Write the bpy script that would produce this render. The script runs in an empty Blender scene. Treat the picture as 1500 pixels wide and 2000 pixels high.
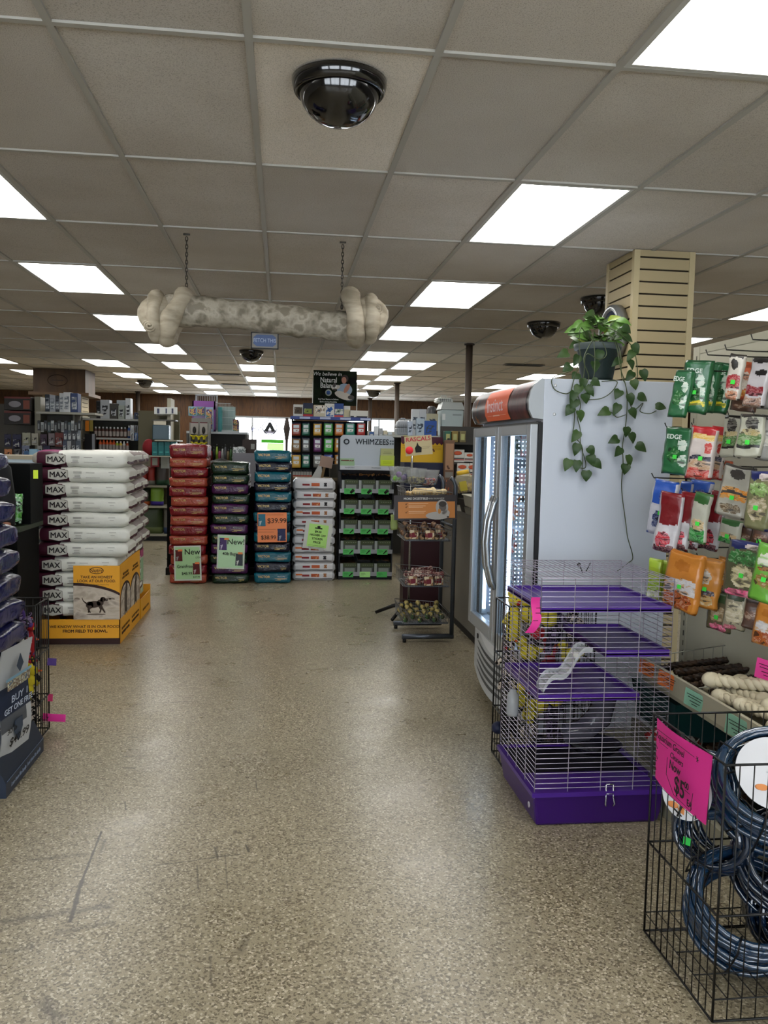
import bpy, math, random
from mathutils import Vector, Matrix, noise, Euler
R = math.radians
C = bpy.context.scene.collection
S = bpy.context.scene
rnd = random.Random(7)

# ------------------------------------------------------------- camera model (used to read positions off the photograph)
F, YAW, PIT, ROL = 1644.0, .12198, .0761956, .0210462
cy_, sy_, cp_, sp_ = math.cos(YAW), math.sin(YAW), math.cos(PIT), math.sin(PIT)
FW = Vector((sy_*cp_, cy_*cp_, -sp_)); R0 = Vector((cy_, -sy_, 0)); U0 = R0.cross(FW)
RT = math.cos(ROL)*R0+math.sin(ROL)*U0; UP = math.cos(ROL)*U0-math.sin(ROL)*R0
EYE = Vector((0, 0, 1.5))
def ray(x, y): return FW+RT*((x-750)/F)-UP*((y-1000)/F)
def onY(x, y, Y): d = ray(x, y); return EYE+d*(Y/d.y)
def onX(x, y, X): d = ray(x, y); return EYE+d*(X/d.x)
def onZ(x, y, z): d = ray(x, y); return EYE+d*((z-1.5)/d.z)

# ------------------------------------------------------------- materials
_mc = {}
def lin(h):
    if isinstance(h, str):
        h = h.lstrip('#'); c = [int(h[i:i+2], 16)/255 for i in (0, 2, 4)]
    else: c = h
    return tuple((v/12.92 if v <= .04045 else ((v+.055)/1.055)**2.4) for v in c)+(1,)
def mat(col, rough=.55, metal=0, spec=.3, alpha=1, trans=0, emit=0, bump=None, key=None, coat=0):
    k = key or (col, rough, metal, spec, alpha, trans, emit, str(bump), coat)
    if k in _mc: return _mc[k]
    m = bpy.data.materials.new('m_'+str(len(_mc))); m.use_nodes = True
    nt = m.node_tree; b = nt.nodes['Principled BSDF']
    b.inputs['Base Color'].default_value = lin(col); b.inputs['Roughness'].default_value = rough
    b.inputs['Metallic'].default_value = metal; b.inputs['Specular IOR Level'].default_value = spec
    b.inputs['Transmission Weight'].default_value = trans; b.inputs['Coat Weight'].default_value = coat
    b.inputs['Alpha'].default_value = alpha
    if emit:
        b.inputs['Emission Color'].default_value = lin(col); b.inputs['Emission Strength'].default_value = emit
    if bump:
        sc, st = bump[0], bump[1]
        tc = nt.nodes.new('ShaderNodeTexCoord'); n = nt.nodes.new('ShaderNodeTexNoise')
        n.inputs['Scale'].default_value = sc; n.inputs['Detail'].default_value = 3
        if len(bump) > 2: n.inputs['Distortion'].default_value = bump[2]
        bp = nt.nodes.new('ShaderNodeBump'); bp.inputs['Strength'].default_value = st; bp.inputs['Distance'].default_value = .01
        nt.links.new(tc.outputs['Object'], n.inputs['Vector']); nt.links.new(n.outputs['Fac'], bp.inputs['Height'])
        nt.links.new(bp.outputs['Normal'], b.inputs['Normal'])
    _mc[k] = m; return m
def ramp_mat(cols, scale=8, rough=.5, kind='noise', detail=2, dist=0, stretch=(1, 1, 1), pos=None, bump=0, const=True, metal=0, gen=False, spec=.25):
    """procedural print / mottling: texture -> colour ramp"""
    k = ('r', tuple(cols), scale, rough, kind, detail, dist, stretch, str(pos), bump, const, metal, gen, spec)
    if k in _mc: return _mc[k]
    m = bpy.data.materials.new('m_'+str(len(_mc))); m.use_nodes = True
    nt = m.node_tree; b = nt.nodes['Principled BSDF']; L = nt.links.new
    b.inputs['Roughness'].default_value = rough; b.inputs['Metallic'].default_value = metal; b.inputs['Specular IOR Level'].default_value = spec
    tc = nt.nodes.new('ShaderNodeTexCoord'); mp = nt.nodes.new('ShaderNodeMapping'); mp.inputs['Scale'].default_value = stretch
    L(tc.outputs['Object'], mp.inputs['Vector'])
    if kind == 'noise':
        t = nt.nodes.new('ShaderNodeTexNoise'); t.inputs['Detail'].default_value = detail; t.inputs['Distortion'].default_value = dist; out = t.outputs['Fac']
    elif kind == 'voronoi':
        t = nt.nodes.new('ShaderNodeTexVoronoi'); out = t.outputs['Color']
    else:
        t = nt.nodes.new('ShaderNodeTexWave'); t.inputs['Distortion'].default_value = dist; t.inputs['Detail'].default_value = detail; out = t.outputs['Fac']
    t.inputs['Scale'].default_value = scale; L(mp.outputs[0], t.inputs['Vector'])
    r = nt.nodes.new('ShaderNodeValToRGB'); r.color_ramp.interpolation = 'CONSTANT' if const else 'LINEAR'
    n = len(cols)
    if pos is None:
        if kind == 'noise': pos = [0]+[.38+.24*i/(max(1, n-2)) for i in range(n-1)]
        else: pos = [i/n for i in range(n)]
    el = r.color_ramp.elements
    el[0].position = pos[0]; el[0].color = lin(cols[0]); el[1].position = pos[1]; el[1].color = lin(cols[1])
    for i in range(2, n):
        e = el.new(pos[i]); e.color = lin(cols[i])
    L(out, r.inputs['Fac']); L(r.outputs['Color'], b.inputs['Base Color'])
    if bump:
        bp = nt.nodes.new('ShaderNodeBump'); bp.inputs['Strength'].default_value = bump; bp.inputs['Distance'].default_value = .01
        L(out, bp.inputs['Height']); L(bp.outputs['Normal'], b.inputs['Normal'])
    _mc[k] = m; return m
def glassy(tint='ffffff', fac=.1, rough=.03, key=None):
    k = ('g', tint, fac, rough)
    if k in _mc: return _mc[k]
    m = bpy.data.materials.new('m_'+str(len(_mc))); m.use_nodes = True; nt = m.node_tree
    for n in list(nt.nodes): nt.nodes.remove(n)
    o = nt.nodes.new('ShaderNodeOutputMaterial'); mx = nt.nodes.new('ShaderNodeMixShader')
    t = nt.nodes.new('ShaderNodeBsdfTransparent'); p = nt.nodes.new('ShaderNodeBsdfPrincipled')
    t.inputs[0].default_value = lin(tint); p.inputs['Base Color'].default_value = lin(tint); p.inputs['Roughness'].default_value = rough
    mx.inputs[0].default_value = fac
    nt.links.new(t.outputs[0], mx.inputs[1]); nt.links.new(p.outputs[0], mx.inputs[2]); nt.links.new(mx.outputs[0], o.inputs[0])
    _mc[k] = m; return m

# ------------------------------------------------------------- mesh builder
class MB:
    def __init__(s): s.v = []; s.f = []; s.m = []; s.sm = []
    def add(s, vs, fs, m=0, smooth=False, M=None):
        o = len(s.v)
        s.v += [tuple(M@Vector(v)) if M else tuple(v) for v in vs]
        for i, f in enumerate(fs):
            s.f.append([a+o for a in f]); s.m.append(m[i] if isinstance(m, list) else m); s.sm.append(smooth)
        return s
    def box(s, x0, x1, y0, y1, z0, z1, m=0, M=None):
        return s.add([(x0, y0, z0), (x1, y0, z0), (x1, y1, z0), (x0, y1, z0), (x0, y0, z1), (x1, y0, z1), (x1, y1, z1), (x0, y1, z1)],
                     [(0, 3, 2, 1), (4, 5, 6, 7), (0, 1, 5, 4), (1, 2, 6, 5), (2, 3, 7, 6), (3, 0, 4, 7)], m, False, M)
    def taper(s, x, y, z0, z1, w0, d0, w1, d1, m=0, M=None):
        vs = [(x+a*w/2, y+b*d/2, z) for z, w, d in ((z0, w0, d0), (z1, w1, d1)) for a, b in ((-1, -1), (1, -1), (1, 1), (-1, 1))]
        return s.add(vs, [(0, 3, 2, 1), (4, 5, 6, 7), (0, 1, 5, 4), (1, 2, 6, 5), (2, 3, 7, 6), (3, 0, 4, 7)], m, False, M)
    def tube(s, pts, r, seg=6, m=0, closed=False, M=None, cap=True):
        pts = [Vector(p) for p in pts]; n = len(pts); vs = []; fs = []
        rr = r if isinstance(r, (list, tuple)) else [r]*n
        prev = None
        for i, p in enumerate(pts):
            if closed: t = pts[(i+1) % n]-pts[i-1]
            else: t = pts[min(i+1, n-1)]-pts[max(i-1, 0)]
            if t.length < 1e-9: t = Vector((0, 0, 1))
            t.normalize()
            if prev is None:
                a = Vector((0, 0, 1)) if abs(t.z) < .9 else Vector((1, 0, 0))
                u = t.cross(a).normalized()
            else:
                u = (prev-t*prev.dot(t))
                u = u.normalized() if u.length > 1e-6 else t.orthogonal().normalized()
            prev = u; w = t.cross(u)
            for k in range(seg):
                a = 2*math.pi*k/seg; vs.append(p+(u*math.cos(a)+w*math.sin(a))*rr[i])
        for i in range(n if closed else n-1):
            for k in range(seg):
                a = i*seg+k; b = i*seg+(k+1) % seg; j = ((i+1) % n)*seg
                fs.append((a, b, j+(k+1) % seg, j+k))
        if cap and not closed:
            fs.append(tuple(range(seg))[::-1]); fs.append(tuple((n-1)*seg+k for k in range(seg)))
        return s.add(vs, fs, m, seg > 4, M)
    def lathe(s, prof, seg=24, m=0, M=None, c=(0, 0, 0), ms=None):
        vs = []; fs = []; mm = []
        for r, z in prof:
            for k in range(seg):
                a = 2*math.pi*k/seg; vs.append((c[0]+r*math.cos(a), c[1]+r*math.sin(a), c[2]+z))
        for i in range(len(prof)-1):
            for k in range(seg):
                fs.append((i*seg+k, i*seg+(k+1) % seg, (i+1)*seg+(k+1) % seg, (i+1)*seg+k)); mm.append(ms[i] if ms else m)
        return s.add(vs, fs, mm, True, M)
    def prism(s, poly, t0, t1, axis='y', m=0, M=None):
        """poly: (a,b) list; extruded along axis between t0,t1.  axis y: (x,z); axis x: (y,z); axis z: (x,y)"""
        def P(a, b, t): return {'y': (a, t, b), 'x': (t, a, b), 'z': (a, b, t)}[axis]
        n = len(poly); vs = [P(a, b, t0) for a, b in poly]+[P(a, b, t1) for a, b in poly]
        fs = [tuple(range(n)), tuple(range(n, 2*n))[::-1]]+[(i, n+i, n+(i+1) % n, (i+1) % n) for i in range(n)]
        return s.add(vs, fs, m, False, M)
    def grid(s, fn, nu, nv, m=0, mfn=None, smooth=True, M=None):
        vs = [fn(i/nu, j/nv) for j in range(nv+1) for i in range(nu+1)]
        fs = []; mm = []
        for j in range(nv):
            for i in range(nu):
                a = j*(nu+1)+i; fs.append((a, a+1, a+nu+2, a+nu+1)); mm.append(mfn((i+.5)/nu, (j+.5)/nv) if mfn else m)
        return s.add(vs, fs, mm, smooth, M)
    def ball(s, c, r, seg=10, m=0, sc=(1, 1, 1), M=None):
        n = max(5, seg//2+1)
        vs = []; fs = []
        for i in range(n+1):
            t = math.pi*i/n
            for k in range(seg):
                a = 2*math.pi*k/seg
                vs.append((c[0]+r*sc[0]*math.sin(t)*math.cos(a), c[1]+r*sc[1]*math.sin(t)*math.sin(a), c[2]+r*sc[2]*math.cos(t)))
        for i in range(n):
            for k in range(seg): fs.append((i*seg+k, (i+1)*seg+k, (i+1)*seg+(k+1) % seg, i*seg+(k+1) % seg))
        return s.add(vs, fs, m, True, M)
    def mesh(s, name, mats):
        me = bpy.data.meshes.new(name); me.from_pydata(s.v, [], s.f)
        for m in (mats if isinstance(mats, (list, tuple)) else [mats]): me.materials.append(m)
        me.polygons.foreach_set('material_index', s.m); me.polygons.foreach_set('use_smooth', s.sm)
        me.update(); return me
    def build(s, name, mats, parent=None, loc=(0, 0, 0), rot=(0, 0, 0), bevel=0):
        o = bpy.data.objects.new(name, s.mesh(name, mats)); C.objects.link(o)
        o.location = loc; o.rotation_euler = rot
        if parent: o.parent = parent
        if bevel:
            b = o.modifiers.new('b', 'BEVEL'); b.width = bevel; b.segments = 2; b.limit_method = 'ANGLE'; b.angle_limit = R(40)
        return o
def inst(name, me, parent=None, loc=(0, 0, 0), rot=(0, 0, 0), scale=None):
    o = bpy.data.objects.new(name, me); C.objects.link(o); o.location = loc; o.rotation_euler = rot
    if parent: o.parent = parent
    if scale: o.scale = scale
    return o
def tag(o, label=None, cat=None, group=None, kind=None):
    if label: o['label'] = label
    if cat: o['category'] = cat
    if group: o['group'] = group
    if kind: o['kind'] = kind
    return o
def thing(name, label, cat, loc=(0, 0, 0), rotz=0, group=None):
    o = bpy.data.objects.new(name, None); C.objects.link(o); o.empty_display_size = .05
    o.location = loc; o.rotation_euler = (0, 0, rotz); return tag(o, label, cat, group)
def kids(o): return [c for c in o.children]
def dup(o, label=None, loc=None, rotz=None, group=None, _p=None):
    c = o.copy(); C.objects.link(c)
    if _p is not None: c.parent = _p
    for ch in kids(o): dup(ch, _p=c)
    if label: c['label'] = label
    if group: c['group'] = group
    if loc is not None: c.location = loc
    if rotz is not None: c.rotation_euler = (0, 0, rotz)
    return c
_tc = {}
def txt(body, size, m, parent, loc, rot=(R(90), 0, 0), name='lettering', ax='CENTER', sx=1, shear=0, bold=0, ext=.0004, sp=1):
    k = (body, size, m.name, ax, shear, bold, ext, sp)
    if k not in _tc:
        cu = bpy.data.curves.new(name, 'FONT'); cu.body = body; cu.size = size; cu.align_x = ax; cu.align_y = 'CENTER'
        cu.extrude = ext; cu.shear = shear; cu.offset = 0 if 'M' in body else bold*.35; cu.bevel_depth = bold*.9 if 'M' in body else 0; cu.bevel_resolution = 0; cu.space_character = sp; cu.resolution_u = 3; cu.materials.append(m)
        tmp = bpy.data.objects.new('tmp', cu); C.objects.link(tmp); bpy.context.view_layer.update()
        me = bpy.data.meshes.new_from_object(tmp.evaluated_get(bpy.context.evaluated_depsgraph_get())); me.name = name; bpy.data.objects.remove(tmp); bpy.data.curves.remove(cu); _tc[k] = me
    o = bpy.data.objects.new(name, _tc[k]); C.objects.link(o); o.location = loc; o.rotation_euler = rot; o.scale = (sx, 1, 1)
    if parent: o.parent = parent
    return o
FY = (R(90), 0, 0)            # writing that faces the camera (towards -Y)
FX = (R(90), 0, R(90))        # writing that faces +X
FNX = (R(90), 0, R(-90))      # writing that faces -X

def softbox(w, d, h, nx=10, ny=5, nz=4, p=4, pinch=.0, pl=.15, zp=.6, nz_amp=.004, seed=0, mfn=None, upright=False, wav=0, sag=0):
    """stuffed bag: a box with rounded cross-section, ends pinched flat. x is its long axis, z its thickness (upright: z long, y thick)"""
    idx = {}; vs = []; fs = []; mm = []
    def vert(a, b, c):
        k = (round(a, 4), round(b, 4), round(c, 4))
        if k in idx: return idx[k]
        mb = max(abs(b), abs(c)); q = (abs(b)**p+abs(c)**p)**(1/p)
        B, Cc = (b*mb/q, c*mb/q) if q > 0 else (0, 0)
        e = max(0, (abs(a)-(1-pl))/pl)
        th = 1-pinch*e*e; wd = 1-.06*e*e+wav*math.sin(a*9+seed)
        th *= 1-.10*a*a*zp
        x, y, z = a*w/2, B*d/2*wd, Cc*h/2*th
        nn = noise.noise_vector(Vector((x*9+seed*3.7, y*9, z*14+seed)))*nz_amp
        n2 = noise.noise_vector(Vector((x*28+seed, y*28, z*30)))*nz_amp*.45
        v = Vector((x, y, z))+nn+n2
        if sag: v.z -= sag*a*a
        if upright: v = Vector((v.y, v.z, v.x))
        idx[k] = len(vs); vs.append(tuple(v)); return idx[k]
    def side(fn, n1, n2, tagn):
        for i in range(n1):
            for j in range(n2):
                a0, a1, b0, b1 = -1+2*i/n1, -1+2*(i+1)/n1, -1+2*j/n2, -1+2*(j+1)/n2
                fs.append([vert(*fn(a0, b0)), vert(*fn(a1, b0)), vert(*fn(a1, b1)), vert(*fn(a0, b1))])
                mm.append(mfn(tagn, (fn((a0+a1)/2, 0)[0] if tagn in 'kb' else (a0+a1)/2), (b0+b1)/2) if mfn else 0)
    side(lambda a, b: (a, -1, b), nx, nz, 'f'); side(lambda a, b: (-a, 1, b), nx, nz, 'k')
    side(lambda a, b: (a, b, 1), nx, ny, 't'); side(lambda a, b: (-a, b, -1), nx, ny, 'b')
    side(lambda a, b: (1, a, b), ny, nz, 'r'); side(lambda a, b: (-1, -a, b), ny, nz, 'l')
    return MB().add(vs, fs, mm, True)
def strand(pts_fn, n): return [pts_fn(i/(n-1)) for i in range(n)]
def card(name, w, h, m, parent=None, loc=(0, 0, 0), rot=(0, 0, 0), t=.002, curl=0, mats=None, mfn=None, nu=6, nv=6, **k):
    """a sheet of paper/card with thickness, in its own x-z plane facing -y, origin at its centre"""
    b = MB()
    f = lambda u, v: ((u-.5)*w, curl*math.sin(u*3.1+v*2.2)*.5+curl*(v-.5)**2*2, (v-.5)*h)
    b.grid(f, nu, nv, 0, mfn, M=None)
    b.grid(lambda u, v: (lambda p: (p[0], p[1]+t, p[2]))(f(1-u, v)), nu, nv, 0)
    for (a0, a1) in (((0, 0), (1, 0)), ((1, 0), (1, 1)), ((1, 1), (0, 1)), ((0, 1), (0, 0))):
        p0, p1 = f(*a0), f(*a1); b.add([p0, p1, (p1[0], p1[1]+t, p1[2]), (p0[0], p0[1]+t, p0[2])], [(3, 2, 1, 0)])
    return b.build(name, mats or m, parent, loc, rot)
def lines_mesh(rows, m, parent, loc, rot, name='small_print', th=.002, y=0):
    """rows: (x0,x1,z) thin printed lines in the local x-z plane"""
    b = MB()
    for x0, x1, z in rows: b.box(x0, x1, y-.0006, y, z-th/2, z+th/2)
    return b.build(name, m, parent, loc, rot)
ORD = ['top', 'second', 'third', 'fourth', 'fifth', 'sixth', 'seventh', 'eighth', 'ninth', 'tenth', 'eleventh', 'twelfth', 'thirteenth', 'fourteenth', 'fifteenth', 'sixteenth', 'seventeenth', 'eighteenth', 'nineteenth', 'twentieth']
def nth(i): return 'first' if i == 0 else ORD[i]

# ------------------------------------------------------------- camera, world, colour management
cam = bpy.data.cameras.new('camera'); co = bpy.data.objects.new('camera', cam); C.objects.link(co)
cam.sensor_fit = 'HORIZONTAL'; cam.sensor_width = 36; cam.lens = F/1500*36; cam.clip_start = .05; cam.clip_end = 200
Mx = Matrix((RT, UP, -FW)).transposed().to_4x4(); Mx.translation = EYE; co.matrix_world = Mx; S.camera = co
vs = S.view_settings; vs.view_transform = 'Standard'; vs.look = 'None'; vs.gamma = 1; vs.exposure = .12
try: vs.use_curve_mapping = False
except Exception: pass
w = bpy.data.worlds.new('daylight'); S.world = w; w.use_nodes = True
w.node_tree.nodes['Background'].inputs[0].default_value = (.86, .93, 1, 1); w.node_tree.nodes['Background'].inputs[1].default_value = 9
S.cycles.use_denoising = True; S.cycles.max_bounces = 7; S.cycles.diffuse_bounces = 4; S.cycles.transparent_max_bounces = 24
S.cycles.caustics_reflective = False; S.cycles.caustics_refractive = False

# ------------------------------------------------------------- setting
XL, XR, YF, YB, H = -9.5, 12.0, -3.6, 22.9, 2.783
GX, GY, TW, TL = -.7285, 2.8051, .6096, 1.2192
def floor_mat():
    m = bpy.data.materials.new('speckled_floor'); m.use_nodes = True; nt = m.node_tree; b = nt.nodes['Principled BSDF']; L = nt.links.new
    N = nt.nodes.new
    tc = N('ShaderNodeTexCoord'); base = tc.outputs['Object']
    def ns(scale, det=2, rough=.5, vec=None, dist=0):
        n = N('ShaderNodeTexNoise'); n.inputs['Scale'].default_value = scale; n.inputs['Detail'].default_value = det; n.inputs['Roughness'].default_value = rough; n.inputs['Distortion'].default_value = dist
        L(vec or base, n.inputs['Vector']); return n.outputs['Fac']
    def mrange(v, a, b_, lo=0, hi=1):
        n = N('ShaderNodeMapRange'); L(v, n.inputs[0]); n.inputs[1].default_value = a; n.inputs[2].default_value = b_; n.inputs[3].default_value = lo; n.inputs[4].default_value = hi; return n.outputs[0]
    def mix(f, a, b_, typ='MIX'):
        n = N('ShaderNodeMix'); n.data_type = 'RGBA'; n.blend_type = typ
        L(f, n.inputs[0]) if not isinstance(f, float) else setattr(n.inputs[0], 'default_value', f)
        for s_, q in ((n.inputs[6], a), (n.inputs[7], b_)):
            if isinstance(q, tuple): s_.default_value = q
            else: L(q, s_)
        return n.outputs[2]
    def mth(op, a, b_=None):
        n = N('ShaderNodeMath'); n.operation = op
        for i, q in enumerate((a, b_)):
            if q is None: continue
            if isinstance(q, (int, float)): n.inputs[i].default_value = q
            else: L(q, n.inputs[i])
        return n.outputs[0]
    big = mrange(ns(.55, 3), .3, .7)
    col = mix(big, lin('877f69'), lin('9b9178'))
    med = mrange(ns(4, 4, .6), .35, .7); col = mix(mth('MULTIPLY', med, .16), col, lin('6f6350'))
    v = N('ShaderNodeTexVoronoi'); v.inputs['Scale'].default_value = 150; L(base, v.inputs['Vector'])
    sep = N('ShaderNodeSeparateColor'); L(v.outputs['Color'], sep.inputs[0])
    col = mix(mth('MULTIPLY', mth('GREATER_THAN', sep.outputs[0], .72), .62), col, lin('3c2f20'))
    col = mix(mth('MULTIPLY', mth('GREATER_THAN', sep.outputs[1], .87), .55), col, lin('cfc4ae'))
    v2 = N('ShaderNodeTexVoronoi'); v2.inputs['Scale'].default_value = 420; L(base, v2.inputs['Vector'])
    sep2 = N('ShaderNodeSeparateColor'); L(v2.outputs['Color'], sep2.inputs[0])
    col = mix(mth('MULTIPLY', mth('GREATER_THAN', sep2.outputs[0], .8), .4), col, lin('3d3226'))
    # scuffs: dirt smears and gouges, each with its own place on the floor
    def seg(ax, ay, bx, by, w_, soft=.5, strength=.8):
        sx = N('ShaderNodeSeparateXYZ'); L(base, sx.inputs[0])
        dx, dy = bx-ax, by-ay; l2 = dx*dx+dy*dy
        px = mth('SUBTRACT', sx.outputs[0], ax); py = mth('SUBTRACT', sx.outputs[1], ay)
        t = mth('DIVIDE', mth('ADD', mth('MULTIPLY', px, dx), mth('MULTIPLY', py, dy)), l2)
        t = mth('MINIMUM', mth('MAXIMUM', t, 0.), 1.)
        ex = mth('SUBTRACT', px, mth('MULTIPLY', t, dx)); ey = mth('SUBTRACT', py, mth('MULTIPLY', t, dy))
        d = mth('SQRT', mth('ADD', mth('MULTIPLY', ex, ex), mth('MULTIPLY', ey, ey)))
        d = mth('ADD', d, mth('MULTIPLY', mth('SUBTRACT', ns(26, 3), .5), w_*1.2))
        f = mrange(d, w_*(1-soft), w_, strength, 0)
        n = f.node; n.clamp = True
        return f
    marks = None
    P = lambda x, y: (lambda q: (q.x, q.y))(onZ(x, y, 0))
    for (x0, y0, x1, y1, w_, so, st) in ((198, 1625, 160, 1720, .006, .6, .9), (160, 1720, 137, 1800, .010, .6, .9), (205, 1640, 196, 1665, .012, .9, .6), (560, 1650, 720, 1640, .003, .6, .5), (310, 1690, 470, 1668, .004, .7, .6), (250, 1440, 268, 1440, .01, .9, .7), (240, 1478, 285, 1476, .012, .9, .6), (245, 1500, 265, 1500, .01, .9, .7), (325, 1372, 375, 1370, .01, .9, .6), (420, 1655, 425, 1675, .008, .8, .8), (480, 1650, 486, 1664, .006, .7, .8), (244, 1565, 246, 1582, .004, .7, .8), (500, 1525, 502, 1545, .004, .7, .7), (460, 1625, 474, 1628, .008, .9, .7), (0, 1860, 60, 1850, .02, .95, .4), (10, 1800, 210, 1770, .03, .95, .55), (60, 1680, 165, 1668, .02, .95, .5), (120, 1820, 215, 1802, .02, .95, .45),
                                        (410, 1676, 445, 1670, .012, .9, .6), (385, 1690, 387, 1735, .004, .7, .6), (440, 1670, 444, 1735, .004, .7, .5), (410, 1865, 413, 1925, .006, .8, .5),
                                        (85, 1960, 118, 1990, .03, .95, .6), (480, 1650, 486, 1662, .007, .8, .6), (250, 1700, 330, 1685, .008, .9, .35), (470, 1860, 480, 1830, .02, .95, .4)):
        f = seg(*P(x0, y0), *P(x1, y1), w_, so, st); marks = f if marks is None else mth('MAXIMUM', marks, f)
    col = mix(marks, col, lin('2e2922'))
    L(col, b.inputs['Base Color'])
    L(mrange(ns(2.2, 4, .6), .3, .7, .24, .40), b.inputs['Roughness'])
    bp = N('ShaderNodeBump'); bp.inputs['Strength'].default_value = .05; bp.inputs['Distance'].default_value = .01; L(ns(8, 2), bp.inputs['Height']); L(bp.outputs[0], b.inputs['Normal'])
    return m
tag(MB().box(XL, XR, YF, YB, -.1, 0).build('floor', floor_mat()), kind='structure')
def ceil_mat(g=1.):
    m = bpy.data.materials.new('ceiling_tile'); m.use_nodes = True; nt = m.node_tree; b = nt.nodes['Principled BSDF']; L = nt.links.new; N = nt.nodes.new
    tc = N('ShaderNodeTexCoord')
    a = N('ShaderNodeTexNoise'); a.inputs['Scale'].default_value = 240; a.inputs['Detail'].default_value = 3; L(tc.outputs['Object'], a.inputs['Vector'])
    c = N('ShaderNodeTexNoise'); c.inputs['Scale'].default_value = 1.3; c.inputs['Detail'].default_value = 3; L(tc.outputs['Object'], c.inputs['Vector'])
    r1 = N('ShaderNodeValToRGB'); r1.color_ramp.elements[0].position = .32; r1.color_ramp.elements[0].color = tuple(q*g for q in lin('b3ada4')[:3])+(1,); r1.color_ramp.elements[1].position = .5; r1.color_ramp.elements[1].color = tuple(q*g for q in lin('dcd6ce')[:3])+(1,)
    r2 = N('ShaderNodeValToRGB'); r2.color_ramp.elements[0].position = .35; r2.color_ramp.elements[0].color = (.85, .83, .8, 1); r2.color_ramp.elements[1].position = .65; r2.color_ramp.elements[1].color = (1, 1, 1, 1)
    L(a.outputs['Fac'], r1.inputs[0]); L(c.outputs['Fac'], r2.inputs[0])
    mx = N('ShaderNodeMix'); mx.data_type = 'RGBA'; mx.blend_type = 'MULTIPLY'; mx.inputs[0].default_value = 1; L(r1.outputs[0], mx.inputs[6]); L(r2.outputs[0], mx.inputs[7])
    L(mx.outputs[2], b.inputs['Base Color']); b.inputs['Roughness'].default_value = .85; b.inputs['Specular IOR Level'].default_value = .15
    bp = N('ShaderNodeBump'); bp.inputs['Strength'].default_value = .25; bp.inputs['Distance'].default_value = .004; L(a.outputs['Fac'], bp.inputs['Height']); L(bp.outputs[0], b.inputs['Normal'])
    return m
LIGHTS = [(-2, j) for j in (-3, -1, 1, 3, 5, 7, 9, 11, 13, 15)]+[(0, j) for j in (9, 11, 13, 15)]+[(3, j) for j in (-3, -1, 1, 3, 5, 7, 9, 11, 13, 15)]+\
    [(4, j) for j in (8, 10, 12, 14)]+[(-4, j) for j in (9, 11, 13, 15)]+[(-7, j) for j in (1, 5, 9, 11, 13)]+[(8, j) for j in (-1, 1, 3, 5, 7, 9, 11, 13)]+[(-11, 5), (-11, 9), (-11, 13), (13, 3), (13, 7), (13, 11)]
b = MB(); lset = set(LIGHTS)
i0, i1, j0, j1 = int((XL-GX)//TW), int((XR-GX)//TW)+1, int((YF-GY)//TL), int((YB-GY)//TL)+1
for i in range(i0, i1):
    for j in range(j0, j1):
        if (i, j) in lset: continue
        x0, x1 = max(XL, GX+i*TW), min(XR, GX+(i+1)*TW); y0, y1 = max(YF, GY+j*TL), min(YB, GY+(j+1)*TL)
        h = H+.004+rnd.random()*.003
        b.add([(x0, y0, h), (x1, y0, h), (x1, y1, h), (x0, y1, h)], [(0, 3, 2, 1)], 1 if (i, j) == (1, 0) else rnd.choice((0, 0, 2, 3)))
b.box(XL, XR, YF, YB, H+.15, H+.2)
tag(b.build('ceiling', [ceil_mat(.88), ceil_mat(1.25), ceil_mat(.95), ceil_mat(.8)]), kind='structure')
b = MB()
for i in range(i0+1, i1): x = GX+i*TW; b.box(x-.013, x+.013, YF, YB, H-.004, H+.006)
for j in range(j0+1, j1): y = GY+j*TL; b.box(XL, XR, y-.013, y+.013, H-.0035, H+.0055)
tag(b.build('trim_1', mat('a9a69e', .6)), kind='structure')
wallm = ramp_mat(['8a847a', '958f84'], 2, .8, const=False)
woodm = ramp_mat(['2f1c0d', '442b16', '503418', '3a2413'], 1.6, .5, 'noise', 5, 1.5, (9, 1, 1), const=False)
def panelled(name, x0, x1, y0, y1, z0, z1, m): return tag(MB().box(x0, x1, y0, y1, z0, z1).build(name, m), kind='structure')
panelled('wall_left', XL-.15, XL, YF, YB, 0, H+.2, wallm); panelled('wall_right', XR, XR+.15, YF, YB, 0, H+.2, wallm)
W1 = (-1.95, .36, .85, 2.27); W2 = (1.75, 3.5, .85, 2.30)
b = MB(); xs = [XL, W1[0], W1[1], W2[0], W2[1], XR]
for a in (0, 2, 4): b.box(xs[a], xs[a+1], YB, YB+.15, 0, H+.2)
for W in (W1, W2): b.box(W[0], W[1], YB, YB+.15, 0, W[2]); b.box(W[0], W[1], YB, YB+.15, W[3], H+.2)
tag(b.build('wall_back', woodm), kind='structure')
b = MB(); b.box(XL, XR, YF-.15, YF, 0, .5); b.box(XL, XR, YF-.15, YF, 2.5, H+.2)
FWN = [(-6.5, -3.6), (-3.2, -.3), (.1, 3.0), (3.4, 6.5)]
e = [XL]+[q for p_ in FWN for q in p_]+[XR]
for k in range(0, len(e), 2): b.box(e[k], e[k+1], YF-.15, YF, .5, 2.5)
tag(b.build('wall_front', wallm), kind='structure')
alum = mat('8d8f90', .35, .9)
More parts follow.
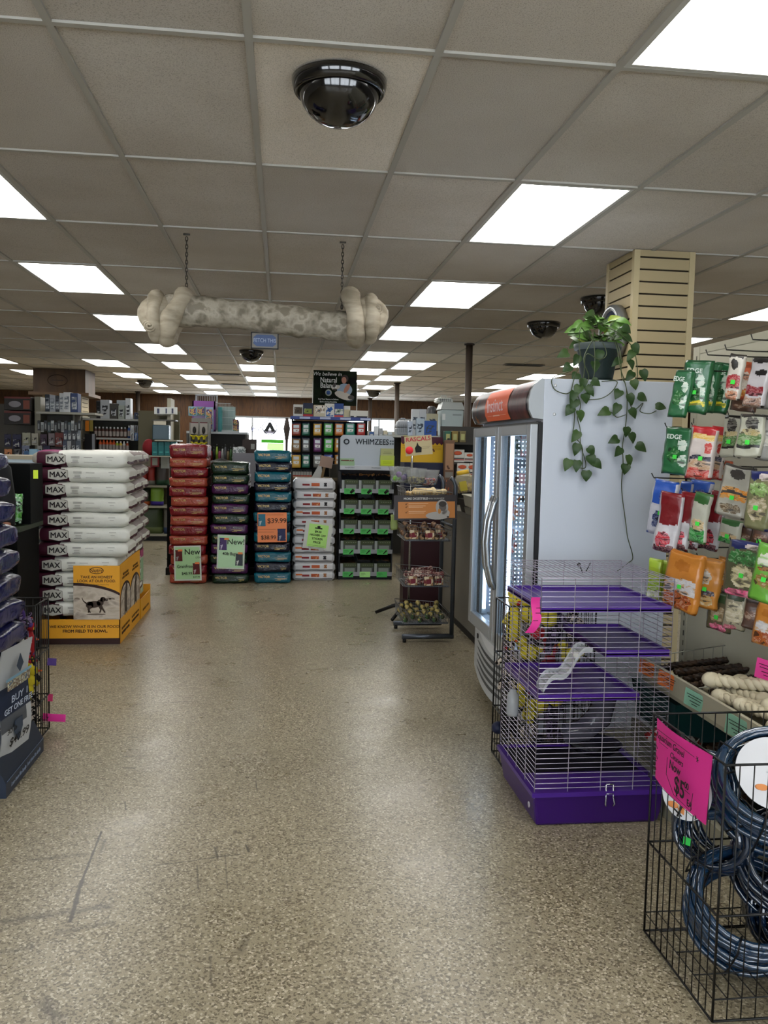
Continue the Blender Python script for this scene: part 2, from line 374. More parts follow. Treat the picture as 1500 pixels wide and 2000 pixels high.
def window(n, x0, x1, y, z0, z1, mull):
    r = bpy.data.objects.new('window_%d' % n, None); C.objects.link(r); tag(r, kind='structure'); r.location = (x0, y, z0)
    b = MB(); W, Hh = x1-x0, z1-z0
    b.box(0, W, 0, .08, 0, .05); b.box(0, W, 0, .08, Hh-.05, Hh); b.box(0, .05, 0, .08, .05, Hh-.05); b.box(W-.05, W, 0, .08, .05, Hh-.05)
    for k in range(1, mull): b.box(W*k/mull-.02, W*k/mull+.02, 0, .08, .05, Hh-.05)
    b.build('frame', alum, r); MB().box(.04, W-.04, .035, .041, .04, Hh-.04).build('pane', glassy('ffffff', .06), r)
window(1, W1[0], W1[1], YB+.04, W1[2], W1[3], 2); window(2, W2[0], W2[1], YB+.04, W2[2], W2[3], 2)
for k, (a, c) in enumerate(FWN): window(3+k, a, c, YF-.12, .5, 2.5, 2)
# ceiling lights: recessed troffers, metal frame and glowing lens
lens = bpy.data.materials.new('lens'); lens.use_nodes = True; bb = lens.node_tree.nodes['Principled BSDF']
bb.inputs['Base Color'].default_value = (.9, .9, .9, 1); bb.inputs['Emission Color'].default_value = (1, .985, .95, 1); bb.inputs['Emission Strength'].default_value = 10.0
fm = MB(); a, c = TW/2-.014, TL/2-.014
fm.box(-a, a, -c, -c+.02, 0, .05); fm.box(-a, a, c-.02, c, 0, .05); fm.box(-a, -a+.02, -c+.02, c-.02, 0, .05); fm.box(a-.02, a, -c+.02, c-.02, 0, .05); fm.box(-a, a, -c, c, .05, .06)
fme = fm.mesh('frame', mat('b9b9b5', .5)); dme = MB().box(-a+.02, a-.02, -c+.02, c-.02, .006, .014).mesh('diffuser', lens)
row_name = {-2: 'first row left of the aisle', 0: 'short middle row by the back wall', 3: 'row just right of the hanging bone', 4: 'short row right of the poster', -4: 'second row to the left', -7: 'third row to the left', 8: 'row above the plant and column', -11: 'far left row', 13: 'far right row'}
cnt = {}
for i, j in sorted(LIGHTS, key=lambda q: (q[0], q[1])):
    k = cnt.get(i, 0); cnt[i] = k+1
    t = thing('ceiling_light', 'white ceiling light panel, %s from the front in %s' % (nth(k), row_name[i]), 'ceiling light', (GX+(i+.5)*TW, GY+(j+.5)*TL, H-.003), 0, 'ceiling light panels')
    inst('frame', fme, t); inst('diffuser', dme, t)
# ============================================================= overhead
blk = mat('060607', .12, spec=.6, coat=.5); blkm = mat('0b0b0c', .5)
hide = ramp_mat(['4e483c', '6e685a', '8f887a', 'a39c8d', '7b7466'], 11, .6, 'noise', 8, .15, const=False, bump=.5)
hide2 = ramp_mat(['5a5244', '877e6c', 'a39986', 'b5ab98'], 5, .6, 'noise', 6, .3, (1, 1, 3), const=False, bump=.4)
BY = 5.39
bone = thing('rawhide_bone', 'giant mottled rawhide bone hanging from the ceiling on two chains', 'dog chew', (-.12, BY, 2.295))
b = MB(); pts = []; rr = []
for k in range(25):
    u = k/24; pts.append((-.60+1.16*u, 0, .022-.05*u+.01*math.sin(u*5))); rr.append(.093+.006*math.sin(u*13)+.004*math.sin(u*29))
b.tube(pts, rr, 20)
for i, v in enumerate(b.v):
    n = noise.noise(Vector(v)*11)*.012; c_ = Vector((v[0], 0, .0)); d = (Vector(v)-c_); b.v[i] = tuple(Vector(v)+d.normalized()*n)
b.build('shaft', hide, bone)
def knot(cx, cz, s, tilt):
    """folded and tied end: a fat loop wrapped over a round fold, with a rolled tip poking out"""
    b = MB()
    def ell(a): return Vector((0, math.cos(a)*.115, math.sin(a)*.138))
    rot = Matrix.Rotation(tilt, 4, 'Y')
    loop = [rot@ell(2*math.pi*k/28)+Vector((cx-s*.078, 0, cz)) for k in range(28)]
    b.tube(loop, [.056+.005*math.sin(k*.9) for k in range(28)], 14, closed=True)
    b.ball((cx+s*.02, -.01, cz+.005), .128, 18, sc=(.98, .9, 1.0))
    lob = [Vector((cx+s*.035, math.cos(a)*.1-.01, cz+math.sin(a)*.115)) for a in [2*math.pi*k/24 for k in range(24)]]
    b.tube(lob, .046, 12, closed=True)
    for i, v in enumerate(b.v):
        n = noise.noise_vector(Vector(v)*9)*.014; b.v[i] = tuple(Vector(v)+n)
    o = b.build('knot', hide2, bone)
    e_ = MB(); q = []
    for k in range(26):
        a = k*.62; r_ = .006+.0013*k; q.append((cx+s*.06+math.cos(a)*r_*1.1, -.135+.0008*k, cz+(.04 if s > 0 else -.075)+math.sin(a)*r_))
    e_.tube(q, .0085, 7); e_.build('rolled_tip', hide2, o)
knot(-.62, -.02, -1, .4); knot(.635, .02, 1, -.15)
for cx, ztop in ((-.475, .48), (.485, .48)):
    b = MB(); n = 17
    for k in range(n):
        z = .085+k*(.395/n); a = (k % 2)*math.pi/2
        lp = [(cx+math.cos(t)*.007*math.cos(a), math.cos(t)*.007*math.sin(a), z+math.sin(t)*.016) for t in [2*math.pi*q/8 for q in range(8)]]
        b.tube(lp, .0028, 4, closed=True)
    b.tube([(cx-.02, 0, .484), (cx+.02, 0, .484)], .006, 6); b.tube([(cx, 0, .07), (cx, 0, .095)], .003, 5)
    b.build('chain', mat('55524c', .5, .7), bone)
fs_ = thing('hanging_sign', 'small framed blue sign hanging below the giant bone', 'sign', (-.114, BY, 2.152))
b = MB(); W_, H_ = .172, .104
for x0, x1, z0, z1 in ((-W_/2, W_/2, -H_/2, -H_/2+.007), (-W_/2, W_/2, H_/2-.007, H_/2), (-W_/2, -W_/2+.007, -H_/2, H_/2), (W_/2-.007, W_/2, -H_/2, H_/2)): b.box(x0, x1, -.006, .006, z0, z1)
b.build('frame', blkm, fs_); MB().box(-.08, .08, -.003, .003, -.047, .047).build('panel', mat('77736c', .5), fs_)
b = MB(); b.prism([(-.07, -.02), (-.05, -.036), (.05, -.036), (.07, -.02), (.07, .02), (.05, .036), (-.05, .036), (-.07, .02)], -.005, -.0035); b.build('blue_patch', mat('44567c', .5), fs_)
txt('FETCH THIS', .034, mat('9aa6bd', .5), fs_, (0, -.006, 0), sx=.78)
b = MB(); b.tube([(-.05, 0, .052), (-.05, 0, .07)], .0015, 4); b.tube([(.05, 0, .052), (.05, 0, .07)], .0015, 4); b.build('hook', mat('aaa9a5', .3, .8), fs_)
dome_b = MB().lathe([(.0, -.150), (.04, -.146), (.075, -.133), (.105, -.112), (.128, -.082), (.140, -.05), (.144, -.02)], 48).mesh('dome', blk)
dome_r = MB().lathe([(.143, -.016), (.146, -.042), (.152, -.044), (.160, -.036), (.167, -.012), (.168, .003), (.14, .003)], 48).mesh('trim_ring', blk)
def dome(px, py, lab, z=H-.004):
    p = onZ(px, py, z); t = thing('security_dome', lab, 'camera dome', (p.x, p.y, z), 0, 'black ceiling domes'); inst('dome', dome_b, t); inst('trim_ring', dome_r, t)
dome(663, 161, 'big black glossy dome nearest on the ceiling, above the aisle'); dome(1062, 632, 'black ceiling dome left of the slatted column above the freezer')
dome(491, 686, 'black ceiling dome partly behind the small hanging sign'); dome(284, 744, 'small black ceiling dome far back on the left'); dome(729, 764, 'small black ceiling dome far back right of the poster')
dome(1173, 584, 'black ceiling dome mostly hidden behind the slatted column')
for px, py, lab in ((438, 731, 'nearer slim black ceiling slot between the middle light rows'), (460, 751, 'farther slim ceiling vent between the middle light rows'), (1023, 713, 'slim dark vent in the ceiling above the freezer sign')):
    p = onZ(px, py, H-.005); t = thing('ceiling_vent', lab, 'vent', (p.x, p.y, H-.012), 0)
    MB().box(-.3, .3, -.09, .09, 0, .006).build('frame', mat('6b6a66', .6), t); b = MB()
    for k in range(4): b.box(-.27, .27, -.07+k*.04, -.05+k*.04, -.004, 0)
    b.build('louvre', mat('151515', .6), t)
for px, py, r_, nm in ((917, 671, .042, 'brown pipe post behind the freezer sign'), (776, 748, .044, 'brown pipe post behind the yellow cardboard sign'), (278, 768, .05, 'dark pipe post before the back wall at left'), (715, 782, .05, 'dark pipe post before the back wall right of the poster')):
    p = onZ(px, py, H); t = thing('support_post', nm, 'post', (p.x, min(p.y, 22), 0))
    MB().tube([(0, 0, 0), (0, 0, H)], r_, 14).build('pipe', mat('3b322b', .55), t); MB().tube([(0, 0, H-.02), (0, 0, H)], r_*1.5, 14).build('collar', mat('2b2420', .6), t)
# slatted column behind the freezer
slat = mat('9c8d6b', .6); slatd = mat('231c12', .9); trimm = mat('a99b78', .5)
def slatcol(x0, x1, y0, y1, z0, z1, name, pitch=.0762):
    r = bpy.data.objects.new(name, None); C.objects.link(r); tag(r, kind='structure')
    MB().box(x0+.012, x1-.012, y0+.012, y1-.012, z0, z1).build('core', slatd, r)
    b = MB(); z = z0
    while z < z1-.01:
        t_ = min(z+pitch-.011, z1)
        b.box(x0+.03, x1-.03, y0, y0+.011, z, t_); b.box(x0, x0+.011, y0+.03, y1-.03, z, t_); b.box(x1-.011, x1, y0+.03, y1-.03, z, t_); z += pitch
    b.build('slat_panel', slat, r)
    b = MB()
    for x, y in ((x0, y0), (x1-.032, y0), (x0, y1-.032), (x1-.032, y1-.032)): b.box(x-.003, x+.035, y-.003, y+.035, z0, z1)
    b.build('corner_trim', trimm, r); return r
slatcol(2.20, 2.60, 5.20, 5.66, 0, H, 'column')
lc = slatcol(-4.3, -3.62, 15.95, 16.5, 0, 2.36, 'column')
b = MB(); b.box(-4.42, -3.52, 15.8, 16.6, 2.36, H); b.build('header_box', ramp_mat(['261706', '38240e', '452f15'], 1.5, .5, 'noise', 4, 1, (6, 6, 1), const=False), lc)
MB().box(-4.48, -3.44, 15.7, 16.7, 2.31, 2.365).build('ledge', mat('4a341a', .5), lc)
b = MB(); b.tube([(-4.0+math.cos(a)*.17, 15.795, 2.58+math.sin(a)*.1) for a in [2*math.pi*k/30 for k in range(30)]], .006, 4, closed=True); b.box(-4.1, -3.9, 15.79, 15.8, 2.57, 2.59); b.build('carved_emblem', mat('2c1a0a', .6), lc)
# round framed sign on the slatted column
p = (2.19, 5.42, 2.28)
t = thing('round_wall_clock', 'round silver rimmed clock with dark red and blue face on the slatted column', 'clock', p)
Mr = Matrix.Rotation(R(-90), 4, 'Y')
MB().lathe([(0, 0), (.19, 0), (.19, .05), (.175, .06), (.155, .06), (.15, .045), (0, .045)], 40, M=Mr).build('rim', mat('8d9091', .3, .7), t)
MB().lathe([(0, .046), (.15, .046), (.15, .048), (0, .048)], 32, M=Mr).build('face', ramp_mat(['1b2437', '232c44', '7b2a24', '8a8f9a'], 9, .3), t)
MB().box(-.054, -.050, -.006, .006, -.02, .11).box(-.054, -.050, -.09, 0, -.006, .006).build('hand', mat('d8d8d8', .4), t)

# ============================================================= stacked bags
def foil(c, rough=.27): return mat(c, rough, bump=(34, .7, .8), spec=.4)
gold = mat('b49a58', .35, .3); whitep = mat('d6d6d4', .5); whitet = mat('cfcfcf', .5)
def bag_kind(w, d, h, cols, seeds, zones=None, amp=.005, pinch=.35, **k):
    return [softbox(w, d, h, 16, 6, 6, 9, pinch, .10, .15, amp, s_, zones, **k).mesh('bag', cols) for s_ in seeds]
def bar_lines(rows, m, th=.003, y0=-.001):
    b = MB()
    for x0, x1, z in rows: b.box(x0, x1, y0, 0, z-th/2, z+th/2)
    return b.mesh('small_print', m)
pr_gold = bar_lines([(.02, .15, .012), (.05, .15, .002), (.03, .12, -.007)], gold)
pr_grey = bar_lines([(.02, .15, .012), (.05, .15, .002), (.03, .12, -.007)], mat('8f8f8f', .5))
def stack(px0, px1, Yf, ybot, tops, order, kinds, desc, d=.55, grp=None, jit=.008, text='VICTOR', tcol=None):
    """tops: pixel rows of every bag top; order: colour key per bag, top first"""
    n = len(order); out = []
    for i in range(n):
        xa, xb = onY(px0, 900, Yf).x, onY(px1, 900, Yf).x; zt = onY((px0+px1)/2, tops[i], Yf).z; zb = onY((px0+px1)/2, tops[i+1], Yf).z if i+1 < len(tops) else 0
        if i == n-1: zb = 0
        h = zt-zb; x = (xa+xb)/2+(rnd.random()-.5)*jit*2.2
        key, cname = order[i]
        t = thing('kibble_bag', '%s, %s bag from the top of the %s' % (cname, ORD[i], desc) if i else '%s, topmost on the %s' % (cname, desc), 'pet food bag', (x, Yf+d/2+(rnd.random()-.5)*jit, (zt+zb)/2), (rnd.random()-.5)*.05, grp)
        me = kinds[key][i % len(kinds[key])]
        o = inst('sack', me, t, scale=(1, 1, h/.100)); out.append((t, h, x))
    return out
sd = (1, 2, 3)
wR = onY(403, 900, 9.14).x-onY(331, 900, 9.14).x
K = {}
seam = mat('9b9fa2', .3, .2)
def kz(tag_, a, b_): return 1 if abs(a) > .955 else 0
for k, c_ in (('red', '70101a'), ('org', '96402e'), ('grn', '0e2617'), ('pur', '3b1440'), ('tea', '0b5566'), ('nav', '0a0c20')):
    K[k] = bag_kind(wR+.004, .55, .104, [foil(c_), foil(c_)], sd, None, .009, .12)
def v_text(lst, cols2, second, tm):
    for i, (t, h, x) in enumerate(lst):
        txt('VICTOR', .034, gold, t, (-.095, -.279, .012), sx=1.05, bold=.001); txt(second[i % len(second)], .02, tm, t, (.09, -.279, .016), shear=.3); inst('small_print', pr_gold, t, (0, -.278, -.016))
def seqpx(top, bot, n, first=1.25):
    u = (bot-top)/(n-1+first); return [top]+[top+u*(first+i) for i in range(n)]
o1 = [('red', 'glossy red kibble bag')]+[('org', 'orange-red kibble bag') if i % 2 == 0 else ('red', 'deep red kibble bag') for i in range(13)]
v_text(stack(332, 403, 9.14, 1141, seqpx(868, 1141, 14, 1.4), o1, K, 'red and orange stack', grp='red and orange kibble bags'), 0, ['Grain Free', 'Purpose'], mat('c9a9a0', .5))
oc = ['grn', 'grn', 'pur', 'grn', 'pur', 'grn', 'pur', 'grn', 'pur', 'grn', 'pur', 'grn']
v_text(stack(412, 487, 9.14, 1141, seqpx(903, 1141, 12, 1.2), [(c_, 'dark green kibble bag' if c_ == 'grn' else 'purple kibble bag') for c_ in oc], K, 'green and purple stack', grp='green and purple kibble bags'), 0, ['Performance'], mat('a9b8a9', .5))
v_text(stack(495, 572, 9.16, 1138, seqpx(880, 1138, 13, 1.15), [('tea', 'teal kibble bag') if i % 2 == 0 else ('nav', 'navy kibble bag') for i in range(13)], K, 'teal and navy stack', grp='teal and navy kibble bags'), 0, ['Nutra Pro', 'Hi-Pro Plus'], mat('b9c3cc', .5))
# white bags with puckered ends
wc = [mat('c4c5c8', .35, bump=(20, .4)), mat('6f7073', .4), mat('a6a7ab', .3, bump=(30, .8))]
def wz(tg, a, b_): return 2 if tg in 'lr' or abs(a) > .86 else (1 if tg == 'f' and -.75 < b_ < -.25 else 0)
K['wht'] = bag_kind(.47, .5, .112, wc, sd, wz, .006, .5)
cap_o = mat('b5552b', .5); cap_r = mat('7d1f25', .5); cap_dk = mat('202024', .5)
tops = seqpx(937, 1135, 11, 1.35)
for i, (t, h, x) in enumerate(stack(575, 655, 9.36, 1135, tops, [('wht', 'white and grey kibble bag') for _ in range(11)], K, 'white stack', d=.5, grp='white kibble bags')):
    MB().box(-.13, -.05, -.256, -.252, 0, .022).build('red_label', cap_r, t); MB().box(-.03, .06, -.257, -.252, -.004, .03).build('picture_label', ramp_mat(['7b2a18', 'a4502c', 'c68a5a'], 30, .5) if i % 3 else cap_o, t)
    b = MB(); b.ball((.125, -.256, .02), .013, 8, sc=(1, .25, 1.2)); b.ball((.112, -.255, .026), .006, 6, sc=(.8, .3, 1.6)); b.ball((.138, -.255, .026), .006, 6, sc=(.8, .3, 1.6)); b.box(.108, .142, -.257, -.252, -.006, .01); b.build('dog_picture', cap_dk if i in (0, 2, 8) else mat('9a6a48', .5), t)
    if i in (3, 5, 7, 8, 10): MB().box(-.2, -.13, -.255, -.25, .012, .03).build('orange_flash', mat('c8662c', .5), t)
# paper signs taped on the stacks
def paper(name, label, box, Yp, m, cat='sign', rotz=0, roty=0, curl=.004, inner=None, group=None):
    x0, y0, x1, y1 = box; a = onY(x0, (y0+y1)/2, Yp); c_ = onY(x1, (y0+y1)/2, Yp); u = onY((x0+x1)/2, y0, Yp); l = onY((x0+x1)/2, y1, Yp)
    w_, h_ = c_.x-a.x, u.z-l.z
    t = thing(name, label, cat, ((a.x+c_.x)/2, Yp, (u.z+l.z)/2), rotz, group); t.rotation_euler = (0, roty, rotz)
    card('sheet', w_, h_, m, t, curl=curl)
    if inner: card('inner_sheet', w_*inner[0], h_*inner[1], inner[2], t, (0, -.003, 0), curl=curl)
    return t, w_, h_
ink = mat('151515', .7); pgreen = mat('a8cf9c', .7); pwhite = mat('c9cfc8', .7)
minib = lambda c_, p_: softbox(.06, .012, .10, 4, 3, 6, 4, .2, .2).build('bag_picture', c_, p_)
def pic(w_, h_, m_, p_, loc, name='bag_picture'): return MB().prism([(-w_/2, -h_/2), (w_/2, -h_/2), (w_*.46, h_*.35), (w_/2, h_/2), (-w_/2, h_/2), (-w_*.46, h_*.3)], -.002, 0).build(name, m_, p_, loc)
t, W_, H_ = paper('price_sign', 'pale green handwritten sign on the red stack', (340, 1066, 393, 1134), 9.11, pwhite, inner=(.9, .92, pgreen), roty=R(-1.5))
txt('New', .085, ink, t, (.05, -.006, .12), bold=.0015); txt('USA', .03, ink, t, (.11, -.006, .06), shear=.3); txt('GrainFree', .05, ink, t, (-.03, -.006, -.035), sx=.8, bold=.001); txt('$48.99', .04, ink, t, (-.01, -.006, -.11), bold=.001); txt('$47.99', .026, ink, t, (.09, -.006, -.15))
pic(.075, .12, ramp_mat(['2a1a22', '5a1a1c', '8f8a8a'], 20), t, (-.09, -.005, .085)); pic(.075, .12, ramp_mat(['3a1418', '5a1a1c', 'a89a9a'], 20), t, (.09, -.005, -.06)); pic(.05, .02, mat('e07a45', .6), t, (-.075, -.008, .14), 'orange_tab'); pic(.05, .02, mat('e07a45', .6), t, (.1, -.008, 0), 'orange_tab')
t, W_, H_ = paper('price_sign', 'pale green handwritten sign on the green and purple stack', (424, 1045, 478, 1111), 9.11, pwhite, inner=(.9, .93, mat('b6dcb4', .7)), roty=R(1.5))
txt('New!', .085, ink, t, (.05, -.006, .11), bold=.0015); txt('40lb Bag', .05, ink, t, (-.02, -.006, -.02), sx=.8, bold=.001)
pic(.08, .13, ramp_mat(['2a2440', '4b3a6a', 'b9b3c9'], 20), t, (-.085, -.005, .085)); pic(.08, .13, ramp_mat(['20222a', '3b4048', 'c5c8c4'], 20), t, (.09, -.005, -.08)); pic(.05, .022, mat('e08a55', .6), t, (-.05, -.008, .14), 'orange_tab'); pic(.05, .022, mat('e08a55', .6), t, (.1, -.008, -.01), 'orange_tab')
t, W_, H_ = paper('price_sign', 'orange handwritten price sign on the teal and navy stack', (503, 1001, 560, 1059), 9.12, mat('e58a5c', .7), roty=R(-1))
txt('$39.99', .075, ink, t, (.05, -.005, .07), bold=.001); txt('$38.99', .06, ink, t, (-.04, -.005, -.11), bold=.001)
lines_mesh([(-.06, .12, .135), (-.15, .04, -.02), (-.15, .02, -.05)], ink, t, (0, -.005, 0), (0, 0, 0)); pic(.08, .13, ramp_mat(['163848', '2b6a80', 'a8b8bc'], 20), t, (-.11, -.004, .08)); pic(.09, .13, ramp_mat(['10142a', '252a50', '8890a0'], 20), t, (.1, -.004, -.08))
t, W_, H_ = paper('price_sign', 'lime sign with white border hanging on the white stack', (594, 1020, 647, 1073), 9.32, mat('c4c8c2', .6), inner=(.72, .84, mat('aee07e', .7)), roty=R(7))
for k, s_ in enumerate(('$4.00', 'HIGHER OFF', 'STICKER', 'PRICE')): txt(s_, .032, ink, t, (0, -.006, .045-k*.04), bold=.001)
b = MB(); b.ball((0, -.006, .1), .012, 8, sc=(1.6, .3, 1)); b.box(-.04, .04, -.007, -.004, .078, .09); b.build('emblem', ink, t)
lines_mesh([(-.09, .09, -.11), (-.09, .09, -.125), (-.09, .09, -.14)], ink, t, (0, -.005, 0), (0, 0, 0))

# ============================================================= chew rack with fifteen bins
WX0, WX1, WY = .652, 1.262, 9.44
rk = thing('treat_rack', 'grey chew rack with white header board and five rows of bins', 'display rack', ((WX0+WX1)/2, WY, 0))
hw = (WX1-WX0)/2; gm = mat('1b1d22', .6); silver = mat('8f9196', .4, .3)
b = MB(); b.box(-hw, -hw+.012, 0, .42, 0, 1.22); b.box(hw-.012, hw, 0, .42, 0, 1.22); b.box(-hw, hw, .40, .42, 0, 1.60); b.box(-hw, hw, .02, .42, 0, .05); b.build('frame', gm, rk)
SR = [onY(712, y, WY).z for y in (959, 998, 1037, 1077, 1121)]
for z in SR:
    MB().box(-hw+.012, hw-.012, .0, .40, z-.02, z-.008).build('shelf', gm, rk); s_ = MB().box(-hw, hw, -.012, .0, z-.022, z+.022).build('price_rail', silver, rk)
hb = MB(); zz0, zz1 = onY(712, 912, WY).z, onY(712, 850, WY).z
hb.prism([(-hw, zz0), (hw, zz0), (hw, zz1-.03), (hw-.03, zz1), (-hw+.03, zz1), (-hw, zz1-.03)], .05, .065); o = hb.build('header_board', mat('aab3bd', .35), rk)
serif = mat('1d2730', .5)
txt('WHIMZEES', .088, serif, o, (.055, .045, zz1-.075), sx=.88, bold=.0015)
b = MB(); b.tube([(-.235+math.cos(a)*.026, .045, zz1-.075+math.sin(a)*.026) for a in [2*math.pi*k/20 for k in range(20)]], .008, 6, closed=True); b.build('ring_emblem', serif, o)
b = MB()
for dx, dz in ((0, 0), (.026, 0), (0, -.03), (.026, -.03)): b.box(.255+dx, .274+dx, .046, .05, zz1-.07+dz, zz1-.052+dz)
b.build('feature_icons', mat('55616b', .5), o)
MB().box(-hw, hw, -.01, .05, zz0-.035, zz0+.012).build('header_rail', mat('b8bdc4', .4), rk)
txt('WHIMZEES', .022, serif, rk, (-.2, -.013, zz0-.01)); txt('WHIMZEES', .022, serif, rk, (.1, -.013, zz0-.01))
b = MB(); b.add([(-hw, .0, zz0-.035), (hw, .0, zz0-.035), (hw, .2, zz0-.16), (-hw, .2, zz0-.16)], [(0, 3, 2, 1)]); b.build('sloped_panel', mat('3a3e46', .45), rk)
olive = mat('414b33', .6); cgrn = mat('4fae5a', .65); lblw = mat('8f9694', .5); bgrey = mat('474b4a', .55)
bw = (2*hw-.03)/3
dark_chew = ramp_mat(['1a120b', '2e2014', '4a3420', '140e08'], 60, .6, 'voronoi'); tan_chew = ramp_mat(['3a2514', '6d4a28', '8a6236', '2a1a0e'], 60, .6, 'voronoi')
for r_ in range(5):
    zb = SR[r_]-.008
    for c_ in range(3):
        x = (WX0+WX1)/2-hw+.015+bw*(c_+.5); col = ('left', 'middle', 'right')[c_]
        t = thing('treat_bin', '%s bin in the %s row of the chew rack, green tag' % (col, ('top', 'second', 'third', 'fourth', 'bottom')[r_]), 'treat bin', (x, WY, zb), 0, 'bins of the chew rack')
        hb_ = .125; a = bw/2-.004
        b = MB(); b.box(-a, a, .0, .006, 0, hb_); b.box(-a, a, .3, .306, 0, .19); b.prism([(.006, 0), (.3, 0), (.3, .19), (.006, hb_)], -a, -a+.004, 'x'); b.prism([(.006, 0), (.3, 0), (.3, .19), (.006, hb_)], a-.004, a, 'x'); b.box(-a, a, .006, .3, 0, .005)
        b.build('box', bgrey, t)
        MB().box(-a+.035, a, -.003, 0, .085, hb_+.008).build('olive_band', olive, t); b = MB()
        for q in range(5): b.box(-a+.06+q*.026, -a+.075+q*.026, -.0045, -.003, .108, .111)
        b.build('print', mat('9aa08a', .6), t)
        MB().box(-a, -a+.03, -.004, 0, .01, hb_+.004).build('side_label', lblw, t); MB().box(-a+.05, a-.02, -.003, 0, .03, .075).build('front_label', mat('7d8580', .5), t)
        o = card('price_card', .12, .062, cgrn if (r_, c_) != (4, 1) else mat('a6e08a', .6), t, (-.005, -.016, .004), (R(-6), 0, 0))
        lines_mesh([(-.05, .0, .016), (-.045, .01, .006), (-.05, -.01, -.006)], mat('1d4a22', .7), o, (0, -.001, 0), (0, 0, 0), 'scribble', .003)
        if (r_, c_) not in ((4, 1), (4, 2)):
            b = MB(); b.tube([(.012, 0, -.02), (.05, 0, .018)], [.005, .008] if r_ else [.014, .018], 7); b.v = [(v[0], v[1]*.2-.002, v[2]) for v in b.v]; b.build('chew_picture', mat('14110d', .7), o)
        s_ = rnd.random()*50; hh = (.15, .10, .12, .12, .13)[r_]-(0.05 if (r_, c_) in ((2, 1), (4, 0), (1, 1)) else 0)
        ch = MB().grid(lambda u, v: ((u-.5)*2*(a-.006), .008+v*.288, hh+.035+.05*v+.03*noise.noise(Vector((u*9, v*14, s_)))), 12, 10)
        tag(ch.build('loose_chews', tan_chew if r_ == 0 and c_ > 0 else dark_chew, t), kind='stuff')
for (x, lab, nm) in ((-.225, 'pale green leaflet box on top ledge of the chew rack', 0), ):
    t = thing('leaflet_box', lab, 'box', ((WX0+WX1)/2+x, WY-.005, zz0+.012)); MB().box(-.08, .08, 0, .05, 0, .012).box(-.08, .08, 0, .004, .012, .05).box(-.08, .08, .045, .05, .012, .08).build('tray', mat('8fae8a', .5), t); MB().box(-.07, .07, .006, .04, .013, .065).build('leaflets', ramp_mat(['2d4b3a', '6d3a2a', 'b0b8b0'], 40), t)
t = thing('leaflet_holder', 'lime yellow leaflet holder at the right of the white header board', 'leaflet holder', ((WX0+WX1)/2+.225, WY-.005, zz0+.012))
MB().box(-.08, .08, 0, .04, 0, .12).build('pocket', glassy('d9e87a', .6, .3), t); MB().box(-.075, .075, .01, .03, .01, .20).build('leaflets', mat('a8ac7c', .6), t); MB().box(-.072, .072, -.003, 0, .01, .07).build('front_label', mat('b9cf2e', .6), t)
lines_mesh([(-.05, .05, .05), (-.05, .05, .035), (-.04, .04, .16), (-.05, .05, .145)], ink, t, (0, -.004, 0), (0, 0, 0))

# ============================================================= black treat gondola with the poster
NY = 11.5; NX0, NX1 = .129, 1.15
g = thing('treat_gondola', 'black free-standing treat gondola with bagged treats under the dark poster', 'display rack', ((NX0+NX1)/2, NY, 0)); hw = (NX1-NX0)/2
dk = mat('1f1e1c', .7); b = MB(); b.box(-hw, hw, .25, .30, 0, 1.85); b.box(-hw, -hw+.02, -.1, .3, 0, 1.86); b.box(hw-.02, hw, -.1, .3, 0, 1.86); b.box(-hw, hw, -.1, .25, 0, .12); b.build('back_panel', dk, g)
MB().box(-hw-.02, hw+.02, -.2, .3, 1.86, 1.885).build('top_shelf', dk, g); rl = MB().box(-hw-.02, hw+.02, -.212, -.2, 1.855, 1.895).build('price_rail', mat('2c3f84', .4), g)
b = MB()
for k in range(4): b.box(-hw+.1+k*.27, -hw+.24+k*.27, -.214, -.212, 1.862, 1.888)
b.build('rail_label', mat('a9b4cf', .5), rl)
for k, z in enumerate((1.35, 1.05, .75, .45)): MB().box(-hw+.02, hw-.02, -.05, .25, z-.02, z).build('shelf', dk, g)
def pouch_mesh(w_, h_, cols, zones, seed=0, t_=.03, n=(6, 4, 10), amp=.003, pinch=.75):
    def mf(tg, a, b_):       # upright: a runs bottom(-1) to top(+1); in upright mode b_ on t/b faces is width
        for z0, z1, x0, x1, mi in zones:
            if z0 <= a <= z1 and (tg in 'tb' and x0 <= (b_ if tg == 't' else b_) <= x1 or tg not in 'tb' and x0 <= -1 and x1 >= 1): return mi
        return 0
    return softbox(h_, w_, t_, n[2], n[0], 2, 3, pinch, .12, 0, amp, seed, mf, upright=True).mesh('pouch', cols)
def fx(sb):  # upright softbox builds (y, z, x): width is x, thickness is y
    return sb
pcount = 0
foilb = lambda c_: mat(c_, .3, bump=(18, .35), spec=.6)
def bagm(c_, w_=.1, h_=.15, c2='b9c2c6', c3=None, seed=0, key=None):
    cols = [foilb(c_), foilb('141c33'), foilb(c2), ramp_mat([c3 or c_, 'cfd3d0', '2b2f2a'], 45, .4)]
    return pouch_mesh(w_, h_, cols, [(.72, 1, -1, 1, 1), (.2, .55, -.75, .75, 2), (-.45, .05, -.7, .7, 3)], seed)
rows = [(825, 851, [('8a3b24', 'rust'), ('23604d', 'teal'), ('b58a2e', 'amber'), ('3c8c3c', 'green'), ('b56c2e', 'orange'), ('1f7a66', 'teal green'), ('a62c28', 'red')]),
        (854, 883, [('7a5a2c', 'brown'), ('4a4a4a', 'grey'), ('5b2a5c', 'purple'), ('3fa03a', 'bright green'), ('b9802c', 'orange'), ('2d6f8c', 'blue'), ('8a3b24', 'rust')]),
        (886, 905, [('c09a3c', 'amber'), ('2a6a58', 'teal'), ('6a6a66', 'grey'), ('243a8c', 'blue'), ('b07a3a', 'tan'), ('444444', 'grey'), ('3c6c3c', 'green')])]
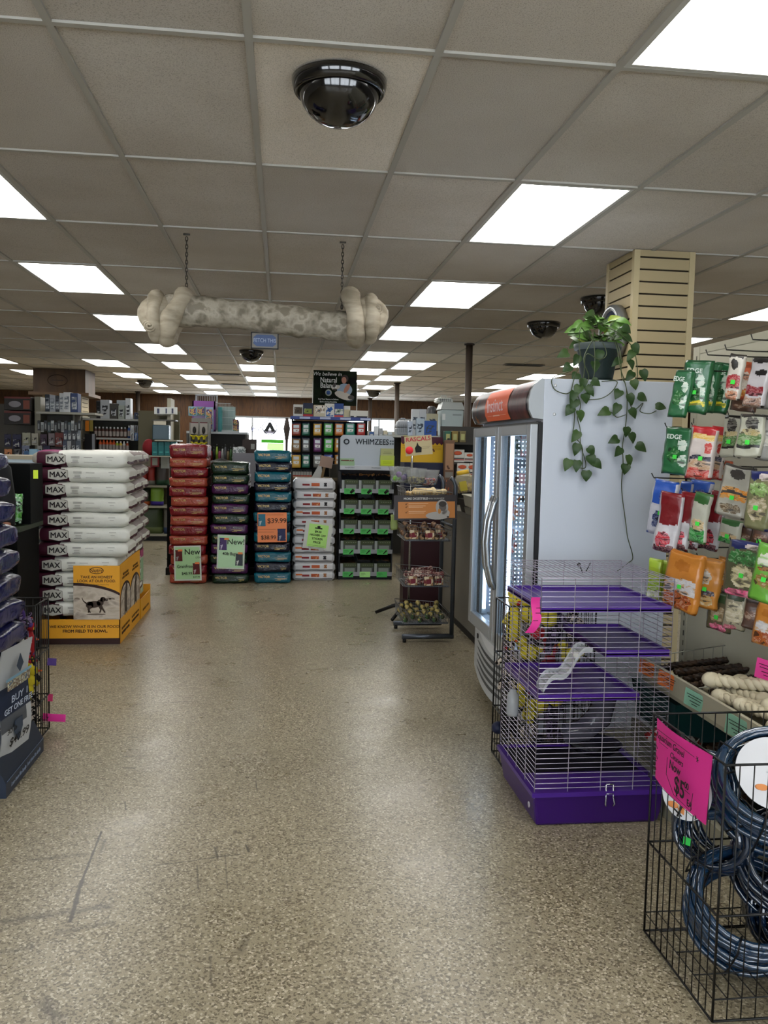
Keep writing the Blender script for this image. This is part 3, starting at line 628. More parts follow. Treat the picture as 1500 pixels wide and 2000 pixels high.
pxs = [(569, 588), (589, 606), (611, 629), (632, 651), (653, 672), (674, 694), (696, 714)]
for ri, (ya, yb, cl) in enumerate(rows):
    for ci, (c_, cn) in enumerate(cl):
        a, b_ = pxs[ci]; Yp = 11.32; p0 = onY(a, (ya+yb)/2, Yp); p1 = onY(b_, (ya+yb)/2, Yp); zt = onY((a+b_)/2, ya, Yp).z; zb = onY((a+b_)/2, yb, Yp).z
        if ri == 2: zb = zt-.19
        t = thing('treat_pouch', '%s treat pouch, %s from the left in the %s row of the black gondola' % (cn, nth(ci), ('top', 'middle', 'bottom')[ri]), 'treat bag', ((p0.x+p1.x)/2, Yp, (zt+zb)/2), 0, 'treat pouches on the black gondola')
        inst('pouch', bagm(c_, p1.x-p0.x-.008, zt-zb, seed=ri*7+ci), t); MB().tube([(0, .43, (zt-zb)/2-.008), (0, -.03, (zt-zb)/2-.008), (0, -.04, (zt-zb)/2+.008)], .003, 4).build('hook', blkm, t)
for k in range(7):
    p = onY(574+k*5.4, 938, 11.4); t = thing('supplement_box', 'small white and red box, %s of the short row low on the black gondola' % nth(k), 'box', (p.x, 11.4, 1.05), 0, 'small white and red boxes')
    z1_ = onY(580, 917, 11.4).z-1.05; MB().box(-.016, .016, 0, .05, 0, z1_).build('carton', mat('a3a3a0', .5), t); MB().box(-.016, .016, -.002, 0, 0, z1_*.45).build('red_band', mat('9c4438', .5), t); MB().box(-.016, .016, -.002, 0, z1_*.8, z1_).build('dark_band', mat('22242c', .5), t)
# boxes standing on the gondola
ZT = 1.885
def carton(label, box, Yp, zb, m, dep=.12, bands=(), pic_=None, cat='box', name='carton_box', grp=None, text=None, rz=0):
    x0, y0, x1, y1 = box; a = onY(x0, (y0+y1)/2, Yp); c_ = onY(x1, (y0+y1)/2, Yp); zt = onY((x0+x1)/2, y0, Yp).z
    if zb is None: zb = onY((x0+x1)/2, y1, Yp).z
    w_, h_ = c_.x-a.x, zt-zb
    t = thing(name, label, cat, ((a.x+c_.x)/2, Yp, zb), rz, grp)
    MB().box(-w_/2, w_/2, 0, dep, 0, h_).build('carton', m, t, bevel=.003)
    for nm, z0, z1, mm_ in bands: MB().box(-w_/2+.002, w_/2-.002, -.002, 0, h_*z0, h_*z1).build(nm, mm_, t)
    if pic_: MB().box(-w_/2+w_*pic_[0], -w_/2+w_*pic_[1], -.003, -.001, h_*pic_[2], h_*pic_[3]).build('picture', pic_[4], t)
    if text: txt(text[0], h_*text[1], text[2], t, (0, -.004, h_*text[3]), sx=text[4] if len(text) > 4 else 1)
    return t, w_, h_
wp = mat('c9c9c4', .5); redb = mat('a92a2a', .5); blub = mat('1e3f7e', .5)
carton('white box with dark photo at the left end on the black gondola', (573, 790, 592, 811), 11.35, ZT, wp, pic_=(.1, .9, .25, .8, ramp_mat(['15120f', '4a3c2c', '8a8378'], 18)))
carton('navy box with red foot and puppy photo on the black gondola', (592, 787, 611, 811), 11.34, ZT, mat('16203c', .5), bands=[('red_band', 0, .2, redb)], pic_=(.1, .9, .25, .6, ramp_mat(['101418', '7a8a3a', 'd8d8d4'], 18)))
carton('cream box with two people photo under the dark poster', (613, 791, 635, 811), 11.34, ZT, mat('bdb49c', .5), pic_=(.15, .95, .35, .95, ramp_mat(['4a5568', '9a8a78', 'd8d4cc', '2a2a30'], 16)))
carton('white-framed tall blue dog box under the dark poster', (635, 788, 653, 811), 11.33, ZT, wp, pic_=(.12, .88, .1, .85, ramp_mat(['1b3a70', '2a5aa0', 'c8c8c4', '0f1a30'], 14)))
carton('blue box with dog photo and red foot beneath the dark poster', (653, 788, 671, 811), 11.33, ZT, blub, bands=[('red_band', 0, .18, mat('b8403a', .5))], pic_=(.05, .95, .25, .62, ramp_mat(['26302a', '8a9a8a', 'c8c8c4', '1a1a20'], 16)))
carton('small cream tray with white lid right of the blue boxes', (672, 793, 684, 811), 11.4, ZT, mat('c4bb98', .5), bands=[('white_lid', .72, 1, wp)])
carton('long white box at the right end on the black gondola', (684, 802, 719, 813), 11.34, ZT, mat('c8c6bc', .5), pic_=(.02, .98, .0, .3, ramp_mat(['c8c6bc', '20222c', 'c8c6bc'], 12)))
po = thing('poster_board', 'large dark poster with a person holding a puppy above the black gondola', 'poster', ((onY(612, 750, 11.6).x+onY(697, 750, 11.6).x)/2, 11.6, ZT))
zt0, zt1 = onY(655, 724, 11.6).z-ZT, onY(655, 792, 11.6).z-ZT; pw = onY(697, 750, 11.6).x-onY(612, 750, 11.6).x
bd = MB().box(-pw/2, pw/2, 0, .01, zt1, zt0).build('board', ramp_mat(['060806', '0a0f09', '101a0c', '050605'], 5, .75, const=False, spec=.1), po); zc = (zt0+zt1)/2
b = MB(); b.tube([(-pw/2-.008, 0, 0), (-pw/2-.008, 0, zt0-.13)], .006, 6); b.tube([(pw/2+.004, 0, 0), (pw/2+.004, 0, zt0-.15)], .006, 6); b.build('stand', wp, po)
lw = mat('c9ccc9', .6)
txt('We believe in', .07, lw, bd, (-.11, -.004, zt0-.05), shear=.2); txt('Natural', .1, lw, bd, (-.09, -.004, zt0-.13), sx=.75, bold=.0015); txt('Balance', .1, lw, bd, (-.09, -.004, zt0-.205), sx=.75, bold=.0015)
b = MB(); b.lathe([(0, 0), (.045, 0), (.045, .002), (0, .002)], 12, M=Matrix.Rotation(R(90), 4, 'X')); b.build('rosette', mat('8a9088', .6), bd, (-.09, -.002, zt0-.3)); b = MB(); b.lathe([(0, 0), (.028, 0), (.028, .003), (0, .003)], 12, M=Matrix.Rotation(R(90), 4, 'X')); b.build('rosette_centre', mat('2a4a80', .6), bd, (-.09, -.003, zt0-.3))
for k, s_ in enumerate(('Find Your Reason to Believe', 'Build a lasting friendship')): txt(s_, .03, lw, bd, (-.09, -.003, zt0-.39-.035*k), sx=.8)
b = MB()  # printed person and puppy, in low relief
def flat_ell(mb, x, z, rx, rz, y=-.002, m=0, tilt=0):
    pts = [(x+math.cos(a)*rx*math.cos(tilt)-math.sin(a)*rz*math.sin(tilt), z+math.cos(a)*rx*math.sin(tilt)+math.sin(a)*rz*math.cos(tilt)) for a in [2*math.pi*k/18 for k in range(18)]]
    mb.prism(pts, y, y+.0012, 'y', m)
flat_ell(b, .13, zc+.13, .05, .055, -.0022, 0); flat_ell(b, .12, zc+.11, .033, .045, -.0032, 1); flat_ell(b, .13, zc-.02, .105, .085, -.0022, 2); flat_ell(b, .20, zc-.14, .06, .04, -.0024, 3)
flat_ell(b, .12, zc-.1, .13, .05, -.0034, 4, -.3); flat_ell(b, .01, zc+.01, .06, .03, -.0036, 4, .3); flat_ell(b, -.01, zc+.04, .02, .035, -.0046, 5, -.3); flat_ell(b, .0, zc-.02, .03, .012, -.0048, 5); flat_ell(b, .16, zc+.0, .03, .07, -.0044, 1, -.5); flat_ell(b, .22, zc-.12, .045, .03, -.0046, 5)
b.build('portrait_print', [mat('2a1c16', .6), mat('9a6a58', .6), mat('7c8ea0', .6), mat('1b2530', .6), mat('a9a39a', .6), mat('3a3634', .6)], bd)

t = thing('dark_shelf_back', 'low black shelf back standing behind the coloured kibble stacks', 'shelf unit', (-.35, 9.86, 0)); MB().box(-.95, .88, 0, .05, 0, 1.02).build('panel', mat('0b0b0b', .8, spec=.1), t); MB().box(-.95, .88, -.12, 0, 0, .08).build('foot', mat('0b0b0b', .8), t)
# ============================================================= MAX bag pallet in its yellow tray
yel = mat('dc9c24', .5); brn = mat('2c1512', .55); sepia = ramp_mat(['7d7064', 'a89c8c', 'beb3a4', '90857a'], 7, .6, 'noise', 4, .6, (1, 1, 2.5), const=False)
DX0, DX1, DY0, DY1 = -1.80, -1.18, 6.37, 7.25
tr = thing('cardboard_tray', 'yellow cardboard pallet tray with running dog picture holding the white bags', 'cardboard display', ((DX0+DX1)/2, DY0, 0)); hw = (DX1-DX0)/2
b = MB(); b.box(-hw, hw, 0, .006, .045, .187); b.box(-hw, -hw+.006, .006, .88, 0, .187); b.box(-hw, hw, .875, .88, 0, .187); b.box(-hw+.006, hw-.006, .006, .875, .01, .02); b.build('tray_wall', yel, tr)
MB().box(-hw, hw, -.001, .006, 0, .045).build('brown_strip', brn, tr)
# side wall towards the aisle: stepped outline
sd_ = MB(); sd_.prism([(0, 0), (.88, 0), (.88, .60), (.42, .60), (0, .588)], hw-.006, hw, 'x'); o = sd_.build('side_panel', yel, tr)
def arc_poly(c, r_, z0, h, n=14): return [(c-r_, z0)]+[(c-math.cos(a)*r_, z0+h*.55+math.sin(a)*h*.45) for a in [math.pi*k/n for k in range(n+1)]]+[(c+r_, z0)]
for c, hh in ((.225, .25), (.655, .25)):
    q = MB().prism(arc_poly(c, .215, .19, hh), hw, hw+.001, 'x').build('brown_arch', brn, tr); MB().prism(arc_poly(c, .2, .19, hh-.02), hw+.001, hw+.002, 'x').build('dog_photo', sepia, tr)
    d = MB()
    ex = lambda y, z, ry, rz, t_=0: d.prism([(y+math.cos(a)*ry*math.cos(t_)-math.sin(a)*rz*math.sin(t_), z+math.cos(a)*ry*math.sin(t_)+math.sin(a)*rz*math.cos(t_)) for a in [2*math.pi*k/14 for k in range(14)]], hw+.002, hw+.003, 'x')
    ex(c, .29, .055, .09); ex(c+.03, .39, .04, .035); ex(c-.03, .21, .02, .03); ex(c+.04, .21, .02, .03); d.build('dog_print', mat('4a3f36', .6), tr)
    for k, z in enumerate((.505, .48)): txt('TAKE AN HONEST' if k == 0 else 'LOOK AT OUR FOOD.', .026, brn, tr, (hw+.002, c, z), FX, sx=1.1, bold=.0006)
    txt('WE KNOW WHAT IS IN', .028, brn, tr, (hw+.002, c, .10), FX, sx=1.1, bold=.0006); txt('FROM FIELD TO BOWL.', .028, brn, tr, (hw+.002, c, .065), FX, sx=1.1, bold=.0006)
for k, s_ in enumerate(('WE KNOW WHAT IS IN OUR FOOD.', 'FROM FIELD TO BOWL.')): txt(s_, .030, brn, tr, (.06, -.002, .132-.034*k), sx=1.02, bold=.0009)
# tall front panel
fp = MB().box(-.022, hw, -.004, .002, .187, .588).build('front_panel', yel, tr)
def zed(u): return .455-.055*u**2*1.0 if True else 0
pts = [(-.022, .187), (hw, .187)]+[(hw-(hw+.022)*k/10, .385+.075*math.sin(math.pi*.5*(k/10)**.8)) for k in range(11)]
MB().prism(pts, -.0050, -.004, 'y').build('brown_arch', brn, fp)
pts2 = [(-.022, .187), (hw, .187)]+[(hw-(hw+.022)*k/10, .365+.075*math.sin(math.pi*.5*(k/10)**.8)) for k in range(11)]
MB().prism(pts2, -.0062, -.005, 'y').build('field_photo', sepia, fp)
fcx = (-.022+hw)/2
d = MB()     # printed dog, running
def el2(x, z, rx, rz, t_=0, y=-.0074): d.prism([(x+math.cos(a)*rx*math.cos(t_)-math.sin(a)*rz*math.sin(t_), z+math.cos(a)*rx*math.sin(t_)+math.sin(a)*rz*math.cos(t_)) for a in [2*math.pi*k/16 for k in range(16)]], y, y+.0012, 'y')
u = .9
el2(fcx-.02, .30, .05, .026, .1); el2(fcx-.05, .295, .028, .027); el2(fcx+.025, .312, .026, .024, .6); el2(fcx+.045, .338, .02, .018); el2(fcx+.066, .335, .016, .009, -.2); el2(fcx+.035, .338, .008, .017, -.3)
d.tube([(fcx-.07, -.007, .305), (fcx-.095, -.007, .325), (fcx-.105, -.007, .35)], [.007, .004, .002], 6)
for x0, x1, x2 in ((-.055, -.06, -.045), (-.04, -.055, -.06), (.03, .045, .06), (.02, .03, .022)):
    d.tube([(fcx+x0, -.007, .29), (fcx+x1, -.007, .262), (fcx+x2, -.007, .238)], [.011, .007, .005], 6)
for i, v in enumerate(d.v): d.v[i] = (v[0], -.0062+(v[1]+.0062)*.15, v[2])
d.build('dog_print', mat('3d3028', .6), fp); d = MB(); el2(fcx-.005, .226, .07, .006); d.build('ground_shadow_print', mat('6a5e52', .6), fp)
b = MB()
for x in (-.14, .085, .11): b.prism([(fcx+x-.02+.01*k % .04, .335+.004*(k % 2)) for k in range(2)]+[(fcx+x+.02, .335), (fcx+x+.018, .347), (fcx+x, .352), (fcx+x-.018, .347)], -.0072, -.0062, 'y')
b.build('tree_print', mat('7d7266', .6), fp)
b = MB(); b.tube([(fcx+.0+math.cos(a)*.048, -.005, .552+math.sin(a)*.024) for a in [2*math.pi*k/24 for k in range(24)]], .0025, 5, closed=True); b.build('oval_emblem', brn, fp)
txt('Nutro', .04, brn, fp, (fcx, -.006, .552), bold=.001)
txt('TAKE AN HONEST', .0275, brn, fp, (fcx, -.006, .503), bold=.0009); txt('LOOK AT OUR FOOD.', .0275, brn, fp, (fcx, -.006, .474), bold=.0009); txt('The world\'s #1 quality Made in Dog', .012, mat('7a5a20', .6), fp, (fcx, -.006, .448))
t2 = thing('cardboard_tray', 'low yellow cardboard tray behind the dog picture tray, with leaflets standing in it', 'cardboard display', (DX1-.32, 7.27, 0))
b = MB(); b.box(-.32, .325, 0, .006, 0, .17); b.box(.319, .325, .006, .52, 0, .17); b.box(-.32, .325, .52, .526, 0, .22); b.box(-.32, .319, .006, .52, .005, .012); b.build('tray_wall', yel, t2)
txt('FROM FIELD TO BOWL.', .03, brn, t2, (.327, .26, .06), FX, sx=1.05); 
for k, (y, lb, c1, c2) in enumerate(((7.42, 'nearer upright leaflet in the low yellow tray, magenta top', '6a2a5a', '8a8a84'), (7.6, 'farther upright leaflet in the low yellow tray, pale green', 'a33a6c', '8fb08a'))):
    t = thing('leaflet', lb, 'leaflet', (-1.22, y, .175), R(0)); z1 = .45-.06*k
    MB().box(-.002, .002, -.07, .07, 0, z1).build('sheet', ramp_mat(['8a867e', 'aab89a', '8c9a80'], 20), t); MB().box(-.003, .003, -.071, .071, z1*.82, z1).build('colour_band', mat(c1, .5), t); MB().box(-.0035, .0035, -.06, .06, z1*.3, z1*.78).build('green_print', mat(c2, .5), t)
# the bags
whiteb = mat('d0d1c9', .5, bump=(14, .5)); maroon = mat('401226', .45, bump=(14, .4)); greyp = mat('8a7f7c', .5, bump=(14, .4)); cream_e = mat('a5a296', .55, bump=(10, .5)); pinkp = mat('8c2f64', .45); vio = mat('4a3488', .45)
def mz(top):
    def f(tg, a, b_):
        if tg == 'l' or a < -.93: return 3
        lim = -.34-.10*(b_ if tg == 'f' else (-1 if tg == 'b' else 1))
        if tg in 'fbt' and a < lim:
            if tg == 't' and top: return 4 if b_ < .3 else 5
            return 1
        if tg == 't' and top and a < -.1 and b_ > .4: return 5
        if tg == 'r' and b_ < -.2: return 1
        return 0
    return f
mcols = [whiteb, maroon, greyp, cream_e, pinkp, vio]
mk = [softbox(.665, .40, .122, 22, 10, 6, 4, .45, .16, .5, .006, s_, mz(False)).mesh('sack', mcols) for s_ in (1, 2, 3, 4)]
mtop = softbox(.665, .40, .128, 22, 10, 6, 4, .45, .16, .5, .008, 9, mz(True)).mesh('sack', mcols)
ink2 = mat('1a1418', .6)
pl = MB(); pl.prism([(-.075, -.03), (0, -.044), (.075, -.03), (.075, .03), (0, .044), (-.075, .03)], -.003, 0); plme = pl.mesh('name_plate', mat('b5b4ac', .5))
pl = MB(); pl.tube([(x, -.003, z) for x, z in [(-.075, -.03), (0, -.044), (.075, -.03), (.075, .03), (0, .044), (-.075, .03)]], .0014, 4, closed=True); plring = pl.mesh('plate_rim', ink2)
pr_m = bar_lines([(0, .06, .02), (0, .06, .012), (.01, .05, -.004), (.01, .05, -.014), (.0, .055, -.024)], mat('6c6a66', .6)); pr_m2 = bar_lines([(0, .10, -.02), (0, .06, .016), (.16, .21, .02), (.17, .2, .0)], mat('8d8c86', .6))
zb0 = .20; pitch = .1112
for i in range(11):
    z = zb0+pitch*(10-i)+pitch/2; dx = (rnd.random()-.5)*.03; sc = 1
    x = (DX0+DX1)/2+(.03 if i < 7 else -.005)+dx*(1 if i < 7 else .4)
    t = thing('kibble_bag', ('topmost white bag of the near pallet stack, purple end and large plate' if i == 0 else '%s white bag from the top of the near pallet stack, maroon left end' % ORD[i]), 'pet food bag', (x, DY0+.215, z), (rnd.random()-.5)*.03, 'white and maroon bags, front of pallet')
    inst('sack', mtop if i == 0 else mk[i % 4], t, (0 if i < 7 else -.012, 0, 0), scale=(1 if i < 7 else .93, 1, 1))
    pp = inst('name_plate', plme, t, (-.168, -.203, .0), scale=(.92, 1, 1)); inst('plate_rim', plring, pp); txt('MAX', .056, ink2, pp, (0, -.005, -.003), sx=1.08, bold=.0014); inst('small_print', pr_m, t, (-.06, -.204, 0)); inst('small_print', pr_m2, t, (.03, -.204, 0))
    if i == 0:
        txt('MAX', .10, mat('5a5650', .6), t, (.02, .04, .066), (0, 0, 0), 'lettering', sx=1); MB().box(.15, .28, -.05, .09, .060, .062).build('print_panel', ramp_mat(['9c9a92', '5f5c56', 'b0aea6'], 40), t)
# rows behind: turned so their ends show towards the aisle
tk = [softbox(.60, .42, .118, 14, 8, 5, 4, .5, .16, .5, .007, s_, lambda tg, a, b_: (1 if (tg in 'r' and b_ < 0) or (tg == 'f' and a > .5 and b_ < -.1) else (2 if a > .82 else 0))).mesh('sack', [whiteb, mat('3a1a26', .45), greyp]) for s_ in (5, 6, 7)]
gl = mat('b7b2a6', .4)
for rI, (yc, xo, desc) in enumerate(((6.99, .045, 'middle'), (7.42, .02, 'far'))):
    nb = 11
    for i in range(nb):
        z = zb0+pitch*(nb-1-i)+pitch/2+.004
        t = thing('kibble_bag', '%s white bag of the %s stack on the yellow tray, printed end outward' % ('topmost' if i == 0 else ORD[i], desc), 'pet food bag', (DX1-.30+(xo if i < 7 else -.03)+(rnd.random()-.5)*.02, yc, z), (rnd.random()-.5)*.05, 'white bags, %s stack of the pallet' % desc)
        inst('sack', tk[(i+rI) % 3], t); txt('MAX', .04, gl, t, (.301, -.04, -.02), FX)
if True:
    t2.location.z = 0
# ============================================================= blue bag stack at the left edge, on a navy tray
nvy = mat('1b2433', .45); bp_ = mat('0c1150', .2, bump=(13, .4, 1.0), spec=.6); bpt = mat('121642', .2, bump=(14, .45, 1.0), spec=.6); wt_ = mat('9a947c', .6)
tb = thing('display_tray', 'navy slant-fronted cardboard tray under the blue bags at the left edge', 'cardboard display', (-1.205, 3.93, 0))
b = MB(); b.prism([(0, 0), (.075, .0), (.075, .06), (.03, .15), (0, .15)], -.34, .22, 'y'); 
b.v = [(v[0], v[1], v[2]) for v in b.v]; b.box(-.75, .0, .21, .22, 0, .15); b.box(-.75, 0, -.34, .21, 0, .02); b.build('tray_wall', nvy, tb)
sl = math.atan2(.045, .125)
txt('Love them like family. Feed them like family.', .026, mat('7d8aa0', .5), tb, (.0775, -.06, .035), FX, sx=.95, shear=.2); MB().box(.0755, .077, -.33, .21, .066, .069).build('trim_line', mat('56657d', .5), tb)
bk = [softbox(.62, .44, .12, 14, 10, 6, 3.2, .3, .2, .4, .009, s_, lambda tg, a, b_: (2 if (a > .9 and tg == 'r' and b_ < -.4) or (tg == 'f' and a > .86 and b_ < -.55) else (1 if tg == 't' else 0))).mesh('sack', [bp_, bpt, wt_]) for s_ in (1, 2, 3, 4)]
ys = [880, 940, 985, 1035, 1083, 1130, 1172, 1218, 1262, 1310, 1362, 1412, 1462]
zs = [onX(30, y, -1.2).z if 0 else 1.5-(y-868)/(1644/3.95) for y in ys]
zs = [.205+(1.455-.205)*(1-k/11) for k in range(12)]
sq = mat('b9b59a', .6)
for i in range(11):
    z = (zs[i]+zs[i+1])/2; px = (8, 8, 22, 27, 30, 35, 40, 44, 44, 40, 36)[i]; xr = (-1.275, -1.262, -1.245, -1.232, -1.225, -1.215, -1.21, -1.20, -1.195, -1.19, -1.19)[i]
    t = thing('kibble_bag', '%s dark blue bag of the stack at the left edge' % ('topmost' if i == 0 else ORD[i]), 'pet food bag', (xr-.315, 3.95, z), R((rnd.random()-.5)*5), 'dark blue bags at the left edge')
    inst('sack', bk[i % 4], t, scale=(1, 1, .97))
    if i in (4, 5, 6, 7): MB().box(.30, .304, -.12, -.08, -.018, .018).build('price_sticker', sq, t)
    if i in (5, 8): MB().box(.30, .304, .0, .02, .0, .02).build('green_sticker', mat('4fc46a', .6), t)
t = thing('promo_banner', 'tall white and navy offer banner hanging on the blue bag stack', 'sign', (-1.165, 3.80, .37)); t.rotation_euler = (0, R(2), R(-6)); t.scale = (1, 1.25, .80)
b = MB(); hb = [(-.12, -.30), (.12, -.30), (.12, .30), (-.12, .30)]
b.grid(lambda u, v: (.006+.016*math.sin(v*7)*(1-u*.3)+.01*u, -.12+.24*u, -.30+.6*v), 6, 16, mfn=lambda u, v: 1 if .36 < v < .6 else (2 if v < .36 and v > .28 and u < .9 else 0)); b.grid(lambda u, v: (.002+.016*math.sin(v*7)*(1-(1-u)*.3)+.01*(1-u), .12-.24*u, -.30+.6*v), 6, 16)
b.build('sheet', [mat('a9acae', .45), mat('17243c', .45), mat('4a4e54', .5)], t)
tw = mat('a9b4c4', .6)
txt('BUY 1', .055, tw, t, (.034, .0, .02), FX); txt('GET ONE FREE', .045, tw, t, (.03, -.0, -.035), FX, sx=.8, bold=.001)
b = MB(); b.prism([(0, .15), (.028, .19), (0, .25), (-.028, .19)], .03, .032, 'x'); b.prism([(0, -.24), (.035, -.17), (.03, -.11), (-.03, -.11), (-.035, -.17)], .03, .032, 'x'); b.build('diamond_emblem', mat('2b3a4c', .5), t)
b = MB(); b.box(.03, .031, -.11, .10, .13, .145, M=Matrix.Rotation(R(0), 4, 'X')); b.build('blue_band', mat('6f93a8', .5), t); MB().box(.026, .03, -.09, .09, .075, .125).build('family_photo', ramp_mat(['2f4a6a', '9a9a84', '6a5a4a', 'b9b9b0'], 30), t)
txt('30 lb', .04, ink, t, (.034, -.06, -.15), FX, shear=.2); txt('$40.99', .06, ink, t, (.034, .0, -.215), FX, shear=.2, bold=.001)

# ============================================================= wire bins
def wire_bin(name, label, x0, x1, y0, y1, z0, z1, sp, m, mids=(), r_=.0022, R_=.0042, loc=None):
    t = thing(name, label, 'wire bin', ((x0+x1)/2, (y0+y1)/2, 0)); a, c_ = (x1-x0)/2, (y1-y0)/2
    for nm, side in (('side_panel', 0), ('side_panel', 1), ('end_panel', 2), ('end_panel', 3)):
        b = MB()
        if side < 2:
            x = -a if side == 0 else a; n = max(2, int((y1-y0)/sp))
            for k in range(n+1): y = -c_+2*c_*k/n; b.tube([(x, y, z0), (x, y, z1)], R_ if k in (0, n) else r_, 5)
            for z in (z0, z1)+tuple(mids): b.tube([(x, -c_, z), (x, c_, z)], R_, 5)
        else:
            y = -c_ if side == 2 else c_; n = max(2, int((x1-x0)/sp))
            for k in range(1, n): x = -a+2*a*k/n; b.tube([(x, y, z0), (x, y, z1)], r_, 5)
            for z in (z0, z1)+tuple(mids): b.tube([(-a, y, z), (a, y, z)], R_, 5)
        b.build(nm, m, t)
    b = MB(); n = int((x1-x0)/sp)
    zf = z0+.06
    for k in range(n+1): x = -a+2*a*k/n; b.tube([(x, -c_, zf), (x, c_, zf)], r_, 5)
    for k in range(5): y = -c_+2*c_*k/4; b.tube([(-a, y, zf), (a, y, zf)], r_*1.3, 5)
    b.build('floor_grid', m, t); return t
wb = mat('0c0c0c', .35)
wire_bin('wire_bin', 'black wire bin of plush toys behind the blue bag stack', -1.55, -1.178, 4.20, 4.43, .02, .70, .036, wb, (.2, .44))
leop = ramp_mat(['14100f', 'b8aca0', '14100f', 'c9beb0'], 38, .9, 'noise', 1, .3, bump=.3); leopp = ramp_mat(['17121c', '6a5a78', '17121c', '8a7a98'], 34, .9, 'noise', 1, .3)
yelp = mat('c9b82a', .8); redp = mat('9c1a20', .7); blkp = mat('121214', .85); purp = mat('4a3370', .8); whp = mat('b3afa8', .85)
def plush(name, label, loc, kind, s_=1, rz=0, group=None, rx=0):
    if loc[0] < 0: loc = (-1.42+(loc[0]+1.6)/.285*.21, 4.315+.05*(rnd.random()-.5), loc[2]); rx *= .4; s_ = min(s_, .78)
    t = thing(name, label, 'plush toy', loc, rz, group); t.rotation_euler = (rx, 0, rz); sc = lambda b: None
    if kind == 'duck':
        b = MB(); b.ball((0, 0, .05*s_), .05*s_, 12, sc=(1.2, .8, 1)); b.ball((.045*s_, 0, .11*s_), .03*s_, 10); b.ball((-.06*s_, 0, .075*s_), .02*s_, 8, sc=(1.4, .7, .8)); b.ball((0, -.04*s_, .055*s_), .025*s_, 8, sc=(1.4, .5, .9)); b.build('body', yelp, t)
        MB().ball((.078*s_, 0, .106*s_), .014*s_, 8, sc=(1.5, 1.1, .5)).build('beak', mat('c8561c', .7), t); MB().ball((.055*s_, -.026*s_, .12*s_), .005*s_, 6).ball((.055*s_, .026*s_, .12*s_), .005*s_, 6).build('eye', blkp, t)
    elif kind == 'rope':
        b = MB()
        for q in range(2): b.tube([(math.cos(u*9+q*3.14)*.016*s_, math.sin(u*9+q*3.14)*.016*s_, u*.3*s_) for u in [k/20 for k in range(21)]], .014*s_, 7)
        b.build('rope', purp, t); MB().ball((0, 0, 0), .032*s_, 10).ball((0, 0, .3*s_), .032*s_, 10).build('knot', purp, t)
    else:
        m1, m2 = {'leopard': (leop, redp), 'skunk': (blkp, whp), 'lepurple': (leopp, purp), 'red': (redp, yelp), 'yellow': (yelp, redp)}[kind]
        b = MB(); b.tube([(0, 0, 0), (0, 0, .07*s_), (0, .0, .15*s_), (0, 0, .22*s_)], [.028*s_, .05*s_, .045*s_, .03*s_], 12); b.ball((0, -.01, .26*s_), .048*s_, 12, sc=(1, .95, .9))
        for sx in (-1, 1): b.tube([(sx*.03*s_, 0, .17*s_), (sx*.08*s_, -.01, .12*s_)], [.022*s_, .017*s_], 8); b.tube([(sx*.025*s_, 0, .03*s_), (sx*.045*s_, -.02, -.05*s_)], [.026*s_, .02*s_], 8)
        b.build('body', m1, t); e_ = MB()
        for sx in (-1, 1): MB().ball((sx*.035*s_, 0, .305*s_), .02*s_, 8, sc=(.9, .5, 1.2)).build('ear', m1, t)
        MB().ball((0, -.045*s_, .25*s_), .02*s_, 8).build('muzzle', m2, t); MB().ball((.018*s_, -.05*s_, .275*s_), .005*s_, 6).ball((-.018*s_, -.05*s_, .275*s_), .005*s_, 6).build('eye', mat('050505', .3), t)
    return t
plush('rope_toy', 'purple rope toy at the top of the black bin by the blue bags', (-1.56, 4.50, .44), 'rope', .9, .3, rx=.5); plush('rope_toy', 'purple rope toy leaning across the top of the left wire bin', (-1.36, 4.70, .44), 'rope', .8, 2, rx=-.5)
plush('plush_toy', 'black and white spotted plush at upper left in the left wire bin', (-1.50, 4.5, .30), 'leopard', .7, .2); plush('plush_toy', 'dark skunk plush halfway up the left wire bin', (-1.38, 4.52, .20), 'skunk', .95, .5)
plush('plush_toy', 'red and yellow plush pushing out of the right side of the left wire bin', (-1.36, 4.84, .42), 'red', .6, 1.2); plush('plush_toy', 'yellow duck plush in the upper half of the left wire bin', (-1.40, 4.62, .42), 'duck', 1.0, .4)
plush('plush_toy', 'long black plush hanging low in the left wire bin', (-1.37, 4.47, .10), 'skunk', .7, -.2); plush('plush_toy', 'small spotted plush low at the right of the left wire bin', (-1.32, 4.60, .12), 'leopard', .42, .8)
plush('plush_toy', 'brown spotted plush at the bottom of the left wire bin', (-1.5, 4.7, .12), 'leopard', .8, .1)
for x, z, k_, s4, lb_ in ((-1.38, .40, 'lepurple', .55, 'purple spotted plush near the top right of the left wire bin'), (-1.385, .30, 'leopard', .6, 'black and cream spotted plush, upper right in the left wire bin'), (-1.37, .20, 'yellow', .5, 'yellow plush with red snout, middle right of the left wire bin'), (-1.40, .12, 'lepurple', .6, 'purple spotted plush low in the left wire bin'), (-1.375, .09, 'red', .45, 'red and yellow plush at the bottom right of the left wire bin'), (-1.42, .32, 'skunk', .6, 'black plush beside the spotted one in the left wire bin')):
    plush('plush_toy', lb_, (x, 4.62+rnd.random()*.22, z), k_, s4*1.35, rnd.random())
plush('plush_toy', 'small yellow duck against the right wires of the left bin', (-1.37, 4.72, .27), 'duck', 1.0, .3); plush('plush_toy', 'yellow duck at the bottom right of the left wire bin', (-1.37, 4.75, .12), 'duck', 1.0, 2.)
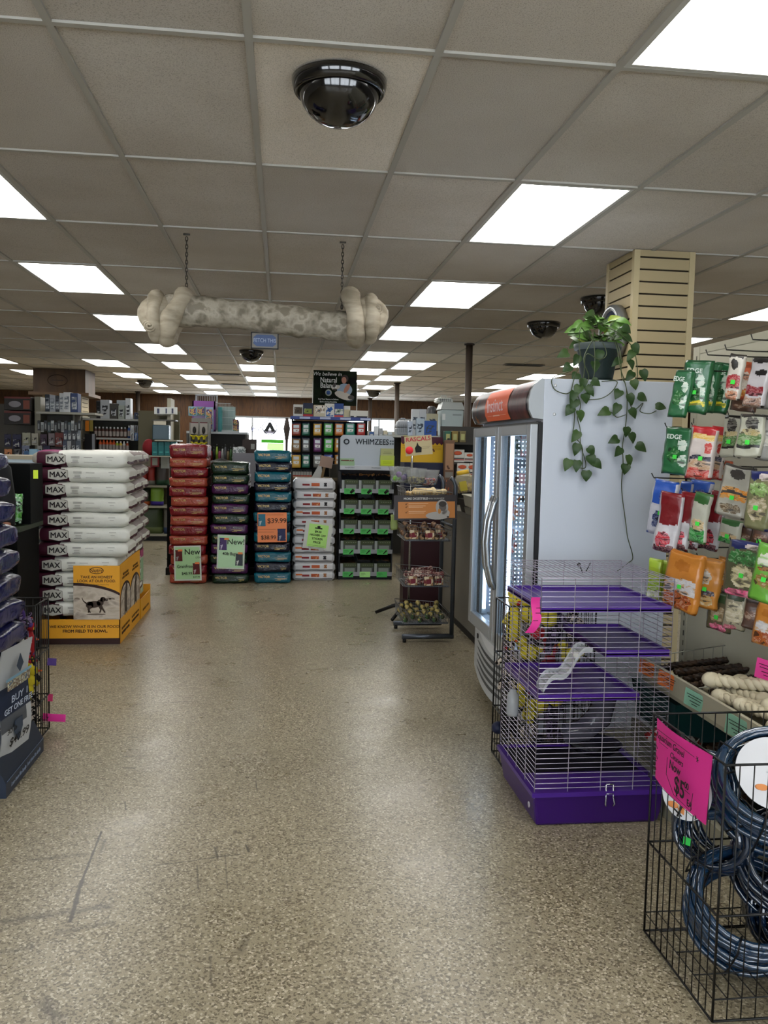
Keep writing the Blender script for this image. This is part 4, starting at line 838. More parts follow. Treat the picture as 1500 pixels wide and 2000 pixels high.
for p0, p1, c_, lb in (((82, 1395), (128, 1409), 'd6338f', 'large pink price tag sticking out low from the left wire bin'), ((93, 1356), (103, 1370), 'c23a6a', 'small pink price tag midway on the left wire bin'), ((92, 1286), (110, 1300), '5a4388', 'small purple tag on the right side of the left wire bin')):
    Yp = 4.42; a = onY(*p0, Yp); c2 = onY(*p1, Yp); t = thing('price_tag', lb, 'price tag', ((a.x+c2.x)/2, Yp, (a.z+c2.z)/2)); card('sheet', abs(c2.x-a.x), abs(a.z-c2.z), mat(c_, .6), t, curl=.004, rot=(0, R(4), 0))
# person mostly outside the frame behind the blue stack
def person():
    t = thing('person', 'person in black at the left edge behind the blue bags, brown hair', 'person', (-1.98, 5.55, 0), R(20))
    me = bpy.data.meshes.new('body'); J = {}
    V = [((0, 0, .93), .13), ((0, 0, 1.05), .125), ((0, .0, 1.22), .14), ((0, 0, 1.34), .12), ((0, -.01, 1.42), .052), ((0, -.02, 1.47), .05), ((0, -.025, 1.56), .085), ((0, -.02, 1.63), .075)]
    E_ = [(0, 1), (1, 2), (2, 3), (3, 4), (4, 5), (5, 6), (6, 7)]
    def add(p, r_, par): V.append((p, r_)); E_.append((par, len(V)-1)); return len(V)-1
    hands = []
    for s_ in (-1, 1):
        h = add((s_*.09, 0, .88), .09, 0); k = add((s_*.10, -.02, .48), .055, h); an = add((s_*.10, .02, .09), .036, k); add((s_*.11, -.12, .04), .032, an)
        sh = add((s_*.17, 0, 1.345), .055, 3); el = add((s_*.24, -.02, 1.10), .04, sh); wr = add((s_*.24, -.14, .95), .026, el); pm = add((s_*.235, -.2, .91), .028, wr)
        for f in range(4): q = add((s_*.235+(f-1.5)*.018, V[pm][0][1]-.04, V[pm][0][2]-.005), .0085, pm); add((s_*.235+(f-1.5)*.019, V[pm][0][1]-.07+abs(f-1.5)*.006, V[pm][0][2]-.02), .007, q)
        q = add((s_*.235-s_*.035, V[pm][0][1]+.0, V[pm][0][2]), .009, pm); add((s_*.235-s_*.05, V[pm][0][1]-.03, V[pm][0][2]-.01), .008, q)
    me.from_pydata([v[0] for v in V], E_, []); o = bpy.data.objects.new('body', me); C.objects.link(o); o.parent = t
    sk = o.modifiers.new('skin', 'SKIN'); sk.use_smooth_shade = True
    for i, (p, r_) in enumerate(V): me.skin_vertices[0].data[i].radius = (r_*1.15, r_*.85) if i < 4 else (r_, r_)
    me.skin_vertices[0].data[0].use_root = True; o.modifiers.new('s', 'SUBSURF').levels = 2; o.modifiers['s'].render_levels = 2
    me.materials.append(mat('8a5e48', .6))
    b = MB(); b.tube([(0, 0, .86), (0, 0, .98), (0, 0, 1.12), (0, 0, 1.26), (0, 0, 1.37), (0, -.005, 1.41)], [.175, .165, .165, .185, .15, .075], 18)
    b.v = [(v[0]*1.12, v[1]*.8, v[2]) for v in b.v]
    for s_ in (-1, 1): b.tube([(s_*.15, 0, 1.35), (s_*.21, 0, 1.3), (s_*.245, -.02, 1.10), (s_*.245, -.12, .97)], [.08, .072, .058, .045], 12)
    b.build('jacket', mat('0b0c0f', .8, bump=(6, .4)), t); b = MB()
    for s_ in (-1, 1): b.tube([(s_*.085, 0, .93), (s_*.10, -.01, .7), (s_*.10, -.02, .48), (s_*.10, .02, .1)], [.115, .095, .075, .058], 12)
    b.build('trousers', mat('14161c', .8), t); b = MB()
    for s_ in (-1, 1): b.tube([(s_*.10, .06, .035), (s_*.105, -.05, .04), (s_*.11, -.15, .03)], [.035, .04, .03], 10)
    b.build('shoe', mat('1a1a1a', .6), t)
    b = MB(); b.ball((0, .015, 1.615), .108, 18, sc=(.95, 1.0, 1.05)); b.tube([(0, .05, 1.6), (0, .07, 1.5), (0, .07, 1.4)], [.1, .09, .05], 14); b.v = [v for v in b.v]; b.build('hair', ramp_mat(['3a2216', '4f3020', '2c1a10'], 20, .6, stretch=(6, 6, 1), const=False), t)
    b = MB(); b.ball((0, -.05, 1.575), .072, 16, sc=(.85, .75, 1.15)); b.ball((0, -.105, 1.565), .013, 8, sc=(.8, 1.2, 1.4)); b.build('face', mat('9c6e56', .6), t)
    b = MB(); b.ball((-.028, -.10, 1.59), .008, 6); b.ball((.028, -.10, 1.59), .008, 6); b.build('eye', mat('1a1210', .3), t); MB().ball((0, -.101, 1.535), .016, 8, sc=(1.3, .4, .35)).build('mouth', mat('7a3a34', .6), t)
    for s_ in (-1, 1): MB().ball((s_*.068, -.02, 1.575), .018, 8, sc=(.4, .8, 1.2)).build('ear', mat('9c6e56', .6), t)
person()
# dark display box with green plush behind
t = thing('display_cabinet', 'black display cabinet beside the white bag stack, front half hidden', 'cabinet', (-1.72, 5.75, 0))
b = MB(); b.box(-.35, .0, 0, .5, .0, .90); b.build('body', mat('030303', .7, spec=.1), t); b = MB()
for k in range(14): b.box(-.28, -.03, -.006, 0, .45+k*.022, .456+k*.022)
b.build('grille', mat('171a16', .5), t); MB().box(-.36, .03, -.04, .5, .90, .93).build('ledge', mat('26301c', .5), t); MB().box(-.36, .03, .2, .5, .93, 1.34).build('upper_box', mat('050607', .6, spec=.1), t)
for k, x in enumerate((-.245, -.13)): MB().box(x, x+.035, -.045, -.04, .865, .915).build('price_tag', mat('86b878', .6), t)
for k, (x, z, s_) in enumerate(((-.22, 1.03, .5), (-.13, 1.03, .55), (-.05, .99, .45), (-.18, 1.13, .5))):
    q = thing('green_dental_bag', 'clear bag of green chews, %s on the black cabinet ledge' % ('left lower', 'middle lower', 'right lower', 'upper')[k], 'treat bag', (-1.72+x, 5.84, .93 if z < 1.1 else 1.06), rnd.random()*.5, 'green chew bags on the black cabinet')
    b = softbox(.22, .12, .07, 8, 5, 3, 3, .6, .2, 0, .02, k, upright=True); b.v = [(v[0], v[1], v[2]+.11) for v in b.v]; b.build('bag', ramp_mat(['1c5a2c', '5aa84a', '88b890', '0f3a1a', 'b9d8c0'], 22, .12, spec=.9), q)
q = thing('price_tag', 'lime price tag clipped on top of the black cabinet', 'price tag', (-1.585, 5.7, 1.28)); card('sheet', .03, .055, mat('c0d838', .6), q)
t = thing('glass_case', 'pale lit glass tank on the shelf between the person and white bags', 'glass tank', (-2.08, 7.1, 0)); MB().box(-.3, .3, 0, .5, 0, 1.22).build('stand', mat('0e0f10', .5), t); MB().box(-.3, .12, 0, .5, 1.22, 1.345).build('tank', mat('8fa3ab', .15, trans=0), t); MB().box(-.32, .14, -.02, .52, 1.345, 1.375).build('lid', mat('9c9480', .5), t)
# ============================================================= freezer
FX0, FXB, FYN, FYF, FH = 1.262, 1.925, 4.00, 5.24, 1.853
fr = thing('glass_door_freezer', 'tall white two-door glass freezer with orange header sign', 'freezer', ((FX0+FXB)/2, (FYN+FYF)/2, 0)); hx, hy = (FXB-FX0)/2, (FYF-FYN)/2
fwh = mat('bac1cc', .3, coat=.3); fbk = mat('07080a', .4); fin = mat('c4ccd2', .4)
b = MB()   # open-fronted cabinet body
b.box(-hx, hx, -hy, -hy+.05, .08, FH); b.box(-hx, hx, hy-.05, hy, .08, FH); b.box(hx-.05, hx, -hy+.05, hy-.05, .08, FH); b.box(-hx, hx-.05, -hy+.05, hy-.05, FH-.22, FH); b.box(-hx, hx-.05, -hy+.05, hy-.05, .08, .46)
b.build('body', fwh, fr, bevel=.004)
MB().box(-hx+.05, hx-.06, -hy+.052, hy-.052, .461, .47).box(hx-.07, hx-.055, -hy+.052, hy-.052, .47, FH-.23).build('liner', mat('70787e', .5), fr)
b = MB()
for x in (-hx+.06, hx-.06):
    for y in (-hy+.08, hy-.08): b.tube([(x, y, 0), (x, y, .08)], .022, 10)
b.build('foot', fbk, fr)
b = MB(); g0, g1 = -hx-.022, -hx
for y0, y1, z0, z1 in ((-hy, -hy+.035, .40, 1.64), (hy-.035, hy, .40, 1.64), (-hy+.035, hy-.035, 1.61, 1.645), (-hy+.035, hy-.035, .40, .43), (-.02, .02, .43, 1.61)): b.box(g0, g1, y0, y1, z0, z1)
b.build('door_gasket', fbk, fr)
dm = mat('9b9fa3', .32, .35); gl_ = glassy('dfe8ee', .07)
for s_, lab in ((-1, 'near'), (1, 'far')):
    y0, y1 = (-hy+.004, -.004) if s_ < 0 else (.004, hy-.004); d = MB(); x0, x1 = -hx-.062, -hx-.022; zb, zt = .405, 1.632; fw_ = .062
    d.box(x0, x1, y0, y0+fw_, zb, zt); d.box(x0, x1, y1-fw_, y1, zb, zt); d.box(x0, x1, y0+fw_, y1-fw_, zt-.055, zt); d.box(x0, x1, y0+fw_, y1-fw_, zb, zb+.075)
    do = d.build('door', dm, fr, bevel=.005); tag(do, '%s freezer door' % lab)
    MB().box(-hx-.046, -hx-.040, y0+fw_-.005, y1-fw_+.005, zb+.07, zt-.05).build('glass', gl_, do)
    b = MB(); yh = -.045 if s_ < 0 else .045
    b.tube([(x0-.002, yh, .72), (x0-.02, yh*.95, .76), (x0-.045, yh*(.9), .86), (x0-.055, yh*.85, .98), (x0-.045, yh*.9, 1.10), (x0-.02, yh*.95, 1.2), (x0-.002, yh, 1.24)], [.014, .014, .015, .016, .015, .014, .014], 10); b.build('handle', mat('a5a8aa', .25, .8), do)
    # led strips beside the door openings
for y in (-hy+.075, .0, hy-.075):
    MB().box(-hx+.004, -hx+.03, y-.022, y+.022, .47, 1.6).build('lamp_housing', fin, fr)
    b = MB(); yy = [y+.022, y+.026] if y < hy-.1 else [y-.026, y-.022]
    b.box(-hx+.008, -hx+.026, yy[0], yy[1], .5, 1.58)
    if y == 0: b.box(-hx+.008, -hx+.026, -.026, -.022, .5, 1.58)
    b.build('led_strip', mat('e6f0ff', .3, emit=14), fr)
    if y > -.1:
        b = MB(); n = 44
        for k in range(n):
            z = .52+k*(1.05/n); 
            for q in range(4): b.box(-hx+.05+q*.022, -hx+.056+q*.022, y-.03, y-.024, z, z+.008)
        b.build('led_dot', mat('dfeaff', .3, emit=5), fr)
for k, z in enumerate((.66, .86, 1.06, 1.26, 1.46)):
    b = MB()
    for q in range(26): y = -hy+.07+q*(2*hy-.14)/25; b.tube([(-hx+.05, y, z), (hx-.08, y, z)], .0022, 4)
    for x in (-hx+.05, 0, hx-.08): b.tube([(x, -hy+.055, z-.003), (x, hy-.055, z-.003)], .0035, 5)
    b.build('wire_shelf', mat('c8ccd0', .4), fr)
# kick grille: bowed panel with five slots
b = MB(); nz, ny = 12, 22
def gp(u, v):
    y = -hy+2*hy*u; z = .115+.285*v; bow = .055*math.sin(math.pi*u); return (-hx-.012-bow*(1-.25*v), y, z-(.035*math.sin(math.pi*u) if v < .01 else 0))
b.grid(gp, ny, nz, 0); b.add([gp(0, 0), (-hx, -hy, .115), (-hx, -hy, .40), gp(0, 1)], [(0, 1, 2, 3)]); b.add([gp(1, 0), (-hx, hy, .115), (-hx, hy, .40), gp(1, 1)], [(3, 2, 1, 0)])
for v in (0, 1):
    for k in range(ny): p0, p1 = gp(k/ny, v), gp((k+1)/ny, v); b.add([p0, p1, (-hx, p1[1], p1[2]), (-hx, p0[1], p0[2])], [(0, 1, 2, 3)])
kp = b.build('kick_panel', mat('a9acae', .45), fr)
for s_ in range(5):
    b = MB(); zc = .155+s_*.040
    def sp_(u, v, e_=0): p = gp(.12+.76*u, (zc-.115-.028*math.sin(math.pi*u))/.285+.075*v*math.sin(math.pi*u)**.5+0*u); return (p[0]-.0022, p[1], p[2])
    b.grid(lambda u, v: sp_(u, v), 18, 1); b.build('vent_slot', mat('47494b', .6), kp)
b = MB(); b.grid(lambda u, v: (lambda p: (p[0]-.003, p[1], p[2]))(gp(.15+.7*u, .97-.20*math.sin(math.pi*u)*(1-v))), 16, 1); b.build('top_scoop', mat('c4c6c8', .4), kp); MB().box(-hx-.04, -hx-.036, hy-.19, hy-.17, .33, .36).build('key_lock', fbk, kp)
# curved header
b = MB(); prof = [(.0, 1.655), (-.052, 1.66), (-.072, 1.70), (-.076, 1.745), (-.066, 1.79), (-.045, 1.825), (-.01, FH), (.0, FH-.001)]
pr = [(-hx+x, z) for x, z in prof]
b.prism(pr, -hy+.0, -hy+.02, 'y'); b.build('header_cap', mat('a7adb2', .35), fr); MB().prism(pr, hy-.02, hy, 'y').build('header_cap', mat('a7adb2', .35), fr)
b = MB(); m_ = len(prof)-2
def hp(u, v, o=0): 
    q = .5+v*(5.3); i = min(int(q), m_); f_ = q-i; x = prof[i][0]*(1-f_)+prof[i+1][0]*f_; z = prof[i][1]*(1-f_)+prof[i+1][1]*f_; return (-hx+x-.001-o, -hy+.02+(2*hy-.04)*u, z)
b.grid(lambda u, v: hp(u, v, 0), 30, 12, mfn=lambda u, v: 0 if .06 < v < .93 else 1)
b.build('header_face', [ramp_mat(['12161a', '1c2330', '28201c', '4a2024', '2c1a1c'], 3.5, .3, 'noise', 3, .6, (1, 2.2, 1), const=False), mat('8f9498', .4)], fr)
b = MB(); b.grid(lambda u, v: hp(.30+.42*u, .12+.78*v, .002), 12, 10); hs = b.build('orange_sign', mat('c4542f', .4, emit=.15), fr)
b = MB(); b.grid(lambda u, v: hp(.02+.26*u, .1+.82*v, .0015), 8, 8); b.build('dark_red_print', ramp_mat(['2a1418', '5a2428', '3c181c', '6a3430'], 9, .35, stretch=(1, 1, .4), const=False), fr)
b = MB()
for y, v0, v1 in ((.90, .5, .75), (.915, .1, .3), (.89, .02, .22)): b.grid(lambda u, v: hp(y+.012*u, v0+(v1-v0)*v, .003), 2, 4)
b.build('orange_flake_print', mat('b5743a', .5), fr)
ymid = -hy+.02+(2*hy-.04)*.51
for (s_, sz, z, dx) in (('Instinct', .105, 1.745, .084), ):
    cu = txt(s_, sz, mat('d9bfc4', .4), hs, (-hx-dx, ymid, z), FNX, sx=1.12)
    cu.rotation_euler = (R(90), 0, R(-90))
b = MB(); b.box(-hx-.072, -hx-.068, ymid-.2, ymid-.08, 1.692, 1.694); b.box(-hx-.072, -hx-.068, ymid+.08, ymid+.2, 1.692, 1.694); b.box(-hx-.073, -hx-.069, ymid-.07, ymid+.07, 1.689, 1.697); b.build('underline', mat('d99a80', .4), hs)
b = MB()
for y, z in ((-hy, 1.82), (-hy, 1.68)): b.ball((-hx+.055, y-.001, z), .008, 8, sc=(1, .5, 1))
b.build('screw', mat('d0d2d4', .3, .5), fr)
# frozen goods behind the glass
fcx_, fcy_ = (FX0+FXB)/2, (FYN+FYF)/2
gc = [('b9442e', 'red'), ('c9c4b6', 'white'), ('23563a', 'green'), ('c46a32', 'orange'), ('2d3c64', 'blue'), ('8c8c84', 'grey'), ('5a2a20', 'brown')]
for si, z in enumerate((.47, .665, .865, 1.065, 1.265, 1.465)):
    for k in range(5):
        c_, cn = gc[(si*3+k*2) % 7]; y = FYN+.16+k*.225+(rnd.random()-.5)*.03; hh = .12+rnd.random()*.04
        t = thing('frozen_food_pack', '%s frozen food pack, %s from the near end on the %s freezer shelf' % (cn, nth(k), ('floor', 'lowest', 'second', 'third', 'fourth', 'top')[si]), 'frozen food', (FX0+.24, y, z+.002), 0, 'frozen packs behind the glass')
        MB().box(-.09, .12, -.075, .075, 0, hh).build('pack', ramp_mat([c_, 'c0c4c4', c_, '2a2c30'], 14, .4), t, bevel=.006); MB().box(-.0915, -.09, -.055, .055, hh*.3, hh*.75).build('front_label', mat(gc[(si+k) % 7][0], .4), t)
# ============================================================= pothos in green pot on the freezer
PX, PYp, PZ = 1.63, 4.28, FH
pt = thing('potted_pothos', 'trailing pothos vine in a dark green pot on top of the freezer', 'potted plant', (PX, PYp, PZ))
pgm = mat('1c2a28', .5); b = MB()
s_ = 1.0
b.lathe([(0, .012), (.078, .012), (.083, .03), (.105, .175), (.107, .178), (.118, .178), (.122, .205), (.112, .208), (.105, .19), (0, .185)], 32); b.build('pot', pgm, pt); MB().lathe([(.108, .176), (.120, .177), (.124, .206), (.113, .209), (.108, .2)], 32).build('pot_rim', mat('4d5655', .5), pt)
MB().lathe([(0, 0), (.085, 0), (.098, .022), (.094, .022), (.082, .006), (0, .006)], 30).build('saucer', pgm, pt); MB().lathe([(0, .186), (.104, .186)], 20).build('soil', mat('1c140e', .9, bump=(60, .8)), pt)
def L2(px, py, Y): p = onY(px, py, Y); return Vector((p.x-PX, Y-PYp, p.z-PZ))
VY = 3.975
vines = [
 [(1150, 665, 4.25), (1135, 640, 4.1), (1131, 672, 4.06), (1133, 700, 4.02), (1120, 745, 3.98), (1115, 775, 3.975), (1122, 800, 3.975), (1121, 830, 3.98), (1120, 850, 3.98), (1136, 870, 3.98), (1138, 895, 3.98), (1137, 920, 3.98), (1140, 935, 3.98)],
 [(1160, 660, 4.2), (1140, 700, 4.05), (1150, 740, 3.99), (1126, 760, 3.98), (1134, 790, 3.975), (1128, 815, 3.975), (1133, 838, 3.98), (1134, 868, 3.98), (1144, 905, 3.98), (1138, 915, 3.98), (1110, 905, 3.985), (1104, 906, 3.985)],
 [(1170, 655, 4.2), (1185, 690, 4.1), (1170, 702, 4.05), (1145, 692, 4.03), (1140, 735, 3.99), (1128, 775, 3.975)],
 [(1200, 660, 4.25), (1212, 690, 4.05), (1214, 735, 3.99), (1222, 752, 3.975), (1225, 790, 3.97), (1222, 830, 3.975), (1216, 870, 3.98), (1217, 905, 3.98), (1214, 945, 3.98), (1216, 975, 3.98), (1222, 1020, 3.98), (1226, 1050, 3.98), (1236, 1088, 3.98), (1226, 1100, 3.95), (1202, 1118, 3.9)],
 [(1195, 655, 4.25), (1205, 680, 4.1), (1212, 720, 4.0), (1220, 745, 3.98), (1231, 790, 3.975), (1240, 800, 3.975), (1256, 787, 3.975), (1250, 803, 3.975), (1268, 808, 3.975), (1282, 802, 3.975)],
 [(1180, 640, 4.2), (1200, 645, 4.1), (1225, 665, 4.08), (1240, 690, 4.1), (1245, 735, 4.0), (1232, 750, 3.98)],
 [(1175, 745, 4.0), (1205, 745, 3.98), (1195, 765, 3.97), (1175, 778, 3.97), (1150, 781, 3.975), (1140, 784, 3.975)],
 [(1115, 725, 4.0), (1080, 738, 4.0), (1083, 760, 3.99), (1105, 769, 3.985), (1118, 762, 3.98)],
 [(1222, 810, 3.975), (1205, 815, 3.97), (1195, 806, 3.97), (1180, 811, 3.97)],
 [(1160, 668, 4.12), (1162, 700, 4.06), (1160, 735, 4.0), (1150, 760, 3.98), (1165, 745, 3.98)],
]
def smooth_path(pts, n=6):
    out = []
    for i in range(len(pts)-1):
        p0, p1, p2, p3 = pts[max(0, i-1)], pts[i], pts[i+1], pts[min(len(pts)-1, i+2)]
        for k in range(n):
            t_ = k/n; out.append(.5*((2*p1)+(-p0+p2)*t_+(2*p0-5*p1+4*p2-p3)*t_*t_+(-p0+3*p1-3*p2+p3)*t_**3))
    return out+[pts[-1]]
vb = MB(); vm_pts = []
for v in vines:
    sp2 = smooth_path([L2(*q) for q in v]); vb.tube(sp2, .0023, 5); vm_pts.append(sp2)
vb.build('vine', mat('3f4a2c', .6), pt)
lb = MB()
def leaf(c, d, n, L_, W_, m=0, M_=lb):
    d = d.normalized(); n = (n-d*n.dot(d)).normalized(); s3 = d.cross(n)
    prof = [(0, .0), (.02, .28), (.12, .46), (.3, .5), (.5, .42), (.7, .28), (.88, .12), (1, 0)]
    cen = [c+d*L_*t_+n*L_*(.10*math.sin(t_*3.1)-.18*t_*t_) for t_, _ in prof]
    vs = []; 
    for (t_, ww), q in zip(prof, cen): off = -.06 if t_ == .02 else 0; vs += [q-s3*W_*ww+n*W_*ww*.25+d*off*L_, q, q+s3*W_*ww+n*W_*ww*.25+d*off*L_]
    fs = []
    for i in range(len(prof)-1): a = i*3; fs += [(a, a+1, a+4, a+3), (a+1, a+2, a+5, a+4)]
    M_.add(vs, fs, m, True)
leafs = [(1112, 903, .35), (1127, 905, .1), (1150, 895, -.4), (1158, 905, -.8), (1145, 925, .0), (1130, 848, .5), (1128, 872, .2), (1148, 880, -.7), (1125, 785, .4), (1118, 800, .6), (1130, 808, -.2), (1122, 770, .3), (1145, 760, -.6), (1155, 750, -1.1), (1140, 775, -.3), (1132, 758, .3),
         (1211, 768, .5), (1228, 775, -.3), (1245, 780, -1.2), (1208, 795, .4), (1190, 808, 1.2), (1222, 840, -.1), (1230, 852, -.4), (1207, 862, 1.1), (1242, 875, -1.0), (1225, 895, -.2), (1222, 912, .1), (1230, 805, -.6), (1280, 800, -1.5), (1212, 880, .5), (1236, 748, -.3), (1128, 735, .5), (1138, 745, 0),
         (1216, 664, -1.2), (1236, 678, -.5), (1238, 692, .6), (1236, 732, .6), (1254, 728, -.3), (1212, 708, .9), (1228, 710, -.4), (1110, 695, 1.2), (1130, 700, .4), (1115, 720, .9), (1160, 712, -.1), (1172, 690, .2), (1205, 655, -1.3), (1215, 645, -1.0)]
for i, (x, y, t_) in enumerate(leafs):
    Yl = 3.955 if y > 738 else 4.10; c = L2(x, y-6, Yl); d = Vector((math.sin(-t_), -.25+rnd.random()*.2, -math.cos(t_)*.9)); leaf(c, d, Vector((rnd.random()*.6-.3, -1, .25+rnd.random()*.3)), .05+rnd.random()*.016, .042+rnd.random()*.014, 0 if i % 5 else 1)
for k in range(70):
    a = rnd.random()*6.28; r_ = .02+rnd.random()*.09; zc = .225+rnd.random()*.14-r_*.35; c = Vector((math.cos(a)*r_-.005, math.sin(a)*r_*.8-.01, zc)); d = Vector((math.cos(a), math.sin(a)-.2, .45-rnd.random()*.8))
    leaf(c, d, Vector((rnd.random()*.8-.4, -1.1, .6)), .06+rnd.random()*.025, .045+rnd.random()*.02, 2 if k in (5, 14, 30) else (3 if k % 2 == 0 else 1))
st = MB()
for k in range(22): a = rnd.random()*6.28; st.tube([(math.cos(a)*.02, math.sin(a)*.02, .18), (math.cos(a)*.05, math.sin(a)*.05, .24), (math.cos(a)*.08, math.sin(a)*.08, .27-.06*rnd.random())], .002, 4)
st.build('stem', mat('5c6b35', .6), pt)
lb.build('foliage', [mat('2c4420', .42), mat('3a5228', .42), mat('86993a', .42), mat('547a34', .42)], pt)

# ============================================================= checkout counter, right of the aisle behind the freezer
ct = thing('checkout_counter', 'grey-brown checkout counter running behind the freezer', 'counter', (1.5, 5.36, 0))
MB().box(0, .7, 0, 2.35, .0, .95).build('body', ramp_mat(['68645a', '736e64'], 2, .6, const=False), ct); MB().box(-.02, .72, -.02, 2.37, .95, .98).build('worktop', mat('6b675e', .5), ct); MB().box(-.004, 0, 0, 2.35, 0, .05).build('kick_strip', mat('211f1c', .6), ct)
CZ = .98
for k, (lb_, y0, y1, z0) in enumerate((('upper cream plastic tote on the counter edge beside the freezer', 6.30, 6.75, CZ+.0), )):
    t = thing('plastic_tote', lb_, 'tote', (1.66, 6.5, CZ)); b = MB(); b.taper(0, 0, 0, .055, .34, .40, .36, .42); b.build('lower_rim', mat('8b897c', .5), t); b = MB(); b.taper(0, 0, .06, .15, .35, .42, .38, .45, 0); b.box(-.2, .2, -.235, .235, .148, .16); b.build('tub', mat('a19f90', .5), t, bevel=.01)
    MB().box(.07, .09, -.227, -.222, .09, .13).box(.02, .12, -.228, -.224, .128, .136).build('print', mat('2a2722', .6), t)
t = thing('treat_jar', 'clear plastic jar with yellow lid tilted on the counter by the freezer', 'jar', (1.535, 6.9, 1.145)); t.rotation_euler = (0, R(-12), 0)
b = MB(); b.lathe([(0, 0), (.068, 0), (.074, .01), (.074, .12), (.06, .15), (.048, .155)], 24); b.build('jar', glassy('ece6cc', .22, .08), t); MB().lathe([(0, .0), (.052, 0), (.052, .03), (0, .033)], 24, c=(0, 0, .152)).build('lid', mat('c9a42c', .4), t); MB().lathe([(0, .004), (.066, .004), (.068, .07), (0, .085)], 18).build('contents', ramp_mat(['6a4a2a', 'a8924a', '8a6a3a', '4a3420'], 50, .7, 'voronoi'), t); MB().box(-.06, .0, -.078, -.074, .02, .10).build('front_label', mat('a8982a', .5), t)
t = thing('treat_tray', 'dark tray of bagged chews under the tilted yellow-lid jar', 'tray', (1.62, 6.80, CZ)); b = MB(); b.taper(0, .0, .0, .11, .22, .3, .28, .34); b.build('tray', mat('15120f', .5), t)
b = MB(); b.ball((-.05, -.12, .13), .06, 12, sc=(1.5, .8, .6)); b.ball((.05, -.1, .12), .055, 12, sc=(1.2, .8, .7)); b.build('bagged_chews', ramp_mat(['1c120e', '4a3024', '6a4a5a', '0f0a08'], 40, .2), t); MB().ball((-.08, -.165, .12), .03, 10, sc=(1, .3, .8)).build('yellow_label', mat('8a8a2a', .5), t)
t = thing('treat_pouch', 'dark lidded dish with white card on the counter beside the freezer door', 'tray', (1.78, 6.9, CZ+.0)); MB().lathe([(0, 0), (.11, 0), (.13, .07), (0, .085)], 20).build('dish', mat('141210', .4), t); card('white_card', .12, .10, mat('c4c6c8', .5), t, (-.01, -.02, .13), (R(-30), 0, R(20)))
# white product boxes behind
for k, (bx, z_, lb_) in enumerate((((885, 878, 907, 903), None, 'white carton with orange oval, left of the upper pair behind the counter'), ((907, 884, 932, 902), None, 'white carton with orange oval, right of the upper pair behind the counter'), ((893, 905, 917, 930), None, 'grey white carton in the lower row behind the counter'), ((918, 905, 932, 932), None, 'white carton with orange oval in the lower row behind the counter'))):
    t, w_, h_ = carton(lb_, bx, 7.75 if k < 2 else 7.7, z_, mat('b5b3ac', .5), dep=.14, bands=[('dark_band', .28, .36, ink), ('red_band', .18, .24, mat('8c2a22', .5))], name='product_carton', grp='white cartons behind the counter')
    b = MB(); b.ball((-w_*.1, -.002, h_*.72), h_*.2, 12, sc=(1.7, .05, .8)); b.build('orange_oval', mat('a84a2a', .5), t)
# product shelf behind the counter
bs = thing('back_shelf_unit', 'dark shelf unit holding cartons behind the counter, left of the freezer', 'shelf unit', (1.95, 7.9, 0)); b = MB(); b.box(-.42, .5, .18, .22, 0, 1.72)
for z in (.96, 1.24, 1.375, 1.56): b.box(-.42, .5, -.18, .18, z-.015, z)
b.box(-.42, -.40, -.18, .18, 0, 1.6); b.build('shelf_frame', mat('2e2c28', .6), bs)
for k, (px, c_) in enumerate(((875, '1f4a3c'), (889, '6a5a2c'), (904, '5c5436'))):
    t, w_, h_ = carton(('teal green', 'olive yellow', 'brown yellow')[k]+' upright carton on the top shelf behind the counter post', (px-6, 842, px+6, 856), 7.75, 1.565, mat(c_, .5), dep=.1, name='product_carton', pic_=(.2, .8, .2, .75, mat('8a8a5a', .5)))
# tall brown hanging package and yellow board
t = thing('hanging_display_strip', 'tall brown cardboard display strip standing right of the yellow board', 'display box', (1.515, 7.55, CZ)); MB().box(-.045, .045, 0, .06, 0, .60).build('carton', mat('5d4433', .5), t, bevel=.003); MB().box(-.036, .036, -.003, 0, .33, .57).build('picture', ramp_mat(['6a4a38', '8a6a50', '4a3024'], 10, .5), t); MB().box(-.036, .036, -.003, 0, .26, .31).build('grey_print', mat('6a6660', .5), t); MB().box(-.036, .036, -.003, 0, .12, .24).build('orange_print', ramp_mat(['8a4a2a', '4a3a34', 'a05a3a'], 30, .5, stretch=(1, 1, .3)), t)
Yb_ = 7.95; a = onY(783, 880, Yb_); c2 = onY(866, 880, Yb_); zt = onY(825, 853, Yb_).z; zb = onY(825, 903, Yb_).z
yb = thing('yellow_display_board', 'yellow cardboard display board with jagged maroon top edge', 'sign', ((a.x+c2.x)/2, Yb_, 0)); w2 = (c2.x-a.x)/2
b = MB(); b.box(-w2, w2, 0, .01, zb, zt-.03); bo = b.build('board', mat('b8931c', .5), yb)
b = MB(); nt_ = 10; pz = zt-.055; poly = [(-w2, zt), (-w2, pz)]+[(-w2+2*w2*k/(2*nt_), pz-(.022 if k % 2 else 0)) for k in range(1, 2*nt_)]+[(w2, pz), (w2, zt)]
b.prism(poly, -.003, .012, 'y'); b.build('maroon_edge', mat('3c1222', .5), bo); b = MB()
for x, z in ((-.02, zb+.09), (.10, zb+.11), (-.13, zb+.13)): 
    for q in range(4): b.ball((x+math.cos(q*1.3)*.014, -.002, z+math.sin(q*1.3)*.014), .009, 6, sc=(1, .2, 1))
b.build('paw_print', mat('5a2c1a', .5), bo); lines_mesh([(.09, .18, zt-.09), (.09, .18, zt-.105), (.09, .18, zt-.12), (-.19, -.15, zt-.09), (-.19, -.15, zt-.11)], mat('5a3c14', .6), bo, (0, -.001, 0), (0, 0, 0))
